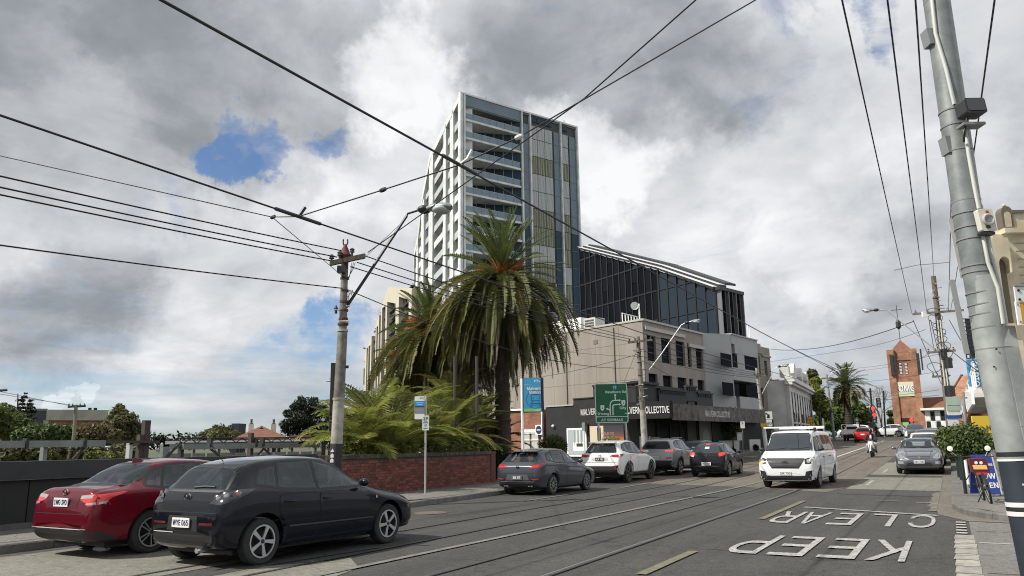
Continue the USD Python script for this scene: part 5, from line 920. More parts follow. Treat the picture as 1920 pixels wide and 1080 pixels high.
PF = [leaf_mat('palm_green', (.115, .15, .042), (.06, .085, .025), .25), leaf_mat('palm_olive', (.13, .14, .046), (.07, .078, .027), .25), leaf_mat('palm_yellowing', (.26, .23, .075), (.14, .12, .045), .25), leaf_mat('palm_brown', (.095, .066, .042), (.045, .034, .024), .15), leaf_mat('palm_fresh', (.30, .32, .07), (.19, .22, .05), .35), leaf_mat('palm_grey_dead', (.10, .085, .07), (.05, .042, .036), .1)]
PTR = mat('palm_trunk', (.055, .043, .033), .95, var=.7, scale=5, bump=.9, bscale=9, stretch=(1, 1, 3))
def trunk(T, base, top, r0, r1):
    base, top = np.asarray(base), np.asarray(top); n = 46; P = [base+(top-base)*i/n for i in range(n+1)]; R = [r0+(r1-r0)*i/n+(.03 if i % 2 else -.012) for i in range(n+1)]; obj('trunk', MB().tube(P, R, 14), PTR, T)
def palm(name, label, crown, base, up_n, mid_n, skirt_n, seed, L=3.2, SL=5.2, sk_az=None, tr=.33, fruit=True, npin=30, fat=1.0):
    r = np.random.default_rng(seed); T = thing(name, label, 'palm tree', tuple(base)); crown = np.asarray(crown, float); trunk(T, base, crown+[0, 0, -.1], tr*1.1, tr*.85)
    obj('crown_boss', MB().lathe([(tr*.8, -1.1), (tr*1.5, -.6), (tr*1.6, -.1), (tr*.9, .4), (.05, .8)], crown, 16), mat('palm_boss', (.09, .06, .04), .95, var=.8, scale=7, bump=.8, bscale=14), T)
    for i in range(up_n):
        az = 2*PI*i*.381966+r.uniform(-.2, .2); el = .80+.68*(i+.5)/up_n; obj('frond', frond(crown+[0, 0, .15], az, el, L*r.uniform(.92, 1.1), r.uniform(.3, .8), .40*fat, npin, r, lw=.10*fat, vee=.7, jit=.3), PF[0 if r.random() < .75 else 1], T)
    for i in range(mid_n):
        az = 2*PI*(i+.5)/mid_n+r.uniform(-.25, .25); el = r.uniform(.1, .75); obj('frond', frond(crown, az, el, L*r.uniform(.92, 1.1), r.uniform(.6, 1.1), .40*fat, npin, r, lw=.10*fat, vee=.7, jit=.3), PF[0 if r.random() < .6 else 1], T)
    for i in range(skirt_n):
        k = i/skirt_n; az = 2*PI*i*.381966+r.uniform(-.2, .2)
        if sk_az is not None: az = sk_az[0]+(sk_az[1]-sk_az[0])*r.random()
        el = .40-1.2*k+r.uniform(-.15, .15); dr = (PI/2+el)*r.uniform(.88, 1.0); LL = SL*r.uniform(.72, 1.14)*(1-.12*k)
        m = PF[1] if k < .42 and r.random() < .7 else PF[2] if k < .55 and r.random() < .5 else PF[3] if k > .6 and r.random() < .75 else PF[1]
        obj('hanging_frond', frond(crown+[0, 0, -.25-.6*k], az, el, LL, max(dr, .25), (.44 if k < .6 else .36)*fat, npin+8, r, lw=.125*fat, vee=.8, jit=.5, pw=r.uniform(.58, 1.1)), m, T)
    if fruit:
        OR = mat('orange_fruit_stalk', (.42, .13, .02), .7, var=.5, scale=6)
        for i in range(11):
            az = 2*PI*i/11+r.uniform(-.3, .3); mb = MB()
            for q in range(16):
                a = az+r.uniform(-.35, .35); el = r.uniform(.05, .75); l = r.uniform(.7, 1.25); h = np.array([math.cos(a)*math.cos(el), math.sin(a)*math.cos(el), math.sin(el)])
                p0 = crown+h*.35; mb.tube([p0, p0+h*l*.55, p0+h*l+[0, 0, -.18]], [.022, .016, .007], 4, False)
            obj('fruit_stalk', mb, OR, T)
    return T
pc = atD(939, 520, 35.0); pb = np.array([*(atD(944, 850, 35.0)[:2]), .1])
palm('date_palm', 'tallest date palm with orange fruit stalks and a huge skirt of hanging fronds', pc, pb, 28, 16, 200, 21, L=3.15, SL=4.9)
p2 = atD(806, 618, 39.0); palm('date_palm', 'shorter date palm with fronds sweeping down just left of the tallest palm', p2, np.array([p2[0], p2[1], 0]), 16, 14, 110, 22, L=2.5, SL=4.6, npin=30)
p3 = atD(768, 668, 43.0); palm('date_palm', 'lowest and leftmost of the three trunked palms, in front of the cream block', p3, np.array([p3[0], p3[1], 0]), 12, 12, 30, 23, L=2.0, SL=3.0, npin=28)
p4 = atD(868, 590, 38.0); palm('date_palm', 'palm hidden in the frond skirt left of the tallest trunk', p4, np.array([p4[0], p4[1], 0]), 0, 8, 60, 27, L=2.6, SL=4.6, npin=28, fruit=False)
# young palms behind the wall
yg = 'young palms in the walled garden'
for i, (u, v, D, L, n, lab) in enumerate(((668, 846, 25.0, 2.2, 15, 'young palm at the left end of the garden wall'), (728, 848, 26.0, 3.7, 22, 'big bright young palm left of the bus stop sign pole'), (818, 840, 29.0, 3.3, 20, 'young palm behind the bus stop sign'), (880, 828, 30.5, 3.0, 18, 'young palm between the stop sign and the tallest trunk'), (915, 850, 29.0, 2.2, 16, 'small young palm at the right end of the garden wall'), (848, 848, 30.0, 2.6, 18, 'low young palm right behind the middle of the garden wall'), (775, 850, 27.5, 2.4, 14, 'low young palm between the two largest young palms'), (850, 770, 34.5, 2.6, 22, 'young palm under the hanging fronds of the tallest palm'), (700, 800, 33.0, 2.4, 20, 'young palm under the cream block at the back of the garden'))):
    r = np.random.default_rng(60+i); c = atX(u, v, -17.2-(D-25)*.28); T = thing('young_palm', lab, 'palm', (c[0], c[1], .1), yg)
    obj('stem', MB().tube([(c[0], c[1], -.1), c], [.28, .2], 10), PTR, T)
    for k in range(n+8):
        az = 2*PI*k*.381966+r.uniform(-.2, .2); el = r.uniform(.5, 1.45); obj('frond', frond(c, az, el, L*r.uniform(.8, 1.1), r.uniform(.9, 1.6), .66, 30, r, lw=.062, vee=.22, jit=.25), PF[4 if r.random() < (.8 if D < 28 else .45) else (1 if r.random() < .7 else 2)], T)
r = np.random.default_rng(77)
l = [(atX(u, v, -17.0-max(0, D-31)*.4), (.6, .7, .5)) for u, v, D in ((655, 846, 24.5), (700, 848, 26), (760, 846, 27.5), (820, 846, 29), (870, 846, 30), (900, 848, 30.5), (720, 760, 36), (690, 790, 36), (780, 780, 37), (840, 790, 37), (745, 745, 38))]
obj('garden_ground_cover', leaf_cloud(l, 6500, .10, r, shell=.2), LG3, label='tangled yellow green ground cover between the young palms', cat='ground cover', kind='stuff')
l = [(atD(900+k*6, 862+r.uniform(-6, 12), 33), (.5, .5, .5)) for k in range(9)]
obj('garden_shrubbery', leaf_cloud(l, 4200, .08, r, shell=.2), LG2, label='dark shrubbery at the foot of the tallest palm', cat='shrub', kind='stuff')
# clipped bushes by the shop and climbing green wall
def ball_bush(label, u, v, D, rad, seed, m=LG6, n=4200, sz=.07, name='clipped_bush'):
    r = np.random.default_rng(seed); c = atD(u, v, D); T = thing(name, label, 'bush', (c[0], c[1], float(gz(c[1]))+.13)); obj('stem', MB().tube([(c[0], c[1], float(gz(c[1]))), c], .035, 7), BARK, T)
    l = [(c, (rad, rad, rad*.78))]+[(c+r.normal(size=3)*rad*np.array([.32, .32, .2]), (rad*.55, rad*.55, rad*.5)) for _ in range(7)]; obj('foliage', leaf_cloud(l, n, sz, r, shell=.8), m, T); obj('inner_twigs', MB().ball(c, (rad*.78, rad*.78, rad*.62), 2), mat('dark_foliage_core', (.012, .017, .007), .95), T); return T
ball_bush('round clipped bush beside the brick station building', 1036, 836, 39, .66, 81, LG6)
ball_bush('low yellow green bush under the green road sign', 1146, 834, 41, .46, 82, LG3, 2600)
ball_bush('small round topiary on a stem beside the shop awning, upper ball', 1373, 803, 55, .75, 83, LG6, 2600, .09)
ball_bush('small leafy street tree above the clipped topiary by the grey building', 1368, 777, 56, .6, 84, LG6, 2000, .09)
BB = ball_bush('big round clipped bush on the right footpath beside the bicycle', 1811, 827, 26.0, .60, 85, LG6, 9000, .07)
# far trees of the park by the junction
hedge_tree('street_tree', 'pale green leafy tree in front of the Victorian building', [(1528, 735, 14), (1535, 755, 16), (1530, 715, 9), (1545, 770, 14)], 98, 2600, .3, LG3, 51)
hedge_tree('street_tree', 'broad green tree behind the small palm', [(1570, 780, 26), (1600, 775, 24), (1555, 770, 18), (1585, 760, 20), (1620, 785, 18), (1545, 790, 18)], 128, 6500, .4, LG1, 52)
hedge_tree('street_tree', 'dark rounded bush by the traffic lights', [(1617, 802, 12), (1630, 803, 11), (1608, 805, 9)], 122, 1700, .3, LG2, 53)
hedge_tree('street_tree', 'green tree edge left of the church tower', [(1672, 790, 7), (1670, 775, 6), (1673, 805, 8)], 132, 900, .3, LG1, 54)
hedge_tree('street_tree', 'tall thin green tree beside the Victorian parapet', [(1522, 700, 8), (1526, 712, 9), (1520, 725, 9)], 105, 1400, .28, LG5, 55)
q = atD(1585, 722, 112); palm('date_palm', 'small distant palm standing by the far junction', q, np.array([q[0], q[1], 1.8]), 12, 16, 18, 24, L=3.2, SL=2.9, npin=16, tr=.42, fruit=False, fat=1.9)
def bare_tree():
    r = np.random.default_rng(91); b = atD(1655, 815, 130); T = thing('bare_tree', 'leafless grey tree between the traffic lights and the church tower', 'tree', tuple(b)); mb = MB()
    def grow(p, d, L, rad, k):
        q = p+d*L; mb.tube([p, q], [rad, rad*.7], 4, False)
        if k:
            for _ in range(3): e = d+r.normal(size=3)*.42+np.array([0, 0, .1]); grow(q, e/np.linalg.norm(e), L*.75, rad*.62, k-1)
    grow(b-[0, 0, 1.0], np.array([0, 0, 1.]), 2.6, .16, 5); obj('branches', mb, mat('grey_bark', (.16, .145, .13), .9), T)
bare_tree()
obj('junction_lawn', poly_flat(MB(), [(-30, 118), (-30, 126), (20, 126), (20, 118)], .02), mat('lawn', (.06, .10, .025), .9, var=.5, scale=1), label='strip of green lawn across the far junction', kind='structure')
# ================================================================ poles, signs, wires and small things on the street
GALV = mat('galvanised_pole', (.235, .255, .25), .5, metal=.3, var=.6, scale=7, col2=(.15, .168, .168), detail=6); GALV2 = mat('galvanised_sleeve', (.37, .39, .375), .5, metal=.25, var=.7, scale=5, col2=(.25, .27, .26), detail=7); NAVY = mat('navy_pole_paint', (.022, .030, .042), .55, var=.4, scale=3, col2=(.014, .02, .03)); WPT = mat('white_paint', (.75,)*3); BLKM = mat('black_metal', (.016,)*3); CONDUIT = mat('pale_conduit', (.52, .53, .49), .5); RUST = mat('rust_red_iron', (.10, .028, .020), .75, var=.6, scale=9); TIMB = mat('weathered_timber', (.17, .145, .115), .9, var=.8, scale=5, col2=(.09, .075, .06), stretch=(3, 3, .6)); CONP = mat('grimy_pole_paint', (.21, .20, .17), .8, var=.8, scale=4, col2=(.11, .10, .085)); CREMP = mat('cream_pole_paint', (.38, .37, .32), .75, var=.6, scale=4, col2=(.24, .23, .2)); GREY = mat('grey_metal', (.2,)*3); LENS = mat('lamp_lens', (.42, .44, .43), .25); CABLE = mat('black_cable', (.010, .010, .011), .6); SIL = mat('silver_head', (.28, .29, .29), .4, metal=.5)
UV = CR*[1, 1, 0]; UV /= np.linalg.norm(UV); ZV = np.array([0, 0, 1.0]); NV = -CF*[1, 1, 0]; NV /= np.linalg.norm(NV)
def down(p, z): return np.array([p[0], p[1], z])
def lamp_head(T, p, d, s=1.0):
    d = np.asarray(d, float); d /= np.linalg.norm(d); q = np.cross(d, ZV); q /= np.linalg.norm(q)
    prof = [(-.02, .07), (.1, .10), (.28, .10), (.36, .15), (.6, .17), (.8, .13), (.86, .03)]; V = []; n = 12
    for t, r in prof: V += [p+d*t*s+q*math.cos(a)*r*s+ZV*(math.sin(a)*r*s*(.62 if math.sin(a) > 0 else .5)) for a in np.arange(n)*2*PI/n]
    F_ = [[i*n+j, i*n+(j+1) % n, (i+1)*n+(j+1) % n, (i+1)*n+j] for i in range(len(prof)-1) for j in range(n)]
    h = obj('lamp_head', MB().add(V, F_), SIL, T, smooth=40); obj('lamp_lens', MB().ball(p+d*.6*s-ZV*.05*s, np.array([.2, .2, .09])*s, 2), LENS, h, smooth=True)
    obj('lamp_rear_housing', MB().ball(p+d*.14*s, np.array([.15, .15, .09])*s, 2), BLKM, h, smooth=True)
# ---- big galvanised pole at the right
def big_pole():
    D = 6.5; P = lambda u, v: atD(u, v, D); T = thing('street_pole', 'huge leaning galvanised steel pole with a navy painted base beside the camera', 'pole', tuple(down(P(1893, 960), 0)))
    c = {v: P(u, v) for u, v in ((1756, 0), (1813, 390), (1857, 640), (1905, 862), (1925, 960))}
    dp = lambda p: float((p-CAM) @ CF); R = lambda px, p: px*dp(p)/FPX*.83
    a0, a1 = c[0], c[390]; ax = (a0-c[960])/np.linalg.norm(a0-c[960]); top = a0+ax*1.6
    base = c[960]+(c[960]-c[640])/np.linalg.norm(c[960]-c[640])*1.25; base[2] = max(base[2], -.05)
    obj('upper_shaft', MB().tube([top, a0, a1], [R(26, a0), R(27, a0), R(29.5, a1)], 28, False), GALV, T, smooth=40)
    rs = R(32.5, c[640]); obj('sleeve', MB().tube([c[390]+ax*.0, c[640], c[862]], [rs*.99, rs, rs*1.04], 28), GALV2 if False else GALV, T, smooth=40)
    obj('lower_cover', MB().tube([P(1840, 520), c[640], c[862]], [rs*1.03, rs*1.04, rs*1.07], 28), GALV2, T, smooth=40)
    obj('painted_base', MB().tube([c[862], c[960], base], [rs*1.08, rs*1.10, rs*1.16], 28), NAVY, T, smooth=40)
    def ring(v, u, w, k, m, nm='strap'): p = P(u, v); obj(nm, MB().tube([p-ax*w/2, p+ax*w/2], [rs*k]*2, 28), m, T, smooth=40)
    ring(851, 1903, .03, 1.10, BLKM, 'black_band'); ring(862, 1905, .012, 1.105, WPT, 'white_band'); ring(945, 1922, .03, 1.14, mat('white_strap', (.6, .6, .58), .5), 'white_band'); ring(962, 1925, .03, 1.145, mat('white_strap', (.6,)*3), 'white_band'); ring(953, 1923.5, .035, 1.125, BLKM, 'black_band')
    pos = lambda v: np.interp(v, [0, 390, 640, 862, 960], [1756, 1813, 1857, 1905, 1925])
    for v in (402, 428, 450, 500, 512, 550, 572, 590, 615, 655): ring(v, pos(v), .009, 1.05, GREY)
    for v in (3, 62, 210, 238, 285, 378): p = P(pos(v), v); obj('strap', MB().tube([p-ax*.006, p+ax*.006], [R(30 if v > 200 else 27.5, p)]*2, 24), GREY, T)
    tw = NV*1.0
    def surf(u, v, out=.0): p = P(pos(v), v); o = (u-pos(v))*dp(p)/FPX; r = R(28.5, p) if v < 390 else rs*1.04; return p+UV*o+NV*(math.sqrt(max(r*r-o*o, 0))+out)
    def cond(pts, r, m=CONDUIT, nm='conduit', out=.012): obj(nm, MB().tube([surf(u, v, out) for u, v in pts], r, 8), m, T, smooth=True)
    cond([(1737, 0), (1746, 70), (1762, 140), (1776, 206)], .014); cond([(1794, 252), (1801, 300), (1812, 360), (1818, 400)], .014)
    cond([(1823, 448), (1833, 500), (1852, 545), (1862, 612)], .013, out=.02); cond([(1834, 446), (1841, 480), (1862, 545), (1871, 612)], .013, out=.02)
    def plate(u0, v0, u1, v1, dist, thick, m, nm, rr=.2):
        a, b = P(u0, v0)+NV*dist, P(u1, v1)+NV*dist; o = np.array([(a[0]+b[0])/2, (a[1]+b[1])/2, 0]); w = abs(float((b-a) @ UV)); h = abs(a[2]-b[2]); cz = (a[2]+b[2])/2
        g = sbox(-w/2, -h/2, w/2, h/2); r_ = min(w, h)*rr; g = g.buffer(-r_).buffer(r_, quad_segs=4); sx = .14   # follows the lean of the pole
        v = MB().prism(g, thick, (0, 0, 0), (1, 0, 0), (0, 1, 0)).get(); q = o+ZV*cz+v[0][:, :1]*UV+v[0][:, 1:2]*(ZV-UV*.075)+v[0][:, 2:3]*NV
        return obj(nm, (q, v[1]), m, T)
    SB = mat('sign_back', (.60, .585, .57), .6, var=.4, scale=5, col2=(.50, .485, .475))
    plate(1782, 408, 1812, 520, -.02, .004, SB, 'sign_back', .35); plate(1844, 396, 1876, 510, -.06, .004, mat('sign_back_pink', (.40, .375, .37), .6), 'sign_back', .35); plate(1856, 500, 1878, 560, -.07, .004, mat('sign_back_pink', (.4,)*3), 'sign_back', .35); plate(1796, 520, 1830, 660, -.1, .004, mat('pale_steel', (.4,)*3), 'side_plate', .2)
    # floodlight, junction boxes, meter
    def pbox(u, v, w, h, d, m, nm, out=.02, par=None):
        p = surf(u, v, out); mb = MB(); g = sbox(-w/2, -h/2, w/2, h/2); k_ = min(w, h)*.15; g = g.buffer(-k_).buffer(k_); vv, ff = mb.prism(g, d, p, UV, ZV-UV*.1, NV).get(); return obj(nm, (vv, ff), m, par or T)
    fl = pbox(1793, 224, .15, .115, .13, mat('charcoal_lamp', (.03, .032, .034), .5), 'floodlight', .03); pbox(1793, 223, .125, .09, .006, mat('floodlight_glass', (.06, .065, .07), .15), 'floodlight_glass', .161, fl); pbox(1797, 252, .16, .02, .10, GREY, 'floodlight_bracket')
    obj('floodlight_cable', MB().tube([surf(1786, 240, .1), surf(1784, 262, .09), surf(1790, 278, .03)], .008, 6), CABLE, T)
    for u, v in ((1737, 80), (1771, 280)):
        p = P(u, v); obj('junction_box', MB().prism([(-.035, -.06), (.03, -.06), (.03, .07), (-.035, .07)], .1, p, UV, ZV-UV*.12, NV), mat('grey_box', (.20, .215, .22), .5), T); obj('box_clamp', MB().tube([p+NV*.1+UV*.02, p+UV*.12+NV*.12+ZV*.03], .01, 6), CONDUIT, T)
    mt = pbox(1824, 425, .105, .165, .055, mat('meter_box_cream', (.58, .57, .50), .5), 'meter_box', .02); p = surf(1824, 425, .076); obj('meter_dial', MB().lathe([(0, 0), (.040, 0), (.044, .012), (.034, .02), (.034, .012), (0, .012)], p, 24, NV), mat('meter_dial', (.42, .42, .38), .3), mt)
    obj('meter_face', MB().lathe([(0, .0125), (.02, .0125), (.02, .014), (0, .014)], p, 14, NV), mat('grey_metal', (.2,)*3), mt); pbox(1823, 411, .02, .02, .006, mat('red_tab', (.4, .03, .02), .5), 'red_tab', .076, mt); pbox(1825, 438, .03, .02, .006, BLKM, 'meter_tab', .076, mt); pbox(1826, 449, .1, .02, .05, BLKM, 'meter_base', .02, mt)
    # flat cable casing down the right side
    cp = [surf(1877, 615, .0), surf(1880, 655, .0), surf(1908, 800, .0), surf(1922, 862, 0)]; w = .10
    for i in range(len(cp)-1):
        a, b = cp[i], cp[i+1]; t = (b-a)/np.linalg.norm(b-a); q = UV-t*(UV @ t); q /= np.linalg.norm(q); n = np.cross(q, t); n = n if n @ NV > 0 else -n
        obj('cable_casing', MB().hexa([a-q*w/2-n*.05, a+q*w/2-n*.05, a+q*w/2+n*.03, a-q*w/2+n*.03, b-q*w/2-n*.05, b+q*w/2-n*.05, b+q*w/2+n*.03, b-q*w/2+n*.03]), GALV2, T)
    for u, v in ((1850, 658), (1849, 690), (1900, 907)): pbox(u, v, .012, .012, .005, BLKM if v < 800 else WPT, 'bolt', .012)
    # street name blade and yellow sign clamped to the pole
    S = thing('street_name_sign', 'white street name blade cut off by the picture edge on the big pole', 'sign', tuple(P(1886, 558))); e = P(1885, 558)+NV*.10; Ud = UV*.96-NV*.0-CF*[1, 1, 0]*.0
    BL = mat('sign_white', (.66, .67, .66), .5); obj('blade', MB().prism([(0, -.055), (.8, -.055), (.8, .058), (0, .058)], .012, e, UV, ZV, NV), BL, S); obj('edge_trim', MB().prism([(0, .059), (.8, .059), (.8, .066), (0, .066)], .02, e, UV, ZV, NV), GREY, S); text_obj('C', .085, e+UV*.135-ZV*.04+NV*.0125, UV, ZV, mat('black_lettering', (.03,)*3), S)
    for dz in (.03, -.035): obj('bolt', MB().lathe([(0, .012), (.009, .012), (.009, .018), (0, .018)], e+UV*.025+ZV*dz, 8, NV), BLKM, S)
    Y = thing('yellow_arrow_sign', 'yellow sign with a white end plate below the street name blade', 'sign', tuple(P(1890, 592))); e = P(1888, 592)+NV*.10
    obj('end_plate', MB().prism([(0, -.085), (.03, -.085), (.03, .085), (0, .085)], .012, e, UV, ZV, NV), WPT, Y); obj('panel', MB().prism([(.032, -.078), (.8, -.078), (.8, .078), (.032, .078)], .012, e, UV, ZV, NV), mat('amber_sign', (.60, .30, .012), .5), Y); obj('border', MB().prism([(.032, .0785), (.8, .0785), (.8, .086), (.032, .086)], .013, e, UV, ZV, NV), WPT, Y); obj('border', MB().prism([(.032, -.086), (.8, -.086), (.8, -.0785), (.032, -.0785)], .013, e, UV, ZV, NV), WPT, Y); text_obj('P', .09, e+UV*.135-ZV*.045+NV*.0125, UV, ZV, mat('dark_red_lettering', (.22, .02, .015), .5), Y)
    for dz in (.06, -.06): obj('bolt', MB().lathe([(0, .012), (.006, .012), (.006, .016), (0, .016)], e+UV*.015+ZV*dz, 8, NV), GREY, Y)
    return T
big_pole()
# ---- old tram pole at the left with rusty finial, timber arm and lamp
DL = 22.0
def tram_pole():
    P = lambda u, v: atD(u, v, DL); T = thing('tram_pole', 'old grimy tram pole with a rust red finial, timber crossarm and lamp arm', 'pole', tuple(down(P(628, 900), .14)))
    b = P(626, 900); b = b+(b-P(629, 870))/np.linalg.norm(b-P(629, 870))*1.1; b[2] = max(b[2], .1); A = lambda v: P(np.interp(v, [480, 560, 660, 760, 870], [646.5, 646, 640, 635, 629]), v)
    obj('lower_shaft', MB().tube([A(790), A(832)], [.155, .16], 16), CREMP, T, smooth=40); bb = obj('black_base', MB().tube([A(832), A(870), b], [.165, .175, .18], 16), mat('black_base_paint', (.02, .02, .02), .7, var=.5, scale=10), T, smooth=40)
    for k in range(3):
        p = A(846+k*9)+NV*.172-UV*.06; obj('white_doodle', MB().prism([(-.05, -.04), (.04, -.04), (.04, .03), (0, .075), (-.05, .03)], .004, p, UV, ZV, NV) if k else MB().prism([(-.06, -.02), (.05, -.02), (0, .07)], .004, p, UV, ZV, NV), WPT, bb)
    obj('mid_shaft', MB().tube([A(620), A(748)], [.135, .15], 16), CONP, T, smooth=40); obj('joint_shaft', MB().tube([A(748), A(790)], [.155, .158], 16), CREMP, T, smooth=40); obj('upper_shaft', MB().tube([A(500), A(620)], [.095, .115], 16), CONP, T, smooth=40)
    for v, r_ in ((522, .125), (545, .12), (566, .13), (582, .125), (598, .13), (608, .15), (620, .155), (748, .17)): p = A(v); obj('collar', MB().tube([p-ZV*.03, p+ZV*.03], r_, 16), RUST if v < 640 and v != 620 else CREMP, T)
    f = A(497); obj('finial', MB().lathe([(.10, 0), (.10, .18), (.12, .22), (.19, .36), (.20, .40), (.13, .48), (.10, .58), (.05, .68), (.03, .73), (0, .73)], f-ZV*.12, 18), RUST, T, smooth=50)
    for s in (-1, 1): obj('finial_prong', MB().tube([f+ZV*.58+UV*.04*s, f+ZV*.66+UV*.065*s, f+ZV*.76+UV*.06*s], .02, 6), RUST, T)
    a0, a1 = P(622, 497), P(687, 483); t = (a1-a0); t[2] *= 1; mb = MB(); q = NV*.06; h = ZV*.065
    obj('crossarm', mb.hexa([a0-q-h, a1-q-h, a1+q-h, a0+q-h, a0-q+h, a1-q+h, a1+q+h, a0+q+h]) if False else mb.hexa([a0-q-h+NV*.2, a1-q-h+NV*.2, a1+q-h+NV*.2, a0+q-h+NV*.2, a0-q+h+NV*.2, a1-q+h+NV*.2, a1+q+h+NV*.2, a0+q+h+NV*.2]), TIMB, T)
    for u, v in ((625, 486), (663, 474), (640, 480)): p = P(u, v)+NV*.2; obj('insulator', MB().lathe([(.03, -.1), (.03, 0), (.08, .02), (.05, .07), (.08, .09), (.03, .14), (0, .14)], p-ZV*.05, 10), mat('dark_porcelain', (.05, .045, .04), .3), T)
    p = P(643, 508)+NV*.1; obj('dark_box', MB().prism([(-.11, -.1), (.11, -.1), (.11, .1), (-.11, .1)], .16, p, UV, ZV, NV), BLKM, T)
    for u0, v0, u1, v1, r_ in ((652, 560, 662, 545, .015), (662, 545, 660, 555, .02), (628, 582, 640, 582, .02), (650, 575, 657, 575, .03), (655, 565, 656, 545, .012), (640, 604, 655, 604, .05)): obj('bracket', MB().tube([P(u0, v0)+NV*.1, P(u1, v1)+NV*.1], r_, 7), CREMP, T)
    p = P(630, 580); obj('spike_insulator', MB().lathe([(.035, -.12), (.035, 0), (.06, .02), (.0, .14)], p, 8), BLKM, T)
    obj('small_bracket', MB().tube([A(688), A(688)+UV*.22], .045, 6), BLKM, T)
    # cables drooping by the arm
    for k in range(3): obj('drop_cable', MB().tube([P(660+k*3, 492), P(658+k*2, 505), P(655-k, 520), P(650, 528)], .008, 5), CABLE, T)
    q0, q1, q2 = A(583), atX(764, 403, -13.1), atX(786, 394, -12.8); ar = obj('lamp_arm', MB().tube([q0, q0+(q1-q0)*.985, q1+ZV*.04, q2], [.045, .04, .036, .03], 8), BLKM, T, smooth=40); lamp_head(T, q2, atX(812, 391, -12.3)-q2, 1.35)
    obj('arm_stay', MB().tube([P(684, 483), q0+(q1-q0)*.93], .008, 5), CABLE, T)
    return A
TPA = tram_pole()
p = atX(606, 690, -17.6); t_ = thing('square_post', 'plain dark square steel post behind the old tram pole', 'post', tuple(down(p, 0))); q = atX(626, 681, -17.6); obj('shaft', MB().tube([down(q, -1), q], .13, 4), mat('weathered_post', (.05, .047, .043), .8), t_); obj('side_block', MB().tube([down(q-UV*.25, -1), down(q-UV*.25, atX(618, 800, -17.6)[2])], .09, 4), mat('weathered_post', (.05,)*3), t_)
for u, lab in ((853, 'left of two thin dark steel posts among the palm fronds'), (894, 'right of two thin dark steel posts among the palm fronds')):
    q = atD(u, 668 if u < 880 else 668, 32.5); t_ = thing('garden_post', lab, 'post', tuple(down(q, 0)), 'dark posts in the garden'); obj('shaft', MB().tube([down(q, 0), q], .065, 8), mat('weathered_post', (.05,)*3), t_)
def plate(T, c, w, h, m, nm='plate', thick=.012, u=UV, n=NV, rr=.03, parent=None):
    g = sbox(-w/2, -h/2, w/2, h/2); g = g.buffer(-rr).buffer(rr, quad_segs=4) if rr else g; return obj(nm, MB().prism(g, thick, c, u, ZV, n), m, parent or T)
# ---- bus stop sign
def stop_sign():
    g = atD(797, 935, 25.0); g[2] = .14; T = thing('tram_stop_sign', 'thin pole with a blue and white stop sign and a smaller parking sign', 'sign', tuple(g)); D = math.hypot(*g[:2]); P = lambda u, v: atD(u, v, D)
    obj('pole', MB().tube([g, down(g, P(798, 742)[2])], .032, 10), mat('pole_silver', (.45, .46, .45), .4, metal=.4), T, smooth=40)
    c = P(787, 764.5)+NV*.04; w, h = .31, .72; b = plate(T, c, w, h, WPT); e = NV*.0125
    obj('blue_band', MB().prism([(-w/2+.003, .05), (w/2-.003, .05), (w/2-.003, .21), (-w/2+.003, .21)], .002, c+e, UV, ZV, NV), mat('sign_bright_blue', (.03, .27, .62), .5), b); obj('navy_band', MB().prism([(-w/2+.003, .01), (w/2-.003, .01), (w/2-.003, .048), (-w/2+.003, .048)], .002, c+e, UV, ZV, NV), mat('navy', (.02, .025, .09)), b)
    obj('grey_band', MB().prism([(-w/2+.003, -.19), (w/2-.003, -.19), (w/2-.003, .008), (-w/2+.003, .008)], .002, c+e, UV, ZV, NV), mat('sign_grey', (.22, .225, .23), .5), b)
    text_obj('PTV', .05, c+e+UV*.14+ZV*.27, UV, ZV, mat('grey_metal', (.2,)*3), b, align='r')
    for k, (s, z) in enumerate(((.24, .14), (.18, .08))): obj('white_line', MB().prism([(-s/2+.01, z), (s/2, z), (s/2, z+.022), (-s/2+.01, z+.022)], .001, c+NV*.0146, UV, ZV, NV), mat('pale_blue_text', (.35, .55, .8), .5), b)
    for k in range(4): obj('text_line', MB().prism([(-.13, -.02-.045*k), (.12-.03*(k % 2), -.02-.045*k), (.12-.03*(k % 2), -.005-.045*k), (-.13, -.005-.045*k)], .001, c+NV*.0146, UV, ZV, NV), mat('pale_blind', (.27,)*3), b)
    c = P(798.5, 793)+NV*.06; b = plate(T, c, .215, .46, mat('sign_white', (.66,)*3), 'parking_plate', rr=.02); tm = mat('dark_green_text', (.02, .06, .035), .5); text_obj('1P', .10, c+e+ZV*.085, UV, ZV, tm, b, align='c')
    for z, t in ((.03, '8 AM'), (-.005, 'MON-FRI'), (-.075, '6 PM'), (-.11, 'SAT')): text_obj(t, .026, c+e+ZV*z, UV, ZV, tm, b, align='c')
    obj('arrow', MB().prism(arrow_poly([(.06, -.17), (-.05, -.17)], .02, .02), .002, c+e, UV, ZV, NV), tm, b)
stop_sign()
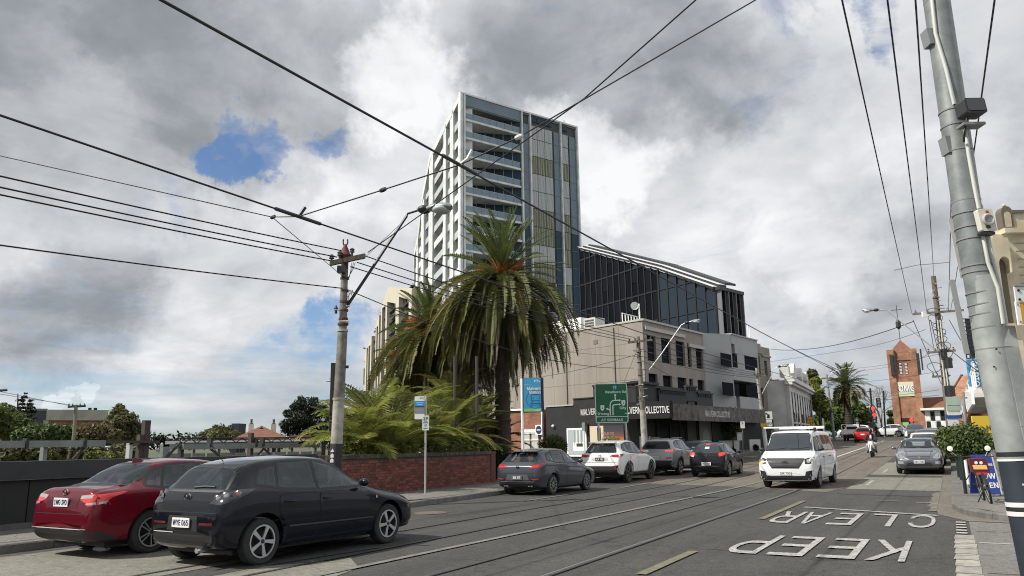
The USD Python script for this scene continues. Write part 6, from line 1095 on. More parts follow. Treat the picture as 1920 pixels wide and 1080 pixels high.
def station_sign():
    D = 31.5; P = lambda u, v: atD(u, v, D); g = down(P(981, 870), .14); T = thing('station_sign', 'tall blue station sign with a train symbol and a green foot on a white pole', 'sign', tuple(g)); obj('pole', MB().tube([g, down(g, P(976, 710)[2])], .06, 12), WPT, T, smooth=40)
    c0, c1 = P(979, 709), P(1020, 772); w = float((c1-c0) @ UV); h = c0[2]-c1[2]; c = (c0+c1)/2+NV*.05; e = NV*.061
    b = obj('cabinet', MB().prism(sbox(-w/2+.03, -h/2, w/2, h/2), .06, c, UV, ZV, NV), mat('navy_cabinet', (.008, .010, .03), .5), T); obj('blue_face', MB().prism(sbox(-w/2+.05, -h/2+.13, w/2-.11, h/2-.01), .006, c+NV*.061, UV, ZV, NV), mat('sign_sky_blue', (.045, .29, .52), .45), b); obj('green_foot', MB().prism(sbox(-w/2+.05, -h/2+.01, w/2-.11, -h/2+.128), .006, c+NV*.061, UV, ZV, NV), mat('sign_green_foot', (.18, .52, .20), .5), b)
    e = NV*.068; text_obj('PT>', .10, c+e+UV*(w/2-.13)+ZV*(h/2-.19), UV, ZV, WPT, b, align='r'); text_obj('Malvern', .115, c+e+UV*(w/2-.13)+ZV*(h*.14), UV, ZV, WPT, b, align='r', squeeze=.9); text_obj('Station', .115, c+e+UV*(w/2-.13)+ZV*(h*.03), UV, ZV, WPT, b, align='r', squeeze=.9)
    obj('thin_rule', MB().prism(sbox(-w/2+.05, h*.27, w/2-.12, h*.275), .002, c+e, UV, ZV, NV), mat('pale_blue_text', (.35,)*3), b); text_obj('FRANKSTON', .035, c+e+UV*(-w/2+.07)+ZV*h*.29, UV, ZV, mat('pale_blue_text', (.35,)*3), b, align='l')
    DB = mat('symbol_blue', (.012, .10, .24), .5); from shapely.geometry import Point, LineString
    k = UV*.08-ZV*h*.14; sy = Point(0, 0).buffer(.36).difference(Point(0, 0).buffer(.34)); cl = sbox(-.9, -.5, w/2-.11-.08, .5)
    sy = sy.union(sbox(-.17, -.06, .2, .2).difference(sbox(-.145, -.035, .175, .175))).union(LineString([(-.1, -.06), (-.18, -.28)]).buffer(.014)).union(LineString([(.13, -.06), (.2, -.28)]).buffer(.014)).union(sbox(-.2, -.17, .22, -.145)).union(sbox(-.2, -.23, .22, -.21)).union(sbox(-.1, .04, -.05, .07)).union(sbox(.08, .04, .13, .07)).union(sbox(-.1, .205, .13, .235))
    obj('train_symbol', MB().prism(sy.intersection(cl), .002, c+e+k, UV, ZV, NV), DB, b); obj('green_mark', MB().prism(sbox(w/2-.35, -h/2+.04, w/2-.15, -h/2+.08), .002, c+e, UV, ZV, NV), mat('pale_green', (.5, .7, .5), .5), b)
    obj('lamp_bracket', MB().ball(P(971, 722), .06, 1), BLKM, T)
station_sign()
def green_sign():
    D = 35.5; P = lambda u, v: atD(u, v, D); a = P(1116, 757); c = (P(1113, 720)+P(1175, 717)+P(1180, 792)+P(1118, 794))/4; T = thing('direction_sign', 'green road direction sign with white arrows for two routes on grey posts', 'sign', tuple(down(c, .2))); w = float((P(1178, 756)-P(1116, 756)) @ UV); h = P(1147, 719)[2]-P(1147, 793)[2]; zg = float(gz(c[1]))+.13
    for s in (-.42, .42): p = c+UV*w*s-NV*.05; obj('post', MB().tube([down(p, zg), p+ZV*h*.3], .05, 10), mat('pole_silver', (.45,)*3), T, smooth=40)
    GR = mat('sign_green', (.005, .105, .042), .45); GW = mat('sign_white_green', (.62, .75, .68), .5)
    b = plate(T, c, w, h, GW, 'panel', .02, rr=.08); e = NV*.021; m_ = .035; s0 = h*.155
    def r(x0, y0, x1, y1, k): return sbox(x0, y0, x1, y1).buffer(-k).buffer(k)
    obj('green_field', MB().prism(r(-w/2+m_, -h/2+s0+.015, w/2-m_, h/2-m_, .05), .002, c+e, UV, ZV, NV), GR, b); obj('green_field', MB().prism(r(-w/2+m_, -h/2+m_, w/2-m_, -h/2+s0-.015, .04), .002, c+e, UV, ZV, NV), GR, b)
    e = NV*.0235; X = lambda u: (u-.5)*w; Y = lambda v: (.5-v)*h        # fractions of the panel
    text_obj('AT SIGNALS', h*.058, c+e+UV*X(.5)+ZV*Y(.955), UV, ZV, GW, b, align='c', squeeze=1.15); text_obj('Hawthorn Rd', h*.058, c+e+UV*X(.955)+ZV*Y(.25), UV, ZV, GW, b, align='r', squeeze=1.12); text_obj("D'nong", h*.058, c+e+UV*X(.06)+ZV*Y(.80), UV, ZV, GW, b, squeeze=1.1); text_obj('City', h*.062, c+e+UV*X(.95)+ZV*Y(.66), UV, ZV, GW, b, align='r', squeeze=1.1)
    obj('dash_mark', MB().prism(sbox(X(.9), Y(.775), X(.96), Y(.757)), .002, c+e, UV, ZV, NV), GW, b)
    # arrows
    def cur(pts): return [(X(x), Y(y)) for x, y in pts]
    A1 = arrow_poly(cur([(.455, .81), (.455, .56), (.47, .50), (.51, .46), (.56, .44), (.74, .435)]), .045, .055); A2 = arrow_poly(cur([(.535, .81), (.535, .60), (.55, .56), (.585, .545), (.74, .54)]), .045, .055); A3 = arrow_poly(cur([(.62, .44), (.62, .31)]), .045, .055); A4 = arrow_poly(cur([(.45, .71), (.43, .665), (.37, .65)]), .045, .055)
    obj('route_arrows', MB().prism(A1.union(A2).union(A3).union(A4), .002, c+e, UV, ZV, NV), GW, b)
    def shield(x, y, k, m, t, tm):
        pts = [(-.5, .55), (.5, .55), (.5, -.2), (.3, -.5), (0, -.62), (-.3, -.5), (-.5, -.2)]; s = obj('route_shield', MB().prism([(X(x)+p*k, Y(y)+q*k*1.25) for p, q in pts], .003, c+e, UV, ZV, NV), m, b); text_obj(t, k*.55, c+NV*.027+UV*X(x)+ZV*(Y(y)-k*.3), UV, ZV, tm, s, align='c')
    shield(.615, .11, .17, mat('shield_blue', (.03, .16, .42), .5), '79', GW); shield(.865, .50, .17, GW, '1', mat('black_lettering', (.03,)*3)); shield(.215, .62, .17, GW, '1', mat('black_lettering', (.03,)*3))
green_sign()
# ---- power poles on the left footpath
def power_pole(name, label, u0, v0, u1, v1, D, r_, arms, m_hi, m_lo=None, lamp=None, clutter=0, seed=0):
    P = lambda u, v: atD(u, v, D); top, b = P(u1, v1), P(u0, v0); g = float(gz(b[1]))+.13; d = (b-top)/np.linalg.norm(b-top); base = top+d*((top[2]-g)/-d[2]); T = thing(name, label, 'pole', tuple(base)); k = .42
    obj('upper_shaft', MB().tube([base+(top-base)*k, top], [r_, r_*.72], 12), m_hi, T, smooth=40); obj('lower_shaft', MB().tube([base, base+(top-base)*(k+.005)], [r_*1.25, r_*1.1], 12), m_lo or m_hi, T, smooth=40)
    for (ua, va, ub, vb) in arms:
        a, b_ = P(ua, va)+NV*r_, P(ub, vb)+NV*r_; q, h = NV*.05, ZV*.055; obj('crossarm', MB().hexa([a-q-h, b_-q-h, b_+q-h, a+q-h, a-q+h, b_-q+h, b_+q+h, a+q+h]), TIMB, T)
        for t in (.06, .3, .7, .94): obj('insulator', MB().lathe([(.02, 0), (.055, .03), (.035, .08), (.055, .1), (.0, .16)], a+(b_-a)*t+ZV*.055, 8), mat('dark_porcelain', (.05,)*3), T)
    rr = np.random.default_rng(seed)
    for i in range(clutter):
        t = rr.uniform(.45, .97); p = base+(top-base)*t; a = rr.uniform(0, 2*PI); q = UV*math.cos(a)*.8+NV*abs(math.sin(a)); l = rr.uniform(.12, .35)
        obj('bracket', MB().tube([p, p+q*(r_+l), p+q*(r_+l)+ZV*rr.uniform(-.15, .15)], .022, 5), [CONDUIT, GREY, BLKM][i % 3], T)
    for t in (.5, .62, .7, .8, .88): p = base+(top-base)*t; obj('band', MB().tube([p-ZV*.02, p+ZV*.02], r_*1.15, 10), GREY, T)
    if lamp:
        pts = [P(*q[:2]) if len(q) == 2 else atD(*q) for q in lamp]; obj('lamp_arm', MB().tube(pts, .03, 7), mat('pole_silver', (.45,)*3), T, smooth=60); d_ = pts[-1]-pts[-2]; d_[2] *= .3; lamp_head(T, pts[-1], d_, 1.0)
    return T, base, top
MP = power_pole('power_pole', 'grey power pole with a timber crossarm in front of the black shop', 1212, 880, 1196, 631, 43.5, .15, [(1176.5, 642.5, 1222, 638)], CONP, CREMP, [(1218, 693), (1240, 664), (1277, 610), (1284, 606)], 16, 1)
FP = power_pole('power_pole', 'slim white pole carrying speed and camera signs by the grey building', 1434, 820, 1418, 690, 63, .13, [(1412, 703, 1436, 705)], CREMP, WPT, [(1428, 740), (1446, 706), (1449, 694), (1458, 688)], 6, 2)
TS = FP[0]; P = lambda u, v: atD(u, v, 62.8)
for u, v, w, h, m, t in ((1439, 779, .66, .6, WPT, None), (1431.5, 794.5, .52, .5, mat('yellow_sign', (.72,)*3), 'ROAD'), (1441.5, 793.5, .42, .5, WPT, '60')):
    b = plate(TS, P(u, v)+NV*.12, w, h, m, 'sign_plate')
    if t: text_obj(t, .2 if t == '60' else .1, P(u, v)+NV*.135-ZV*(.1 if t == '60' else -.02), UV, ZV, mat('black_lettering', (.03,)*3), b, align='c')
    else: obj('camera_symbol', MB().prism([(-.1, -.2), (.12, -.2), (.12, .05), (-.15, .2), (-.2, .1), (-.05, .05)], .004, P(u, v)+NV*.133, UV, ZV, NV), BLKM, b)
def small_sign(name, label, u, v0, v1, D, w, h, m, txt=None, th=.1, pole=.03, lean=0, tm=None):
    P = lambda a, b: atD(a, b, D); c = P(u, v0); g = down(P(u, v1), float(gz(c[1]))+.1); T = thing(name, label, 'sign', tuple(g)); obj('pole', MB().tube([g, c-ZV*h*.4], pole, 8), GREY, T); b = plate(T, c+NV*.04, w, h, m)
    for i, t in enumerate(txt or []): text_obj(t, th, c+NV*.054+ZV*(h*.5-th*1.5-i*th*1.5), UV, ZV, tm or mat('black_lettering', (.03,)*3), b, align='c')
    return T
small_sign('parking_sign', 'small white parking sign on a leaning grey post outside the shop', 1392, 796.5, 850, 51, .28, .42, WPT, ['P'], .12)
small_sign('notice_board', 'white notice sheet on the dark wall beside the shop tree', 1386.5, 818, 850, 54, .36, .52, mat('sign_white', (.66,)*3), ['NOTICE'], .06)
T_ = thing('road_work_sign', 'orange roadwork sign in two panels in front of the Victorian building', 'sign', tuple(down(atD(1510, 800, 88), 1.2))); OR_ = mat('orange_sign', (.62, .28, .015), .5)
for (u, v, w, h, t) in ((1503, 787, .55, .55, ''), (1515, 787, .8, .55, 'ROAD'), (1510, 796, 1.4, .36, 'WORK AHEAD')):
    c = atD(u, v, 88); b = plate(T_, c, w, h, OR_, 'panel', rr=.02); text_obj(t, .16, c+NV*.014-ZV*.08, UV, ZV, mat('black_lettering', (.03,)*3), b, align='c', squeeze=.8) if t else None
for u in (1504, 1516): c = atD(u, 799, 88.1); obj('leg', MB().tube([down(c, float(gz(c[1]))), c], .03, 6), GREY, T_)
# planters and letter walls by the shop
for u, lab in ((1373, 'white low planter wall with a dark plant beside the small black hatchback'), (1416, 'white low wall with an arched dark opening behind the grey van')):
    D = 55 if u < 1400 else 64; c = atD(u, 838 if u < 1400 else 832, D); T_ = thing('white_planter', lab, 'planter', tuple(down(c, float(gz(c[1]))))); w = .5 if u < 1400 else .42
    wall = sbox(-w, -.9, w, .33).difference(Polygon([(-.2, -.95), (.2, -.95), (.2, -.15), (0, .0), (-.2, -.15)])); obj('wall', MB().prism(wall, .2, c, UV, ZV, -NV), WPT, T_); obj('plant', leaf_cloud([(c+NV*.12-ZV*.3, (.22, .12, .25))], 300, .08, np.random.default_rng(int(u))), LG2, T_)
    if u < 1400: obj('ledge', MB().prism(sbox(-w-.35, .34, w, .42), .3, c, UV, ZV, -NV), WPT, T_)
for i, (u0, v0, u1, v1, D, lamp) in enumerate(((1563, 812, 1550, 702, 100, [(1551, 712), (1560, 698), (1580, 691), (1586, 690)]), (1546, 812, 1536, 712, 115, None), (1525, 815, 1519, 735, 92, None))):
    power_pole('tram_pole', ('grey lamp pole with a curved arm before the distant palm', 'second thin tram pole beside the pale green street tree', 'thin dark pole at the corner of the Victorian building')[i], u0, v0, u1, v1, D, .11 if i else .14, [], mat('far_pole_grey', (.20, .22, .22), .6), None, lamp, 2, 40+i)
# traffic signals
RED = mat('red_signal', (1.0, .03, .02), .4, emit=2.2)
def signal(label, u0, v0, u1, v1, D, heads, arm=None):
    P = lambda u, v: atD(u, v, D); top = P(u1, v1); g = down(P(u0, v0), 1.9); T = thing('traffic_light', label, 'traffic light', tuple(g)); obj('pole', MB().tube([g, top], .11, 8), mat('far_pole_grey', (.2,)*3) if v1 > 745 else BLKM, T)
    for u, v, lit in heads:
        c = P(u, v)+NV*.15; b = obj('signal_head', MB().prism(sbox(-.28, -.75, .28, .55), .2, c, UV, ZV, NV), BLKM, T)
        for k in range(3): obj('lamp' if k or not lit else 'red_lamp', MB().lathe([(0, 0), (.17 if k or not lit else .24, 0), (.15, .04), (0, .05)], c+ZV*(.32-.4*k)+NV*.2, 12, NV), RED if lit and k == 0 else GREY, b)
    if arm: obj('crossarm', MB().tube([P(*arm[0]), P(*arm[1])], .06, 6), BLKM, T)
    return T
signal('left dark signal pole with two red lights lit, left of the church', 1640, 822, 1631.5, 728, 108, [(1635, 771, 1), (1637.5, 783, 1)], ((1623, 735), (1637, 733)))
signal('grey signal mast with a hanging head just left of the church tower', 1661, 822, 1656, 733, 118, [(1645.5, 754, 0)], None)
signal('unlit traffic signal below the distant palm', 1606, 822, 1604, 795, 100, [(1605, 793, 0)], None)
signal('red traffic signal in front of the church doorway', 1709, 822, 1707, 790, 104, [(1707, 793, 1)], None)
# right hand timber pole
RP = power_pole('power_pole', 'leaning timber power pole crowded with cables left of the big steel pole', 1783, 805, 1750, 518, 47.0, .17, [(1708.5, 590, 1803, 582.5), (1735, 662, 1788, 658), (1745, 707, 1776, 705)], TIMB, TIMB, [(1762, 662), (1700, 612), (1664, 582), (1648, 581)], 26, 3)
P = lambda u, v: atD(u, v, 46.6)
for u, v, r_ in ((1770, 664, .16), (1778, 680, .2), (1781, 733, .25)): obj('equipment', MB().lathe([(0, -.3), (r_, -.28), (r_, .25), (0, .3)], P(u, v), 10), BLKM, RP[0])
for i in range(9):
    r = np.random.default_rng(200+i); c = P(1750+i*4 % 30, 585+i*13 % 110); a = np.linspace(0, 2*PI, 14); R_ = r.uniform(.15, .38); obj('cable_loop', MB().tube([c+UV*math.cos(t)*R_+ZV*math.sin(t)*R_*.7+NV*.1*math.sin(2*t) for t in a], .015, 5), CABLE, RP[0])
for u in (1772, 1777): obj('cable_riser', MB().tube([P(u-14, 600), P(u-9, 650), P(u, 720), P(u+6, 790)], .035, 6), CONDUIT, RP[0])
obj('white_box', MB().prism(sbox(-.12, -.14, .12, .14), .15, P(1732, 590), UV, ZV, NV), WPT, RP[0])
# stop flag sign and yellow shelter board near the pole
D = 34.0; c = atD(1788, 759, D); T_ = thing('stop_flag', 'pale green and white tram stop flag with a blue strip right of the timber pole', 'sign', tuple(down(c, .3)))
obj('pole', MB().tube([down(atD(1806, 790, D), .3), atD(1806, 735, D)], .05, 8), GREY, T_)
for v, w, h, m, nm in ((757, .56, .52, mat('pale_green_sign', (.40, .50, .42), .5), 'green_panel'), (773, .5, .22, WPT, 'white_panel'), (781, .62, .16, mat('stop_blue', (.02, .09, .33), .5), 'blue_strip'), (795, .4, .42, WPT, 'timetable')): q = atD(1788, v, D); plate(T_, q, w, h, m, nm)
obj('green_line', MB().prism(sbox(-.24, -.01, .24, .01), .003, atD(1788, 760, D)+NV*.013, UV, ZV, NV), mat('sign_green', (.005,)*3), T_)
# ---- far left power pole
D = 60.0; P = lambda u, v: atD(u, v, D); T_ = thing('power_pole', 'thin pale power pole with a crossarm in front of the warehouse', 'pole', tuple(down(P(140, 830), -3))); obj('shaft', MB().tube([down(P(140, 830), -4), P(143, 759)], .11, 8), mat('mossy_pole', (.16, .16, .11), .8), T_); obj('crossarm', MB().tube([P(127, 763), P(161, 761)], .07, 4), mat('weathered_post', (.05,)*3), T_)
for u in (129, 136, 150, 158): obj('insulator', MB().lathe([(.03, 0), (.06, .06), (0, .2)], P(u, 761), 6), BLKM, T_)
T_ = thing('pole_arm', 'dark crossarm of a pole cut off by the left picture edge', 'pole', tuple(down(P(-6, 830), -4))); obj('shaft', MB().tube([down(P(-8, 830), -4), P(-8, 725)], .11, 8), mat('weathered_post', (.05,)*3), T_); obj('crossarm', MB().tube([P(-22, 734), P(14, 731)], .08, 4), mat('weathered_post', (.05,)*3), T_)
# ---- right footpath: bollards, bicycle, sandwich board
gp = lambda u, v, h=.13: (lambda d: CAM+d*next(t for t in np.arange(2, 80, .02) if (CAM+d*t)[2] < float(gz((CAM+d*t)[1]))+h))(ray(u, v))
def bollard(label, u, v, vt, m, r_, name='bollard'):
    g = gp(u, v); D = math.hypot(*g[:2]); t = atD(u-2, vt, D); T = thing(name, label, 'bollard', tuple(g)); obj('post', MB().tube([g, down(g, t[2])], r_, 12), m, T, smooth=40); obj('cap', MB().lathe([(r_, 0), (r_*.8, r_*.4), (0, r_*.6)], down(g, t[2]), 12), m, T)
DGR = mat('dark_green_post', (.012, .02, .016), .5)
for i, (u, v, vt, lab) in enumerate(((1811, 926, 856, 'nearest dark green post on the right footpath'), (1803, 900, 850, 'second dark green post from the camera'), (1798, 895, 848, 'third dark green post, close to the parked grey sedan'))): bollard(lab, u, v, vt, DGR, .045)
T_ = thing('hoop_rail', 'curved dark green rail joining the nearest post to the bicycle', 'rail', tuple(gp(1811, 926))); g = gp(1811, 926); obj('rail', MB().tube([g+ZV*.3, g+UV*.1+ZV*.42, g+UV*.2+ZV*.55, g+UV*.22+ZV*.8], .015, 6), DGR, T_)
def sandwich():
    g = (gp(1828, 930)+gp(1868, 930))/2; T = thing('sandwich_board', 'blue sandwich board reading now open behind the bicycle', 'sign', tuple(g)); D = math.hypot(*g[:2]); w = .52; h = (930-865)*D/FPX; BL = mat('board_blue', (.022, .045, .25), .5); Z2 = ZV*.97-NV*.22
    b = obj('front_panel', MB().prism(sbox(-w/2, .06, w/2, h), .02, g+NV*.25, UV, Z2), BL, T); obj('back_panel', MB().prism(sbox(-w/2, .06, w/2, h), .02, g-NV*.25, UV, ZV*.97+NV*.22), BL, T)
    for s in (-1, 1): obj('leg', MB().tube([g+NV*.25+UV*s*w*.46, g+NV*.25+UV*s*w*.46+Z2*.1], .014, 6), BLKM, T)
    n = np.cross(UV, Z2); o = g+NV*.25+n*.021; text_obj('NOW', .135, o+Z2*h*.42, UV, Z2, WPT, b, align='c', squeeze=1.05); text_obj('OPEN', .135, o+Z2*h*.2, UV, Z2, WPT, b, align='c', squeeze=.98); text_obj('Sundries', .07, o+Z2*h*.73+UV*.03, UV, Z2, WPT, b, align='c')
    obj('side_edge', MB().prism(sbox(w/2, .06, w/2+.03, h), .03, g+NV*.25, UV, Z2), mat('pale_metal', (.5, .5, .47)), T)
sandwich()
def bicycle():
    g0 = gp(1858, 944); hd = np.array([-.10, 1.0, 0]); hd /= np.linalg.norm(hd); sd_ = np.array([hd[1], -hd[0], 0]); tilt = ZV*.985-sd_*.17; tilt /= np.linalg.norm(tilt)
    T = thing('bicycle', 'dark bicycle with white mirrors and a red rear box carrying an orange plate', 'bicycle', tuple(g0)); L = lambda x, z, y=0: g0+hd*x+tilt*z+sd_*y; R_ = .33; TY = mat('tyre_rubber', (.018, .018, .019), .85)
    for nm, x in (('rear_wheel', .0), ('front_wheel', 1.05)):
        c = L(x, R_); a = np.linspace(0, 2*PI, 33); w = obj(nm, MB().tube([c+hd*math.cos(t)*R_+tilt*math.sin(t)*R_ for t in a], .026, 8, False), TY, T, smooth=True); obj('rim', MB().tube([c+hd*math.cos(t)*(R_-.035)+tilt*math.sin(t)*(R_-.035) for t in a], .010, 6, False), GREY, w); mb = MB()
        for k in range(12): t = k*PI/6; mb.tube([c, c+hd*math.cos(t)*R_*.9+tilt*math.sin(t)*R_*.9], .003, 4, False)
        obj('spokes', mb, SIL, w); obj('hub', MB().tube([c-sd_*.05, c+sd_*.05], .03, 8), BLKM, w)
    fr_ = MB()
    for a, b in (((0, R_), (.45, .3)), ((.45, .3), (.38, .82)), ((0, R_), (.38, .72)), ((.45, .3), (.92, .78)), ((.38, .76), (.90, .86))): fr_.tube([L(*a), L(*b)], .02, 7)
    obj('frame', fr_, BLKM, T); obj('fork', MB().tube([L(1.05, R_), L(.93, .78), L(.90, 1.0)], .02, 7), BLKM, T); obj('seat', MB().ball(L(.34, .93), (.09, .14, .045), 2), BLKM, T, smooth=True); obj('seat_post', MB().tube([L(.38, .8), L(.35, .92)], .015, 6), SIL, T)
    hb = obj('handlebar', MB().tube([L(.82, 1.06, -.36), L(.86, 1.05, -.1), L(.86, 1.05, .1), L(.82, 1.06, .36)], .014, 7), BLKM, T)
    for s in (-1, 1):
        p = L(.84, 1.06, .30*s); q = L(.86, 1.20, .40*s); obj('mirror_stem', MB().tube([p, q], .008, 5), SIL, hb); obj('mirror', MB().lathe([(0, 0), (.06, 0), (.065, .012), (0, .02)], q+tilt*.05-hd*.02, 16, -hd), WPT, hb); obj('grip', MB().tube([L(.80, 1.06, .36*s), L(.77, 1.06, .47*s)], .019, 7), BLKM, hb)
    obj('mudguard', MB().tube([L(-.36*math.cos(t), R_+.37*math.sin(t)) for t in np.linspace(.25, 2.2, 10)], .035, 6), BLKM, T)
    bx = obj('rear_box', MB().prism(sbox(-.18, -.02, .18, .30).buffer(-.04).buffer(.04), .30, L(-.12, .72), sd_, tilt, hd), mat('dark_red_box', (.10, .010, .014), .35), T); obj('orange_plate', MB().prism(sbox(-.14, .06, .14, .16), .008, L(-.13, .72), sd_, tilt, -hd), mat('orange_plate', (.68, .42, .16), .5), bx); obj('reflector', MB().prism(sbox(-.10, -.10, .10, -.05), .02, L(-.13, .76), sd_, tilt, -hd), mat('red_reflector', (.5, .03, .03), .3), bx)
    for s in (-.05, .05): obj('white_sticker', MB().lathe([(0, 0), (.035, 0), (0, .004)], L(-.131, .93, s), 12, -hd), WPT, bx)
    obj('rack', MB().tube([L(.02, R_, .06), L(-.05, .72, .1)], .01, 5), SIL, T); obj('kickstand', MB().tube([L(.42, .3), L(.3, .0, -.22)], .015, 6), BLKM, T)
    for s in (-1, 1): obj('pedal', MB().tube([L(.45, .3, .08*s), L(.45+.12*s, .3-.12*s, .1*s), L(.45+.12*s, .3-.12*s, .22*s)], .012, 5), BLKM, T)
    W = thing('white_tube', 'white leaning tube standing left of the bicycle', 'post', tuple(gp(1818, 910))); g = gp(1818, 915); D = math.hypot(*g[:2]); obj('tube', MB().tube([atD(1816, 908, D), atD(1809, 858, D)], .042, 10), WPT, W, smooth=40); obj('foot', MB().tube([g, atD(1816, 908, D)], .015, 6), BLKM, W)
bicycle()
# ---- litter by the kerb and a bird
g = gp(190, 1032, .02); T_ = obj('white_cloth', (lambda m: (m.vertices*np.array([.17, .10, .045])*(1+.35*(meshkit.noise(m.vertices*3.1)[:, None]-.5))+g+[0, 0, .03], m.faces))(trimesh.creation.icosphere(subdivisions=3)), mat('white_cloth', (.65, .65, .66), .8), label='crumpled white cloth lying by the kerb under the red sedan', cat='cloth')
p = atD(683, 653, 70); b = thing('bird', 'tiny dark bird flying below the cream block roof', 'bird', tuple(p)); obj('body', MB().tube([p-UV*.16, p-UV*.05, p+UV*.06, p+UV*.17], [.015, .05, .06, .01], 6), BLKM, b)
for s in (-1, 1): obj('wing', MB().add([p-UV*.05, p+UV*.05, p+NV*.22*s+ZV*.06, p+NV*.20*s+ZV*.07-UV*.06], [[0, 1, 2], [0, 2, 3]]), BLKM, b)
# ---- wires
def wire(label, pts, r_=.015, sag=0.0, cat='cable', group=None, n=10):
    P_ = []
    for a, b in zip(pts[:-1], pts[1:]):
        t = np.linspace(0, 1, n)[:, None]; q = np.asarray(a)+(np.asarray(b)-np.asarray(a))*t; s = sag*(np.linalg.norm(np.asarray(b)-np.asarray(a))/20.0)**2 if sag else 0; q[:, 2] -= (4*s*t*(1-t))[:, 0]; P_ += list(q if not P_ else q[1:])
    o = obj('overhead_cable' if cat == 'cable' else 'tram_wire', MB().tube(P_, r_, 6), CABLE, label=label, cat=cat, group=group); return o
for x, (u, v), lab in ((-5.27, (860, 309), 'tram contact wire over the near track'), (-8.8, (560, 406), 'tram contact wire over the far track')):
    q = atX(u, v, x); ys = np.linspace(-3, 100, 40); pts = [np.array([x, y, q[2]+float(gz(y))*.9]) for y in ys]; o = obj('tram_wire', MB().tube(pts, .014, 6), CABLE, label=lab, cat='tram wire')
J = atX(510, 407, -10.6); H2 = atX(560, 406, -8.8); H1 = atX(862, 309, -5.27); R1 = atX(1420, -2, -1.75)
wire('span wire holding the two tram wires, from the top edge to the old tram pole', [atX(-5, 291, -15.5), J, H2, atX(718, 356, -6.9), H1, atX(973, 257, -4.5), R1], .010, 0, 'span wire')
wire('thin stay from the span wire down to the old tram pole', [J, TPA(521)], .008, 0, 'span wire')
wire('thick span cable from the crossarm of the old pole up to the top edge', [atD(690, 473, DL), atX(1095, 185, -5.4), atX(1310, -5, -2.9)], .014, 0, 'span wire')
T_ = thing('wire_hanger', 'dark hanger clipping the far tram wire to the span wire', 'hanger', tuple(H2)); obj('bar', MB().tube([H2-np.array([0, .5, 0]), H2+np.array([0, .5, 0])], .03, 6), BLKM, T_); obj('ear', MB().tube([H2, H2+ZV*.16+UV*.1], .03, 6), BLKM, T_)
T_ = thing('wire_hanger', 'pale hanger clipping the near tram wire against the tower', 'hanger', tuple(H1)); obj('bar', MB().tube([H1-np.array([0, .4, 0]), H1+np.array([0, .4, 0])], .025, 6), BLKM, T_); obj('ear', MB().tube([H1, H1+UV*.10+ZV*.08, H1+UV*.16+ZV*.2], .022, 6), CONDUIT, T_)
for (u, v, x, lab) in ((718, 356, -6.9, 'round insulator on the span wire left of the tower'), (973, 257, -4.5, 'pale insulator on the span wire in front of the tower'), (512, 407, -10.55, 'insulator beside the junction of the thin stay')):
    c = atX(u, v, x); obj('span_insulator', MB().lathe([(.0, -.07), (.028, -.05), (.035, 0), (.028, .05), (0, .07)], c, 10, R1-J), BLKM if u != 973 else CONDUIT, label=lab, cat='insulator')
fe = 'feeder cables along the left footpath'
for i, (v0, ua, va, ub, vb) in enumerate(((330, 640, 470, 1190, 633), (351, 632, 482, 1183, 636), (365, 626, 490, 1178, 640))):
    a = atD(ua, va, DL); lab = ('uppermost', 'middle', 'lowest')[i]; wire(lab+' of three feeder cables left of the old tram pole', [atX(-5, v0-1, -14.9), a], .017, .12, group=fe); wire(lab+' of three feeder cables from the old tram pole to the shop pole', [atD(ua+45-i*7, va+10, DL), atD(ub, vb, 43.3)], .016, .12, group=fe)
wire('low cable reaching the old tram pole below its crossarm', [atX(-5, 459, -14.9), TPA(541)], .016, .15); wire('low cable from the old tram pole past the palms to the shop pole', [TPA(541), atD(1188, 690, 43.3)], .014, .45)
wire('drooping service line from the shop pole to the beige side wall', [atD(1196, 664, 43.3), atD(1018, 706, 52)], .013, .4); wire('thin service line from the shop pole towards the palms', [atD(1196, 668, 43.3), atD(1010, 652, 52)], .012, .4); wire('thin stay from the shop pole to the green road sign', [atD(1192, 662, 43.3), atD(1170, 716, 44.5)], .010)
for i in range(4): wire(('first', 'second', 'third', 'lowest')[i]+' cable from the shop pole across the beige front', [atD(1222-i*8, 640+i*9, 43.2), atD(1432-i*3, 702+i*2, 62.6)], .015, .22, group='cables across the beige front')
wire('service line from the shop pole to the shop parapet', [atD(1204, 676, 43.3), atD(1300, 728, 48)], .012, .1)
wire('heavy sagging cable from the brown end building to the timber pole', [atD(1445, 655, 72), atD(1712, 603, 46.8)], .022, .32); wire('second sagging span wire left of the church cross', [atD(1445, 678, 76), atD(1600, 655, 70), atD(1735, 618, 46.8)], .012, .1, 'span wire'); wire('thin span wire from the lamp pole to the church tower', [atD(1548, 705, 100), atD(1668, 688, 100), atD(1745, 662, 60)], .014, .05, 'span wire')
wire('tram feeder crossing towards the distant palm', [atD(1385, 600, 60), atD(1600, 712, 100)], .02, .02)
ro = 'cables above the right footpath'
for i, (ua, va, ub, lab) in enumerate(((1710, 588, 1577, 'leftmost long cable from the timber pole to the top edge'), (1738, 588, 1663, 'second long cable from the timber pole to the top edge'), (1751, 521, 1716, 'cable from the tip of the timber pole to the top edge'), (1782, 585, 1866, 'long cable passing behind the big pole to the right top edge'))):
    e = atD(ub, -8, 9.0); wire(lab, [e, atD(ua, va, 46.8)], .011, .03, group=ro)
wire('short cable behind the big pole ending at the timber crossarm', [atD(1784, 330, 20), atD(1778, 582, 46.8)], .013, .05, group=ro)
wire('thin curved whip wire left of the big pole', [atD(1676, 507, 20), atD(1720, 497, 20), atD(1780, 492, 20)], .006, .0)
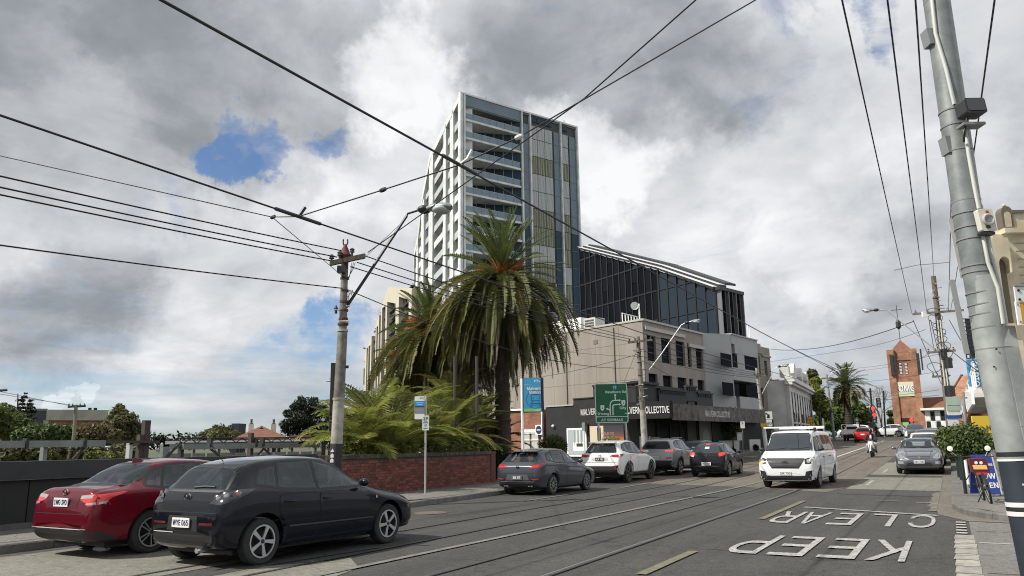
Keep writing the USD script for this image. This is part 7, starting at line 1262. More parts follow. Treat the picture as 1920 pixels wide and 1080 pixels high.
for i, (ua, va, ub, vb, D2, lab) in enumerate(((1712, 600, 1765, 720, 60, 'first'), (1742, 600, 1752, 660, 60, 'second'), (1780, 600, 1835, 690, 30, 'third'), (1765, 640, 1840, 700, 30, 'fourth'), (1745, 600, 1790, 780, 80, 'fifth'))): wire(lab+' short cable tangled below the timber crossarm', [atD(ua, va, 46.7), atD(ub, vb, D2)], .018, .1, group='tangled cables on the timber pole')
for i, v in enumerate((668, 700, 735, 745)): wire(('upper', 'second', 'third', 'lowest')[i]+' thin far wire crossing in front of the church', [atD(1610, v+22-i*6, 108), atD(1760, v-4, 70)], .016, .04, group='far wires by the church')
for i, (v0, v1) in enumerate(((733, 761), (738, 762))): wire(('upper', 'lower')[i]+' line to the far left power pole', [atD(-5, v0, 58), atD(132+i*20, v1, 60)], .014, .12, group='far left lines')
# ================================================================ vehicles
def paint(name, col, metal=0.0, rough=.28): return mat(name, col, rough, metal=metal, coat=1.0, spec=.12)
GLASSC = pane_mat('car_glass', (.018, .022, .026), 1.9, .015, .93, (.9, .95, 1)); GLASSD = pane_mat('dark_car_glass', (.006, .007, .008), 1.4, .02, .97, (.8, .85, .9))
TYRE = mat('tyre_rubber', (.018, .018, .019), .85); ALLOY = mat('alloy', (.50, .51, .52), .3, metal=.8); DALLOY = mat('dark_alloy', (.05, .05, .055), .35, metal=.6); TRIM = mat('black_trim', (.012, .012, .013), .55); CHROME = mat('chrome', (.72, .73, .74), .12, metal=1.0); REDL = mat('tail_red', (.30, .008, .010), .12, coat=1.0); REDL2 = mat('tail_red_bright', (.55, .03, .03), .12, coat=1.0); CLEARL = mat('clear_lamp', (.36, .37, .37), .15, metal=.3, coat=1.0); HEADL = mat('headlamp_glass', (.34, .36, .38), .08, metal=.6, coat=1.0); PLATEW = mat('plate_white', (.68, .69, .68), .4); PLTXT = mat('plate_text', (.015, .02, .06), .5); DARKR = mat('dark_reflector', (.10, .012, .014), .2, coat=1.0); GAP = mat('panel_gap', (.004, .004, .004), .8); ORANGE = mat('indicator_lit', (1.0, .42, .03), .3, emit=1.6); BRAKE = mat('brake_lit', (1.0, .05, .04), .3, emit=1.2)
# stations: x, bottom, shoulder z, top z, shoulder half width, top half width
TAB = {
'hatch': dict(L=4.42, W=1.755, ax=(1.30, -1.34), R=.318, st=[(2.21, .33, .50, .60, .50, .36), (2.17, .25, .55, .67, .68, .5), (2.05, .20, .62, .765, .79, .6), (1.7, .19, .71, .855, .845, .66), (1.2, .19, .80, .935, .862, .70), (.98, .19, .85, .985, .868, .70), (.88, .19, .87, 1.03, .870, .66), (.2, .19, .92, 1.39, .874, .545), (-.05, .19, .93, 1.445, .875, .55), (-.6, .19, .95, 1.468, .876, .56), (-1.2, .19, .98, 1.445, .870, .545), (-1.62, .20, .99, 1.375, .85, .53), (-1.74, .20, .985, 1.335, .842, .53), (-2.02, .23, .93, 1.06, .80, .60), (-2.10, .26, .88, .975, .78, .62), (-2.16, .30, .80, .90, .74, .60), (-2.20, .36, .66, .74, .66, .55), (-2.215, .42, .58, .64, .58, .45)]),
'sedan': dict(L=4.63, W=1.78, ax=(1.38, -1.30), R=.325, st=[(2.31, .35, .50, .58, .5, .36), (2.26, .26, .55, .66, .70, .5), (2.12, .21, .62, .755, .80, .6), (1.75, .19, .71, .85, .855, .66), (1.25, .19, .80, .93, .875, .70), (1.02, .19, .85, .985, .88, .70), (.92, .19, .87, 1.02, .88, .66), (.25, .19, .91, 1.37, .885, .54), (-.1, .19, .93, 1.435, .886, .545), (-.6, .19, .95, 1.455, .886, .55), (-1.05, .19, .965, 1.41, .88, .53), (-1.35, .20, .975, 1.30, .872, .52), (-1.72, .21, .97, 1.105, .85, .58), (-1.86, .21, .965, 1.065, .84, .64), (-2.12, .23, .93, 1.045, .81, .66), (-2.20, .26, .89, 1.01, .79, .64), (-2.255, .30, .80, .90, .76, .6), (-2.30, .36, .64, .72, .70, .55), (-2.315, .42, .58, .63, .62, .45)]),
'suv': dict(L=4.55, W=1.84, ax=(1.38, -1.32), R=.36, st=[(2.27, .40, .62, .74, .5, .36), (2.23, .30, .68, .83, .72, .5), (2.08, .26, .78, .94, .83, .62), (1.7, .25, .88, 1.03, .89, .70), (1.25, .25, .97, 1.10, .905, .74), (1.05, .25, 1.01, 1.14, .91, .74), (.95, .25, 1.03, 1.18, .912, .70), (.3, .25, 1.07, 1.54, .916, .585), (0, .25, 1.08, 1.63, .918, .59), (-.6, .25, 1.10, 1.675, .918, .60), (-1.2, .25, 1.13, 1.65, .912, .59), (-1.72, .27, 1.15, 1.575, .895, .575), (-1.86, .28, 1.145, 1.52, .885, .575), (-2.10, .32, 1.08, 1.20, .85, .64), (-2.16, .35, 1.02, 1.12, .83, .66), (-2.22, .38, .88, .98, .80, .64), (-2.26, .44, .70, .78, .74, .58), (-2.275, .50, .64, .70, .66, .5)]),
'van': dict(L=5.15, W=1.92, ax=(1.55, -1.62), R=.335, st=[(2.56, .36, .60, .74, .56, .42), (2.52, .26, .70, .86, .78, .6), (2.42, .24, .86, 1.00, .88, .72), (2.1, .24, .98, 1.12, .93, .78), (1.85, .24, 1.04, 1.20, .945, .78), (1.75, .24, 1.07, 1.26, .95, .76), (1.15, .24, 1.12, 1.82, .955, .69), (.9, .24, 1.13, 1.90, .957, .70), (0, .24, 1.14, 1.935, .96, .72), (-1.5, .24, 1.14, 1.935, .96, .72), (-2.3, .26, 1.13, 1.90, .945, .70), (-2.5, .30, 1.10, 1.80, .92, .68), (-2.56, .36, 1.05, 1.55, .90, .68), (-2.58, .42, .8, 1.0, .86, .66)]),
'ute': dict(L=5.2, W=1.82, ax=(1.55, -1.45), R=.36, st=[(2.6, .45, .70, .82, .6, .45), (2.55, .36, .80, .95, .80, .6), (2.3, .33, .90, 1.05, .87, .7), (1.5, .32, 1.0, 1.12, .90, .76), (1.3, .32, 1.03, 1.16, .905, .74), (.8, .32, 1.06, 1.62, .908, .62), (.4, .32, 1.07, 1.74, .91, .63), (-.2, .32, 1.07, 1.75, .91, .63), (-.55, .32, 1.05, 1.68, .905, .63), (-.62, .40, 1.0, 1.12, .89, .72), (-.66, .48, .80, .9, .85, .7)])}
GLASSV = pane_mat('clear_car_glass', (.02, .026, .028), 1.55, .015, .30, (.9, .95, 1))
WINS = {
'hatch': ([[(.70, .985), (.12, 1.30), (-.28, 1.375), (-.36, .985)], [(-.44, .99), (-.38, 1.378), (-1.02, 1.365), (-1.20, 1.03)], [(-1.24, 1.05), (-1.12, 1.33), (-1.38, 1.27), (-1.56, 1.10)]], [(-.60, 1.03), (.60, 1.03), (.50, 1.335), (-.50, 1.335)], [(-.66, 1.05), (.66, 1.05), (.51, 1.385), (-.51, 1.385)], ((-.38, .82), (-1.22, -.40)), (.30, .93)),
'sedan': ([[(.74, .985), (.16, 1.29), (-.26, 1.365), (-.34, .985)], [(-.42, .99), (-.36, 1.368), (-.92, 1.345), (-1.12, 1.02)], [(-1.17, 1.03), (-1.0, 1.315), (-1.20, 1.24), (-1.40, 1.06)]], [(-.62, 1.09), (.62, 1.09), (.49, 1.37), (-.49, 1.37)], [(-.66, 1.04), (.66, 1.04), (.51, 1.375), (-.51, 1.375)], ((-.36, .86), (-1.20, -.38)), (.30, .93)),
'suv': ([[(.76, 1.145), (.2, 1.46), (-.26, 1.555), (-.34, 1.14)], [(-.42, 1.145), (-.36, 1.56), (-1.05, 1.545), (-1.18, 1.18)], [(-1.23, 1.19), (-1.12, 1.53), (-1.50, 1.46), (-1.72, 1.27)]], [(-.64, 1.19), (.64, 1.19), (.54, 1.50), (-.54, 1.50)], [(-.70, 1.20), (.70, 1.20), (.55, 1.55), (-.55, 1.55)], ((-.36, .88), (-1.22, -.38)), (.42, 1.09)),
}
def section(zb, zs, zt, ws, wr):
    wl = ws*.93; zm = zb+.62*(zs-zb); g = zt-zs; cr = min(.055, g*.35)
    P = np.array([(0, zb), (wl*.75, zb), (wl, zb+.03), (wl+.012, zb+.10), (ws+.008, zm-.10), (ws+.010, zm), (ws, zs-.05), (ws-.012, zs), (ws-.045 if g > .25 else ws-.05, zs+min(.035, g*.3)), (wr+(ws-wr)*.42, zs+g*.46 if g > .25 else zs+g*.55), (wr+.012, zt-cr*1.25), (wr-.05, zt-cr*.42), (wr*.5, zt-.006), (0, zt)])
    for _ in range(2):
        Q = [P[0]]
        for a, b in zip(P[:-1], P[1:]): Q += [a*.75+b*.25, a*.25+b*.75]
        P = np.array(Q+[P[-1]])
    return P
class Car:
    def __init__(s, base, label, cat, pos, rot, col, L=None, W=None, H=None, name='parked_car', group=None, res=.07, rim=('five', ALLOY), pitch=0.0, cut=True, R=None, ax=None, hollow=False):
        t = TAB[base]; st = np.array(t['st']); H0 = st[:, 3].max(); s.sx, s.sy, s.sz = (L or t['L'])/t['L'], (W or t['W'])/t['W'], (H or H0)/H0; s.base = base
        s.hollow = hollow; z = float(gz(pos[1])); s.T = thing(name, label, cat, (pos[0], pos[1], z+pos[2] if len(pos) > 2 else z), group, rot, pitch); s.col = col
        x = st[::-1, 0]; f = [PchipInterpolator(x, st[::-1, k]) for k in range(1, 6)]
        xs = np.unique(np.concatenate([st[:, 0], np.arange(x[0], x[-1], res)])); secs = [section(*[float(g(v)) for g in f]) for v in xs]
        n = len(secs[0]); V = []
        for v, q in zip(xs, secs):
            r = np.vstack([np.column_stack([q[:, 0], q[:, 1]]), np.column_stack([-q[-2:0:-1, 0], q[-2:0:-1, 1]])]); V.append(np.column_stack([np.full(len(r), v), r]))
        m = len(V[0]); V = np.vstack(V); k = len(xs); i, j = np.meshgrid(np.arange(k-1), np.arange(m), indexing='ij'); a = (i*m+j).ravel(); b = (i*m+(j+1) % m).ravel(); c = ((i+1)*m+(j+1) % m).ravel(); d = ((i+1)*m+j).ravel()
        F = np.vstack([np.stack([a, c, b], -1), np.stack([a, d, c], -1)]); e0, e1 = len(V), len(V)+1; V = np.vstack([V, V[:m].mean(0), V[-m:].mean(0)]); q = np.arange(m); F = np.vstack([F, np.stack([np.full(m, e0), q, (q+1) % m], -1), np.stack([np.full(m, e1), (k-1)*m+(q+1) % m, (k-1)*m+q], -1)])
        V = V*[s.sx, s.sy, s.sz]
        tm = trimesh.Trimesh(V, F, process=False)
        if tm.volume < 0: F = F[:, ::-1]
        s.R = (R or t['R']*s.sz); s.ax = ax or [v*s.sx for v in t['ax']]; s.hw = (W or t['W'])/2
        if cut:
            M = manifold3d.Manifold(manifold3d.Mesh(V.astype(np.float32), F.astype(np.uint32)))
            for xa in s.ax:
                for sg in (-1, 1):
                    c = manifold3d.Manifold.cylinder(.42, s.R+.052, s.R+.052, 40).rotate([90*-sg, 0, 0]).translate([xa, sg*(s.hw-.27), s.R+.012]); M = M-c
            M0 = M
            mm = M.to_mesh(); V, F = np.array(mm.vert_properties[:, :3], float), np.array(mm.tri_verts, int)
        s.V, s.F = V, F; nr = np.cross(V[F[:, 1]]-V[F[:, 0]], V[F[:, 2]]-V[F[:, 0]]); s.N = nr/(np.linalg.norm(nr, axis=1, keepdims=True)+1e-12); s.bot = float(st[:, 1].min())*s.sz
        if hollow:
            W_, rw, ws, *_ = WINS[base]; bx = manifold3d.Manifold.cube([2.75*s.sx, 4, 2.0]).translate([-1.85*s.sx, -2, .56*s.sz]); M0 = M0-(manifold3d.Manifold(manifold3d.Mesh((V_ := np.array(V)*[.955, .915, .965]).astype(np.float32), F.astype(np.uint32))) ^ bx)
            for pts in W_:
                q = np.array(Polygon(pts).exterior.coords)[:-1]*[s.sx, s.sz]; q = q if Polygon(q).exterior.is_ccw else q[::-1]; M0 = M0-manifold3d.CrossSection([q]).extrude(4).translate([0, 0, -2]).rotate([90, 0, 0])
            for pts, x0, x1 in ((rw, -3, -1.15*s.sx), (ws, .1*s.sx, 3)):
                q = np.array(pts)*[s.sy, s.sz]; q = q if Polygon(q).exterior.is_ccw else q[::-1]; M0 = M0-manifold3d.CrossSection([q]).extrude(x1-x0).transform(np.array([[0, 0, 1., x0], [1, 0, 0, 0], [0, 1, 0, 0]]))
            mm = M0.to_mesh(); V, F = np.array(mm.vert_properties[:, :3], float), np.array(mm.tri_verts, int)
        s.obj('body', (V, F), col, smooth=32)
        for xa in s.ax:
            for sg in (-1, 1): s.wheel(xa, sg, rim)
        s.obj('underbody', MB().bx(-t['L']*s.sx*.42, t['L']*s.sx*.42, -s.hw*.72, s.hw*.72, s.bot-.03, s.bot+.16), TRIM)
    def obj(s, name, m, material, parent=None, smooth=False, label=None): return obj(name, m, material, parent or s.T, smooth, label, local=True)
    def wheel(s, xa, sg, rim):
        R, w = s.R, .205; y = sg*(s.hw-.035); o = np.array([xa, y, R]); a = np.array([0, sg, 0.]); W = s.obj('wheel', MB().lathe([(R*.70, -.18), (R*.9, -.195), (R*.985, -.17), (R, -.13), (R, -.06), (R*.985, -.02), (R*.9, .004), (R*.74, -.002), (R*.70, -.02), (R*.70, -.18)], o, 40, a), TYRE, smooth=35)
        s.obj('rim_dish', MB().lathe([(R*.705, -.01), (R*.66, -.03), (R*.58, -.09), (0, -.10)], o, 28, a), mat('rim_shadow', (.02, .02, .021), .5, metal=.4), W, smooth=35)
        style, m_ = rim; ri = R*.695; from shapely.geometry import Point; ring = Point(0, 0).buffer(ri, 24).difference(Point(0, 0).buffer(ri*.90, 24)); P = ring.union(Point(0, 0).buffer(R*.15)); n = {'five': 5, 'multi': 10, 'twin': 5, 'cap': 7}[style]; t0 = .3*xa
        for k in range(n):
            t = 2*PI*k/n+t0+PI/2; d = np.array([math.cos(t), math.sin(t)]); q = np.array([-d[1], d[0]])
            if style == 'five': P = P.union(Polygon([d*R*.08+q*R*.055, d*R*.08-q*R*.055, d*ri*.95-q*R*.095, d*ri*.95+q*R*.095]))
            elif style == 'multi': P = P.union(Polygon([d*R*.08+q*R*.03, d*R*.08-q*R*.03, d*ri*.95-q*R*.028, d*ri*.95+q*R*.028]))
            elif style == 'cap': P = P.union(Polygon([d*R*.05+q*R*.10, d*R*.05-q*R*.10, d*ri*.95-q*R*.13, d*ri*.95+q*R*.13]))
            else:
                for g in (-1, 1): P = P.union(Polygon([d*R*.08+q*R*(.02+.03*g), d*R*.08-q*R*(.02-.03*g), d*ri*.95+q*R*(.12*g-.03), d*ri*.95+q*R*(.12*g+.03)]))
        u = np.array([1., 0, 0]); z = np.array([0, 0, 1.]); s.obj('rim', MB().prism(P, .022, o+a*-.022, u, z, a), m_, W)
        s.obj('hub_cap', MB().lathe([(R*.10, 0), (R*.09, .008), (0, .01)], o, 14, a), TRIM if m_ is not TRIM else GREY, W)
    def hit(s, p2, axis, sign):
        k = 'xyz'.index(axis); o = [q for q in range(3) if q != k]; lo_, hi_ = p2.min(0)-.005, p2.max(0)+.005; T3 = s.V[s.F][:, :, o]; sel = (s.N[:, k]*sign > .02) & (T3.max(1) >= lo_).all(1) & (T3.min(1) <= hi_).all(1)
        if not sel.any(): sel = s.N[:, k]*sign > .02
        A, B, C = (s.V[s.F[sel, q]] for q in range(3)); a, b, c = A[:, o], B[:, o], C[:, o]; v0, v1 = b-a, c-a; den = v0[:, 0]*v1[:, 1]-v0[:, 1]*v1[:, 0]; den = np.where(abs(den) < 1e-12, 1e-12, den)
        out = np.full(len(p2), np.nan)
        for i0 in range(0, len(p2), 200):
            P = p2[i0:i0+200]; d = P[:, None]-a[None]; u = (d[..., 0]*v1[:, 1]-d[..., 1]*v1[:, 0])/den; w = (v0[:, 0]*d[..., 1]-v0[:, 1]*d[..., 0])/den; ok = (u > -1e-4) & (w > -1e-4) & (u+w < 1.0001)
            h = A[:, k]+u*(B[:, k]-A[:, k])+w*(C[:, k]-A[:, k]); h = np.where(ok, h*sign, -1e9); b_ = h.max(1); out[i0:i0+200] = np.where(b_ > -1e8, b_*sign, np.nan)
        bad = np.isnan(out)
        if bad.all(): return np.zeros(len(p2))
        if bad.any():
            g = np.where(~bad)[0]; dd = ((p2[bad][:, None]-p2[g][None])**2).sum(-1); out[bad] = out[g[dd.argmin(1)]]
        return out
    def patch(s, name, poly, axis, sign, off, m, parent=None, size=.09, label=None, scale=True, hole=None):
        k = 'xyz'.index(axis); sc = [s.sx, s.sy, s.sz] if scale else [1, 1, 1]; o = [q for q in range(3) if q != k]; P = poly if hasattr(poly, 'exterior') else Polygon(poly)
        if not P.is_valid: P = P.buffer(0)
        v, f = trimesh.creation.triangulate_polygon(P, engine='earcut'); v = np.column_stack([np.asarray(v), np.zeros(len(v))]); v, f = trimesh.remesh.subdivide_to_size(v, f, size, max_iter=12); p2 = v[:, :2]*[sc[o[0]], sc[o[1]]]
        h = s.hit(p2, axis, sign); V = np.zeros((len(v), 3)); V[:, o] = p2; V[:, k] = h+off*sign
        n = np.cross(V[f[0][1]]-V[f[0][0]], V[f[0][2]]-V[f[0][0]]); F = np.asarray(f)
        tot = np.cross(V[F[:, 1]]-V[F[:, 0]], V[F[:, 2]]-V[F[:, 0]])[:, k].sum()
        if tot*sign < 0: F = F[:, ::-1]
        return s.obj(name, (V, F), m, parent, smooth=True, label=label)
    def both(s, name, pts, off, m, **k): return [s.patch(name, pts, 'y', g, off, m, **k) for g in (-1, 1)]
    def pair(s, name, pts, axis, sign, off, m, **k): return [s.patch(name, [(g*p[0], p[1]) for p in pts] if axis == 'x' else [(p[0], g*p[1]) for p in pts], axis, sign, off, m, **k) for g in (-1, 1)]
    def plate(s, z, sign, text=None, w=.37, h=.13, m=PLATEW, off=.02, txt=PLTXT):
        x = float(s.hit(np.array([[0.0, z]]), 'x', sign)[0])+off*sign; u = np.array([0, 1.0*sign, 0]); o = np.array([x, 0, z]); zz = np.array([0, 0, 1.]); n = np.array([sign, 0, 0.]); p = s.obj('plate', MB().prism(sbox(-w/2, -h/2, w/2, h/2), .012, o, u, zz, n), m)
        if text: mt = meshkit.text_mesh(text, h*.55, .003, True); v = np.array(mt.vertices); ww = np.ptp(v[:, 0]); v[:, 0] = (v[:, 0]-v[:, 0].min()-ww/2)*min(1, w*.9/ww); s.obj('plate_text', (o+n*.0125+v[:, :1]*u+(v[:, 1:2]-h*.27)*zz+v[:, 2:3]*n, mt.faces), txt, p)
    def badge(s, z, sign, kind, k=.05, off=.012):
        from shapely.geometry import Point, LineString
        x = float(s.hit(np.array([[0.0, z]]), 'x', sign)[0])+off*sign; u = np.array([0, 1.0*sign, 0]); n = np.array([sign, 0, 0.]); e = Point(0, 0).buffer(1); from shapely import affinity as af
        el = lambda a, b: af.scale(e, a, b)
        if kind == 'wing': P = el(1.15, .95).difference(el(1.0, .8)).union(LineString([(-1.0, .25), (-.45, .35), (0, -.25), (.45, .35), (1.0, .25)]).buffer(.12).intersection(el(1.1, .9)))
        elif kind == 'vw': P = el(1, 1).difference(el(.86, .86)).union(LineString([(-.45, .75), (0, -.1), (.45, .75)]).buffer(.08)).union(LineString([(-.8, .3), (-.4, -.75), (0, .15), (.4, -.75), (.8, .3)]).buffer(.08).intersection(el(.95, .95)))
        elif kind == 'h': P = el(1.3, .8).difference(el(1.15, .65)).union(LineString([(-.5, .6), (-.55, -.6)]).buffer(.12).union(LineString([(.55, .6), (.5, -.6)]).buffer(.12)).union(LineString([(-.5, -.12), (.5, .12)]).buffer(.10)).intersection(el(1.25, .75)))
        else: P = el(1.35, .75)
        s.obj('badge', MB().prism(af.scale(P, k, k, origin=(0, 0)), .012, np.array([x, 0, z]), u, np.array([0, 0, 1.]), n), CHROME)
    def mirror(s, x, z, m):
        for g in (-1, 1):
            y = g*(s.hw*.93); mb = MB().ball((x, y+g*.11, z), (.05, .10, .062), 2); s.obj('door_mirror', mb, m, smooth=True); s.obj('mirror_stalk', MB().bx(x-.02, x+.03, min(y, y+g*.05), max(y, y+g*.05), z-.05, z-.015), TRIM)
    def doors(s, seams, z0, z1, handles, zh, hm=None, m=None):
        for x0, x1 in seams:
            for g in (-1, 1):
                pts = [(x0+.008, z0), (x1-.008, z0), (x1-.008, z1), (x0+.008, z1)]; P = Polygon(pts).buffer(-.05).buffer(.05, quad_segs=4); s.patch('door_gap', P.buffer(.009), 'y', g, .0015, GAP); d = s.patch('door', P, 'y', g, .0045, m or s.col)
                for xh in handles:
                    if x0 < xh < x1:
                        y = float(s.hit(np.array([[xh*s.sx, zh*s.sz]]), 'y', g)[0]); s.obj('door_handle', MB().tube([(xh*s.sx-.09, y+g*.022, zh*s.sz), (xh*s.sx-.05, y+g*.045, zh*s.sz+.004), (xh*s.sx+.05, y+g*.045, zh*s.sz+.004), (xh*s.sx+.09, y+g*.022, zh*s.sz)], .013, 6), hm or s.col, d)
def hatch_common(c, tail='std', lod=1, dark=True):
    W_, rw, ws, seams, zz = WINS[c.base]; h = c.hollow; gl = GLASSV if h else GLASSC
    ring = (lambda P, k: P.buffer(k, join_style=1).difference(P.buffer(-.008))) if h else (lambda P, k: P.buffer(k, join_style=1))
    for pts in W_: c.both('window_frame', ring(Polygon(pts), .032), .003, TRIM)
    for pts in W_: c.both('side_window', Polygon(pts).buffer(-.012).buffer(.012), .008, gl)
    c.patch('rear_window_frame', ring(Polygon(rw), .03), 'x', -1, .003, TRIM); c.patch('rear_window', Polygon(rw).buffer(-.03).buffer(.03), 'x', -1, .008, gl if h or not dark else GLASSD); c.patch('windscreen_frame', ring(Polygon(ws), .02), 'x', 1, .003, TRIM); c.patch('windscreen', Polygon(ws), 'x', 1, .008, gl)
    if h:
        zb = zz[1]*c.sz; ST = mat('seat_cloth', (.035, .036, .038), .9)
        for y, x in ((-.37, -.12), (.37, -.12), (-.38, -1.02), (.38, -1.02)):
            st = c.obj('seat', MB().ball((x, y, zb-.08), (.11, .23, .36), 2), ST, smooth=True); c.obj('headrest', MB().ball((x-.05, y, zb+.28), (.055, .13, .10), 2), ST, st, smooth=True)
        c.obj('dashboard', MB().bx(.62, .95, -.62, .62, zb-.25, zb+.02), TRIM); t = np.linspace(0, 2*PI, 18); c.obj('steering_wheel', MB().tube([(.50+.06*math.sin(a), -.36+.17*math.cos(a), zb+.03+.16*math.sin(a)) for a in t], .016, 6, False), TRIM); c.obj('cabin_floor', MB().bx(-1.5*c.sx, .9*c.sx, -.66, .66, .52*c.sz, .58*c.sz), TRIM)
    if lod: c.doors(seams, *zz, (seams[0][0]+.17, seams[1][0]+.2), zz[1]-.10)
    z = W_[0][0][1]*c.sz; c.mirror(.60*c.sx, z+.04, c.col)
    return zz
H90 = math.radians(90)
# ---- black hatchback, nearest
BLKP = paint('black_car_paint', (.0045, .005, .008), rough=.2); c = Car('hatch', 'glossy black hatchback nearest to the camera with five spoke silver wheels', 'car', (-9.43, 9.66), H90-math.radians(2.2), BLKP, L=4.19, W=1.79, H=1.49, res=.05, R=.325, ax=(1.29, -1.41), hollow=True)
hatch_common(c, dark=False); c.plate(.60*c.sz, -1, 'WYE 065'); c.badge(.93*c.sz, -1, 'wing', .062)
from shapely.geometry import Point
for g in (-1, 1):
    lp = Polygon([(g*.50, .86), (g*.62, 1.0), (g*.80, 1.025), (g*.835, .99), (g*.80, .88), (g*.70, .84)]); o_ = c.patch('tail_light', lp, 'x', -1, .006, mat('smoked_lens', (.022, .022, .024), .1, coat=1)); sl = c.patch('tail_light_side', [(-2.06, .90), (-1.80, .97), (-1.62, 1.035), (-1.78, 1.04), (-2.02, 1.03)], 'y', g, .006, mat('smoked_lens', (.022,)*3))
    for yy, zz_, rr, m_ in ((.60, .925, .048, CLEARL), (.70, .955, .052, CLEARL), (.785, .975, .048, mat('pink_lens', (.26, .10, .095), .15, coat=1))):
        q = np.array([[g*yy*c.sy, zz_*c.sz]]); xh = float(c.hit(q, 'x', -1)[0]); dn = np.array([-.85, g*.52, 0.05]); dn /= np.linalg.norm(dn); p_ = np.array([xh, q[0, 0], q[0, 1]])+dn*.006
        r_ = c.obj('lamp_ring', MB().lathe([(rr, -.02), (rr, .006), (rr*.82, .012), (rr*.78, .004)], p_, 20, dn), mat('dim_chrome', (.3, .3, .31), .2, metal=1.0), o_); c.obj('lamp_bowl', MB().lathe([(rr*.8, .003), (rr*.4, .010), (0, .012)], p_, 20, dn), m_, r_)
c.patch('boot_gap', Polygon([(-.66, .73), (.66, .73), (.66, .742), (-.66, .742)]), 'x', -1, .004, GAP); c.patch('bumper_step', Polygon([(-.70, .70), (.70, .70), (.66, .725), (-.66, .725)]), 'x', -1, .012, BLKP); c.pair('bumper_reflector', [(.36, .575), (.62, .58), (.62, .61), (.36, .605)], 'x', -1, .008, DARKR); c.patch('plate_recess', Polygon([(-.32, .49), (.32, .49), (.30, .69), (-.30, .69)]), 'x', -1, .003, TRIM); c.patch('lower_valance', Polygon([(-.62, .36), (.62, .36), (.62, .45), (-.62, .45)]), 'x', -1, .004, TRIM)
c.patch('bumper_lip', Polygon([(.18, .462), (.6, .462), (.6, .474), (.18, .474)]), 'x', -1, .01, mat('pale_metal', (.5,)*3)); c.both('side_moulding', [(-1.0, .475), (.92, .455), (.92, .475), (-1.0, .497)], .012, mat('moulding', (.05, .05, .055), .3)); c.both('sill', [(-.95, .21), (.9, .21), (.9, .235), (-.95, .235)], .008, mat('moulding', (.05,)*3)); c.both('mud_flap', [(-1.72, .16), (-1.66, .42), (-1.63, .42), (-1.69, .16)], .012, TRIM)
x_ = -1.55; c.obj('antenna', MB().tube([(x_*c.sx, 0, 1.40*c.sz), (x_*c.sx-.22, .0, 1.40*c.sz+.24)], .006, 5), BLKM); c.obj('rear_wiper', MB().tube([c.V[0]*0+(float(c.hit(np.array([[y, z]]), 'x', -1)[0])-.02, y, z) for y, z in ((0, 1.06*c.sz), (-.2, 1.075*c.sz), (-.42, 1.07*c.sz))], .012, 6), BLKM); pass
c.obj('exhaust', MB().tube([(-2.22, -.5, .27), (-1.9, -.5, .29)], .035, 10), CHROME); c.both('indicator', Point(1.0, .78).buffer(.025), .008, CLEARL); c.pair('headlight', [(.46, .66), (.74, .72), (.80, .80), (.62, .78)], 'x', 1, .008, HEADL)
# ---- red sedan
REDP = paint('dark_red_paint', (.105, .004, .012), metal=.25, rough=.25); c = Car('sedan', 'dark red sedan parked by the bridge parapet with clear and red tail lights', 'car', (-12.12, 9.72), H90-math.radians(1), REDP, W=1.80, res=.05, rim=('twin', mat('machined_alloy', (.38, .38, .39), .3, metal=.8)), R=.33, hollow=True)
hatch_common(c, dark=False); c.plate(.83, -1, '1WG 3PD', w=.37); c.badge(.975, -1, 'wing', .055)
for g in (-1, 1):
    o_ = c.patch('tail_light', [(g*.46, .865), (g*.42, .93), (g*.60, .955), (g*.80, .945), (g*.83, .80), (g*.66, .78), (g*.58, .83)], 'x', -1, .006, REDL2); c.patch('clear_band', [(g*.44, .885), (g*.45, .935), (g*.70, .95), (g*.70, .90)], 'x', -1, .010, CLEARL, o_); c.patch('clear_band', [(g*.60, .80), (g*.62, .825), (g*.82, .845), (g*.82, .805)], 'x', -1, .010, CLEARL, o_); c.patch('tail_light_side', [(-2.22, .80), (-2.20, .95), (-1.80, .985), (-1.75, .975), (-2.0, .90), (-2.12, .82)], 'y', g, .006, REDL2)
    c.patch('clear_band_side', [(-2.2, .81), (-2.19, .845), (-2.05, .86), (-2.10, .82)], 'y', g, .010, CLEARL)
c.patch('boot_gap', Polygon([(-.62, .655), (.62, .655), (.62, .667), (-.62, .667)]), 'x', -1, .004, GAP); c.patch('plate_recess', Polygon([(-.40, .74), (.40, .74), (.42, .91), (-.42, .91)]), 'x', -1, .003, mat('red_shadow', (.06, .003, .008), .3)); c.patch('lower_bumper', Polygon([(-.80, .26), (.80, .26), (.74, .44), (-.74, .44)]), 'x', -1, .006, TRIM); c.both('lower_bumper_side', [(-2.2, .28), (-1.85, .24), (-1.85, .30), (-2.2, .43)], .006, TRIM); c.patch('bumper_line', Polygon([(-.70, .44), (.70, .44), (.70, .452), (-.70, .452)]), 'x', -1, .01, mat('pale_metal', (.5,)*3))
c.obj('shark_fin', MB().hexa([(-1.15, -.02, 1.36), (-.92, -.025, 1.42), (-.92, .025, 1.42), (-1.15, .02, 1.36), (-1.14, -.005, 1.47), (-1.10, -.005, 1.475), (-1.10, .005, 1.475), (-1.14, .005, 1.47)]), REDP); c.both('fuel_flap', Point(-1.52, .84).buffer(.085).difference(Point(-1.52, .84).buffer(.077)), .004, GAP); c.obj('exhaust', MB().tube([(-2.2, -.5, .27), (-1.9, -.5, .28)], .035, 10), GREY); c.pair('headlight', [(.46, .66), (.74, .70), (.80, .77), (.62, .76)], 'x', 1, .008, HEADL)
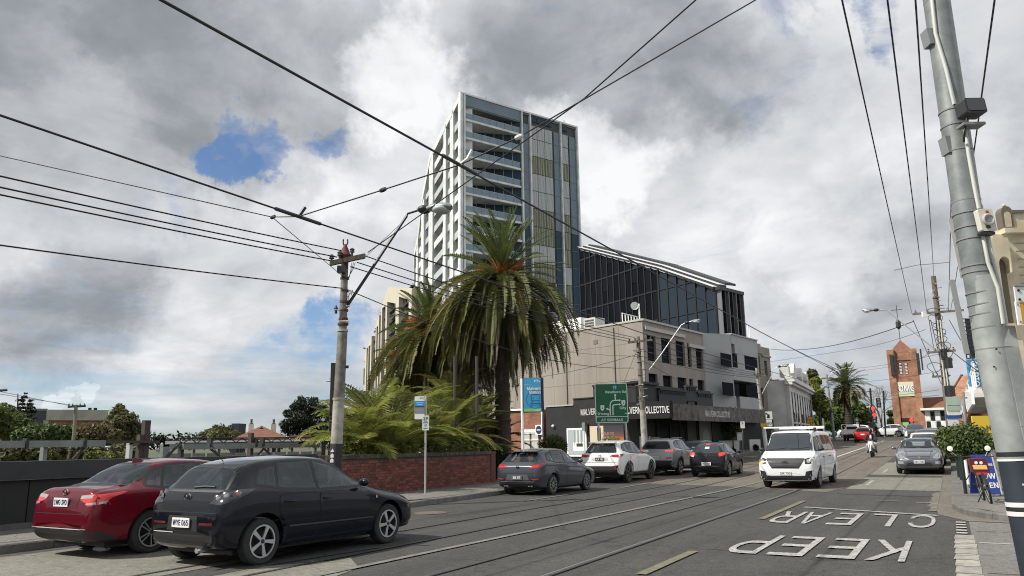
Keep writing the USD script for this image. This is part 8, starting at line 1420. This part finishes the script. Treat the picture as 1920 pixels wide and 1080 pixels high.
# ---- grey hatchback
GREYP_ = paint('slate_grey_paint', (.050, .056, .066), metal=.5, rough=.3); c = Car('hatch', 'slate grey hatchback with dark many spoked wheels, parked nearest on the left kerb', 'car', (-12.22, 24.45), H90-math.radians(1.5), GREYP_, L=4.27, W=1.80, H=1.47, rim=('multi', mat('machined_alloy', (.38,)*3)), hollow=True)
hatch_common(c); c.plate(.56, -1, 'B8 RT', m=mat('plate_dark', (.10, .10, .10), .4), txt=PLATEW); c.badge(.885, -1, 'vw', .055)
for g in (-1, 1): o_ = c.patch('tail_light', [(g*.40, .86), (g*.42, .945), (g*.70, .965), (g*.80, .955), (g*.82, .88), (g*.62, .85)], 'x', -1, .006, REDL); c.patch('red_band', [(g*.45, .88), (g*.45, .895), (g*.78, .915), (g*.78, .895)], 'x', -1, .01, REDL2, o_); c.patch('tail_light_side', [(-2.06, .90), (-1.9, .95), (-1.78, 1.0), (-1.9, 1.0), (-2.05, .99)], 'y', g, .006, REDL)
c.patch('boot_gap', Polygon([(-.68, .69), (.68, .69), (.68, .70), (-.68, .70)]), 'x', -1, .004, GAP); c.patch('plate_recess', Polygon([(-.42, .49), (.42, .49), (.36, .65), (-.36, .65)]), 'x', -1, .003, mat('grey_recess', (.12, .125, .13), .35, metal=.5)); c.patch('diffuser', Polygon([(-.70, .27), (.70, .27), (.62, .42), (-.62, .42)]), 'x', -1, .006, TRIM); c.patch('chrome_line', Polygon([(-.60, .425), (.60, .425), (.60, .437), (-.60, .437)]), 'x', -1, .010, CHROME); c.pair('bumper_reflector', [(.50, .50), (.74, .51), (.74, .53), (.50, .52)], 'x', -1, .008, REDL2)
for y in (-.5, -.4, .4, .5): c.obj('exhaust', MB().tube([(-2.17*c.sx, y, .31), (-1.95, y, .32)], .04, 10), CHROME)
c.obj('roof_spoiler', MB().hexa([(-1.86, -.5, 1.36), (-1.6, -.53, 1.38), (-1.6, .53, 1.38), (-1.86, .5, 1.36), (-1.86, -.49, 1.38), (-1.58, -.52, 1.41), (-1.58, .52, 1.41), (-1.86, .49, 1.38)]), GREYP_); c.both('sill', [(-.95, .20), (.9, .20), (.9, .24), (-.95, .24)], .008, TRIM)
# ---- white suv
WHP = paint('white_car_paint', (.66, .67, .67), rough=.25); c = Car('suv', 'white sport utility car with black lower trim, behind the slate grey hatchback', 'car', (-12.38, 31.6), H90, WHP, rim=('five', mat('gunmetal', (.13, .13, .135), .35, metal=.6)), H=1.69, hollow=True)
hatch_common(c); c.plate(.93, -1, 'ALK 986', m=mat('plate_black', (.015, .015, .016), .4), txt=PLATEW); c.badge(1.065, -1, 'wing', .06)
for g in (-1, 1): c.patch('tail_light', [(g*.42, 1.035), (g*.50, 1.09), (g*.80, 1.12), (g*.86, 1.08), (g*.80, .99), (g*.58, 1.0)], 'x', -1, .006, REDL); c.patch('tail_light_side', [(-2.12, 1.0), (-1.84, 1.10), (-1.78, 1.13), (-2.08, 1.12)], 'y', g, .006, REDL); c.patch('bumper_reflector', Point(g*.66, .60).buffer(.05), 'x', -1, .01, REDL)
c.patch('black_bumper', Polygon([(-.86, .30), (.86, .30), (.82, .70), (.55, .66), (-.55, .66), (-.82, .70)]), 'x', -1, .006, TRIM); c.patch('plate_recess', Polygon([(-.36, .86), (.36, .86), (.34, 1.0), (-.34, 1.0)]), 'x', -1, .003, mat('white_recess', (.45, .45, .45), .4)); c.patch('boot_gap', Polygon([(-.72, .80), (.72, .80), (.72, .812), (-.72, .812)]), 'x', -1, .004, GAP)
c.both('black_sill', [(-.92, .26), (.92, .26), (.92, .40), (-.92, .40)], .008, TRIM)
def arch(c, m=TRIM, w=.085):
    for xa in c.ax:
        r0 = c.R+.05; a = np.linspace(-.25, PI+.25, 26); P = [(xa+math.cos(t)*r0, c.R+math.sin(t)*r0) for t in a]+[(xa+math.cos(t)*(r0+w), c.R+math.sin(t)*(r0+w)) for t in a[::-1]]
        for g in (-1, 1): c.patch('arch_trim', Polygon(P).buffer(0), 'y', g, .006, m, scale=False)
arch(c); c.obj('roof_spoiler', MB().hexa([(-2.0, -.56, 1.56), (-1.75, -.58, 1.575), (-1.75, .58, 1.575), (-2.0, .56, 1.56), (-2.0, -.55, 1.585), (-1.72, -.57, 1.62), (-1.72, .57, 1.62), (-2.0, .55, 1.585)]), WHP); c.obj('roof_fin', MB().ball((-1.35, 0, 1.66), (.08, .025, .05), 1), WHP)
# ---- silver suv
SVP = paint('silver_grey_paint', (.30, .305, .31), metal=.55, rough=.3); c = Car('suv', 'silver grey sport utility car with lit thin tail lights, third along the left kerb', 'car', (-12.0, 37.3), H90, SVP, L=4.62, W=1.86, H=1.68, rim=('five', ALLOY))
hatch_common(c); c.plate(.78, -1, '1DK 4TR')
for g in (-1, 1): c.patch('tail_light', [(g*.44, 1.06), (g*.46, 1.10), (g*.84, 1.14), (g*.85, 1.08)], 'x', -1, .006, BRAKE); c.patch('tail_light_side', [(-2.1, 1.08), (-1.9, 1.12), (-1.9, 1.15), (-2.08, 1.14)], 'y', g, .006, REDL2); c.patch('bumper_lamp', [(g*.5, .74), (g*.52, .80), (g*.76, .82), (g*.76, .75)], 'x', -1, .01, REDL)
c.patch('black_bumper', Polygon([(-.86, .30), (.86, .30), (.82, .66), (-.82, .66)]), 'x', -1, .006, TRIM); arch(c); c.both('black_sill', [(-.92, .26), (.92, .26), (.92, .40), (-.92, .40)], .008, TRIM)
for g in (-1, 1): c.obj('roof_rail', MB().tube([(.2, g*.56, 1.63), (.1, g*.56, 1.69), (-1.4, g*.56, 1.68), (-1.5, g*.56, 1.61)], .018, 6), GREY)
c = Car('hatch', 'dark grey car mostly hidden behind the small black hatchback', 'car', (-12.1, 43.2), H90, paint('charcoal_paint_car', (.02, .021, .023)), L=4.4); hatch_common(c, lod=0); c.pair('tail_light', [(.5, .88), (.52, .96), (.8, .98), (.8, .9)], 'x', -1, .006, REDL)
# ---- small black hatch
c = Car('hatch', 'small black hatchback with bulbous red tail lights driving beside the silver car', 'car', (-9.45, 36.15), H90+math.radians(1), paint('black_car_paint_two', (.010, .010, .012)), L=3.92, W=1.70, H=1.48, rim=('five', ALLOY), name='moving_car')
hatch_common(c, dark=False); c.plate(.56, -1, '1KC 8XY', w=.4, h=.14); c.badge(.9, -1, 'wing', .045)
for g in (-1, 1): c.patch('tail_light', [(g*.58, .86), (g*.52, .98), (g*.66, 1.04), (g*.82, 1.03), (g*.82, .90)], 'x', -1, .006, BRAKE if g > 0 else REDL2); c.patch('tail_light_side', [(-2.06, .92), (-1.86, .98), (-1.84, 1.03), (-2.04, 1.04)], 'y', g, .006, REDL2)
c.patch('high_brake_light', Polygon([(-.10, 1.37), (.10, 1.37), (.10, 1.39), (-.10, 1.39)]), 'x', -1, .02, BRAKE); c.patch('window_sticker', Polygon([(-.1, 1.18), (.1, 1.18), (.1, 1.27), (-.1, 1.27)]), 'x', -1, .013, mat('pale_green_sign', (.40,)*3)); c.patch('bumper_recess', Polygon([(-.6, .42), (.6, .42), (.55, .48), (-.55, .48)]), 'x', -1, .006, TRIM)
# ---- grey van behind the white van
c = Car('van', 'dark grey van with a lit orange indicator half hidden behind the white van', 'van', (-7.85, 46.5), H90, paint('dark_grey_van_paint', (.045, .047, .05)), L=4.7, W=1.86, H=1.95, name='moving_van', rim=('cap', GREY))
c.patch('rear_window', Polygon([(-.70, 1.2), (.70, 1.2), (.64, 1.7), (-.64, 1.7)]), 'x', -1, .008, GLASSC); c.patch('window_reflection_panel', Polygon([(-.5, 1.25), (.3, 1.25), (.3, 1.5), (-.5, 1.5)]), 'x', -1, .011, GLASSC)
for g in (-1, 1): o_ = c.patch('tail_light', [(g*.74, .75), (g*.88, .75), (g*.88, 1.2), (g*.76, 1.2)], 'x', -1, .008, REDL2); c.patch('indicator', [(g*.76, .95), (g*.87, .95), (g*.87, 1.05), (g*.76, 1.05)], 'x', -1, .013, ORANGE if g > 0 else REDL, o_); c.patch('side_window', [(1.3, 1.2), (.9, 1.7), (-1.9, 1.7), (-1.95, 1.2)], 'y', g, .006, GLASSD)
# ---- white van facing the camera
c = Car('van', 'white van driving towards the camera with a black grille and a roof bar', 'van', (-4.93, 30.35), -H90-math.radians(1.5), WHP, W=1.92, H=1.94, name='moving_van', rim=('cap', GREY), res=.06)
ws = [(-.78, 1.26), (.78, 1.26), (.66, 1.80), (-.66, 1.80)]; c.patch('windscreen_frame', Polygon(ws).buffer(.035), 'x', 1, .003, TRIM); c.patch('windscreen', Polygon(ws), 'x', 1, .008, GLASSC)
gr = Polygon([(-.62, .98), (.62, .98), (.60, .90), (.44, .66), (-.44, .66), (-.60, .90)]); o_ = c.patch('grille', gr, 'x', 1, .008, TRIM)
for k in range(5): z = .70+.06*k; w = .44+(z-.66)*.62; c.patch('grille_bar', Polygon([(-w, z), (w, z), (w, z+.012), (-w, z+.012)]), 'x', 1, .016, mat('grille_bar', (.06, .06, .062), .3), o_)
c.patch('chrome_strip', Polygon([(-.62, .985), (.62, .985), (.60, 1.005), (-.60, 1.005)]), 'x', 1, .012, CHROME); c.badge(.855, 1, 'h', .085, .02); c.plate(.50, 1, '1RK 7GG')
for g in (-1, 1):
    o_ = c.patch('headlight', [(g*.64, .80), (g*.62, .97), (g*.72, 1.0), (g*.90, 1.03), (g*.90, .82)], 'x', 1, .008, mat('smoked_lens', (.022,)*3)); c.patch('lamp_bowl', Point(g*.75, .90).buffer(.06), 'x', 1, .012, CLEARL, o_); c.patch('lamp_bowl', Point(g*.85, .92).buffer(.05), 'x', 1, .012, HEADL, o_)
    if g < 0: c.patch('indicator', Point(g*.80, .83).buffer(.05), 'x', 1, .016, ORANGE, o_)
    c.patch('fog_recess', [(g*.62, .42), (g*.66, .56), (g*.88, .60), (g*.90, .40)], 'x', 1, .008, TRIM); c.patch('side_window', [(1.62, 1.22), (1.12, 1.70), (.78, 1.72), (.72, 1.2)], 'y', g, .007, GLASSD); c.patch('side_window', [(.62, 1.22), (.66, 1.74), (-.7, 1.76), (-.7, 1.22)], 'y', g, .007, GLASSD); c.patch('side_window', [(-.8, 1.22), (-.8, 1.76), (-2.1, 1.74), (-2.2, 1.22)], 'y', g, .007, GLASSD)
c.patch('black_bumper', Polygon([(-.92, .27), (.92, .27), (.92, .40), (.56, .42), (-.56, .42), (-.92, .40)]), 'x', 1, .006, TRIM); c.doors(((.70, 1.55), (-.72, .66)), .34, 1.12, (.86, -.5), 1.02, TRIM); c.mirror(1.35, 1.28, TRIM)
rb = c.obj('roof_bar', MB().bx(.55, .62, -1.05, 1.05, 2.02, 2.07), WPT); c.obj('roof_bar', MB().bx(-.9, -.83, -.80, .80, 2.0, 2.04), WPT)
for g in (-1, 1): c.obj('bar_foot', MB().bx(.54, .63, g*.72-.04, g*.72+.04, 1.88, 2.02), TRIM)
for g in (-.35, .35): c.obj('wiper', MB().tube([(float(c.hit(np.array([[y, z]]), 'x', 1)[0])+.02, y, z) for y, z in ((g-.3, 1.30), (g, 1.31), (g+.3, 1.34))], .010, 5), BLKM)
# ---- grey sedan facing, parked on the right
MG = paint('mid_grey_paint', (.15, .165, .185), metal=.6, rough=.28)
def front_face(c, z_h=.72, grille=True, hl=None, lod=1, badge='oval', fog=True):
    if grille: o_ = c.patch('grille', Polygon([(-.34, .62), (.34, .62), (.42, .70), (-.42, .70)]), 'x', 1, .008, TRIM); c.patch('chrome_strip', Polygon([(-.36, .655), (.36, .655), (.36, .667), (-.36, .667)]), 'x', 1, .014, CHROME, o_)
    c.pair('headlight', hl or [(.48, .64), (.52, .74), (.72, .83), (.82, .80), (.80, .66), (.66, .60)], 'x', 1, .008, HEADL)
    c.patch('lower_intake', Polygon([(-.46, .34), (.46, .34), (.40, .46), (-.40, .46)]), 'x', 1, .008, TRIM)
    if fog: c.pair('fog_lamp', [(.56, .40), (.56, .50), (.76, .52), (.76, .40)], 'x', 1, .010, CLEARL)
    if badge: c.badge(.66*c.sz, 1, badge, .05, .02)
c = Car('sedan', 'mid grey sedan parked facing the camera at the right kerb', 'car', (-1.32, 39.4), -H90+math.radians(1), MG, L=4.78, W=1.86, H=1.49, rim=('twin', ALLOY), res=.06, hollow=True); hatch_common(c); front_face(c); c.plate(.50, 1, '1BX 6QD', w=.4); c.badge(.66*c.sz, 1, 'oval', .055, .022)
c.patch('bonnet_line', Polygon([(1.05, -.52), (2.1, -.42), (2.1, -.405), (1.05, -.505)]), 'z', 1, .004, GAP); c.patch('bonnet_line', Polygon([(1.05, .52), (2.1, .42), (2.1, .405), (1.05, .505)]), 'z', 1, .004, GAP); c.obj('roof_antenna', MB().tube([(-.9, 0, 1.45), (-1.05, 0, 1.55)], .006, 5), BLKM)
for g in (-.3, .3): c.obj('wiper', MB().tube([(float(c.hit(np.array([[y, z]]), 'x', 1)[0])+.02, y, z) for y, z in ((g-.25, 1.07), (g, 1.075), (g+.25, 1.10))], .009, 5), BLKM)
pk = 'cars parked along the right kerb'
for base, lab, x, y, col, H, L in (('suv', 'white car parked directly behind the mid grey sedan', -1.25, 46.2, WHP, 1.62, 4.5), ('suv', 'dark blue car third in the row on the right kerb', -1.25, 53.2, paint('navy_car_paint', (.012, .016, .032)), 1.70, 4.6), ('sedan', 'pale silver car furthest along the right kerb', -1.3, 74, SVP, 1.55, 4.7), ('hatch', 'black car hidden behind the dark blue car on the right kerb', -1.2, 60.5, BLKP, 1.5, 4.3)):
    c = Car(base, lab, 'car', (x, y), -H90, col, H=H, L=L, res=.1, group=pk); hatch_common(c, lod=0); front_face(c, hl=None if base != 'suv' else [(.5, .80), (.54, .88), (.74, .96), (.84, .92), (.8, .8)]); c.plate(.52, 1)
c = Car('suv', 'dark pickup with a white bonnet edge coming down the far lane', 'car', (-3.15, 90.5), -H90, paint('black_pickup_paint', (.012, .013, .016)), L=5.2, W=1.96, H=1.82, res=.1, name='moving_car'); hatch_common(c, lod=0); c.plate(.55, 1); c.pair('white_wing', [(.62, .5), (.62, .95), (.86, .98), (.88, .5)], 'x', 1, .01, WHP); c.patch('grille', Polygon([(-.6, .55), (.6, .55), (.6, .9), (-.6, .9)]), 'x', 1, .008, TRIM)
# ---- ute, red hatch, crossing cars
c = Car('ute', 'white utility truck with a tray, driving away at the far junction', 'car', (-9.75, 97.5), H90, WHP, H=1.78, W=1.82, res=.1, name='moving_car', rim=('cap', GREY)); c.patch('rear_window', Polygon([(-.62, 1.18), (.62, 1.18), (.56, 1.56), (-.56, 1.56)]), 'x', -1, .01, GLASSD); c.obj('tray', MB().bx(-2.6, -.7, -.93, .93, .86, .98), WPT); c.obj('tailboard', MB().bx(-2.64, -2.6, -.93, .93, .72, 1.25), WPT); c.obj('chassis', MB().bx(-2.5, .5, -.4, .4, .45, .75), TRIM)
for g in (-1, 1): c.obj('tray_side', MB().bx(-2.6, -.7, g*.93-.02, g*.93+.02, .98, 1.25), WPT); c.obj('tail_light', MB().bx(-2.67, -2.6, g*.8-.15, g*.8+.15, .62, .72), REDL2); c.obj('ladder_post', MB().bx(-2.6, -2.52, g*.86-.04, g*.86+.04, 1.25, 1.75), WPT); c.patch('side_window', [(.95, 1.18), (.62, 1.58), (-.4, 1.58), (-.4, 1.15)], 'y', g, .008, GLASSD)
c.obj('rack_bar', MB().bx(-2.6, -2.52, -.9, .9, 1.75, 1.83), WPT); c.obj('plate', MB().bx(-2.68, -2.645, -.18, .18, .78, .9), PLATEW)
c = Car('hatch', 'bright red hatchback driving away at the far junction', 'car', (-7.95, 90.5), H90, paint('bright_red_paint', (.38, .012, .014)), W=1.86, H=1.56, res=.1, name='moving_car'); hatch_common(c, lod=0); c.plate(.8, -1); c.pair('tail_light', [(.52, .88), (.54, 1.0), (.82, 1.02), (.82, .92)], 'x', -1, .006, REDL2)
for u, v, D, r_, lab, b in ((1604, 813, 119, PI-.15, 'white sport utility car crossing the far junction behind the ute', 'suv'), (1668, 816, 121, PI-.15, 'white car crossing the far junction left of the church', 'suv'), (1648, 812, 127, -.15, 'second white car beyond the red hatchback', 'sedan')):
    p = atD(u, v, D); c = Car(b, lab, 'car', (p[0], p[1]), r_, WHP, res=.12, name='moving_car'); hatch_common(c, lod=0); c.pair('headlight', [(.5, .7), (.52, .78), (.75, .82), (.8, .74)], 'x', 1, .008, HEADL); arch(c)
# ---- motorcycle and rider
def skin_of(bones, refine=.02, it=6):
    M = None
    for (a, ra, b, rb) in bones:
        s_ = lambda p, r: manifold3d.Manifold.sphere(r, 14).translate(list(map(float, p))); h = manifold3d.Manifold.batch_hull([s_(a, ra), s_(b, rb)]); M = h if M is None else M+h
    M = M.refine_to_length(refine); m = M.to_mesh(); t = trimesh.Trimesh(np.array(m.vert_properties[:, :3], float), np.array(m.tri_verts, int), process=True); trimesh.smoothing.filter_taubin(t, iterations=it); return t
def motorcycle():
    pos = (-4.45, 54.6); z = float(gz(pos[1])); rot = -H90
    T = thing('motorcycle', 'motorcycle with a white front fairing ridden towards the camera between the tram rails', 'motorcycle', (pos[0], pos[1], z), None, rot); O = lambda n, m, mt, par=None, sm=False: obj(n, m, mt, par or T, sm, local=True); BK = mat('bike_black', (.015, .015, .016), .4)
    for n, x in (('front_wheel', .72), ('rear_wheel', -.68)):
        w = O(n, MB().lathe([(.20, -.05), (.29, -.055), (.315, -.03), (.32, 0), (.315, .03), (.29, .055), (.20, .05)], (x, 0, .32), 26, (0, 1, 0)), TYRE, sm=35); O('rim', MB().lathe([(.20, -.03), (.18, 0), (.20, .03)], (x, 0, .32), 20, (0, 1, 0)), GREY, w)
        mb = MB(); [mb.tube([(x, 0, .32), (x+.2*math.cos(t), 0, .32+.2*math.sin(t))], .012, 4) for t in np.arange(6)*PI/3]; O('spokes', mb, GREY, w)
    for g in (-1, 1): O('fork', MB().tube([(.72, g*.08, .32), (.50, g*.08, .86)], .024, 8), SIL); O('mirror', MB().ball((.42, g*.40, 1.12), (.03, .07, .04), 1), BK); O('handlebar', MB().tube([(.48, 0, .95), (.42, g*.2, 1.0), (.34, g*.36, .98)], .016, 6), BK); O('side_fairing', MB().hexa([(.7, g*.12, .55), (.1, g*.16, .45), (.1, g*.20, .5), (.68, g*.15, .6), (.72, g*.08, .92), (.2, g*.16, .85), (.2, g*.20, .85), (.7, g*.13, .92)]), WPT)
    O('fairing', MB().hexa([(.60, -.16, .72), (.60, .16, .72), (.46, .19, .75), (.46, -.19, .75), (.66, -.10, .98), (.66, .10, .98), (.42, .15, 1.02), (.42, -.15, 1.02)]), WPT); O('headlight', MB().ball((.68, 0, .86), (.05, .09, .07), 2), mat('headlight_lit', (.9, .9, .85), .2, emit=1.0)); O('windshield', MB().hexa([(.64, -.12, .98), (.64, .12, .98), (.60, .12, .98), (.60, -.12, .98), (.50, -.10, 1.16), (.50, .10, 1.16), (.48, .10, 1.16), (.48, -.10, 1.16)]), GLASSC)
    O('tank', MB().ball((.16, 0, .84), (.27, .15, .14), 2), BK, sm=True); O('engine', MB().bx(-.18, .3, -.17, .17, .30, .68), GREY); O('seat', MB().ball((-.28, 0, .78), (.36, .13, .07), 2), BK, sm=True); O('tail', MB().hexa([(-.85, -.08, .84), (-.4, -.12, .74), (-.4, .12, .74), (-.85, .08, .84), (-.9, -.05, .92), (-.4, -.1, .84), (-.4, .1, .84), (-.9, .05, .92)]), WPT); O('swingarm', MB().tube([(-.68, .1, .32), (-.1, .1, .42)], .03, 6), BK); O('front_mudguard', MB().tube([(.72+.36*math.cos(t), 0, .32+.36*math.sin(t)) for t in np.linspace(.2, 2.4, 9)], .05, 6), WPT)
    # rider: one continuous body, seated and leaning to the bars
    R_ = thing('person', 'rider in black jacket and helmet with pale trousers sitting on the motorcycle', 'person', (pos[0], pos[1], z), None, rot); O2 = lambda n, m, mt, par=None, sm=True: obj(n, m, mt, par or R_, sm, local=True)
    hip, ch, nk = (-.22, 0, .93), (-.04, 0, 1.30), (.0, 0, 1.46); b = [(hip, .15, (-.12, 0, 1.12), .145), ((-.12, 0, 1.12), .145, ch, .165), (ch, .15, nk, .065), ((-.02, -.15, 1.38), .08, (-.02, .15, 1.38), .08), (nk, .06, (.03, 0, 1.55), .06)]
    for g in (-1, 1):
        sh, el, hd = (-.02, .19*g, 1.37), (.14, .33*g, 1.14), (.36, .31*g, 1.0); b += [(sh, .075, el, .052), (el, .052, hd, .038), (hd, .042, (.40, .30*g, .99), .036)]
        hp, kn, an = (-.20, .11*g, .88), (.20, .24*g, .74), (.02, .24*g, .36); b += [(hp, .10, kn, .066), (kn, .062, an, .045), (an, .045, (.16, .25*g, .31), .042)]
    o_ = O2('body', skin_of(b, .035), mat('black_jacket', (.012, .012, .013), .7))
    for g in (-1, 1):
        hp, kn, an = (-.16, .12*g, .87), (.20, .24*g, .74), (.03, .24*g, .42); O2('trouser_leg', skin_of([(hp, .112, kn, .078), (kn, .074, an, .062)], .035), mat('pale_trousers', (.38, .39, .41), .8), o_); O2('boot', skin_of([((.01, .24*g, .38), .06, (.0, .25*g, .31), .056), ((.0, .25*g, .30), .052, (.18, .26*g, .29), .042)], .03), mat('black_boot', (.01, .01, .01), .5), o_)
        for k in range(4): O2('finger', MB().tube([(.40, (.27+.022*k)*g, 1.01), (.435, (.27+.022*k)*g, 1.0), (.43, (.27+.022*k)*g, .965)], .011, 5), mat('black_boot', (.01,)*3), o_)
        O2('thumb', MB().tube([(.38, .26*g, .99), (.40, .24*g, .965)], .012, 5), mat('black_boot', (.01,)*3), o_)
    h = O2('helmet', MB().ball((.04, 0, 1.64), (.145, .125, .145), 3), mat('black_helmet', (.012, .012, .014), .15, coat=1), o_); O2('visor', MB().ball((.085, 0, 1.655), (.108, .105, .055), 2), mat('visor', (.04, .045, .05), .08, coat=1), h); O2('chin_guard', MB().ball((.10, 0, 1.565), (.085, .085, .05), 2), mat('black_helmet', (.012,)*3), h); O2('shirt_panel', MB().ball((.09, 0, 1.22), (.07, .07, .16), 2), mat('white_cloth', (.65,)*3), o_)
motorcycle()
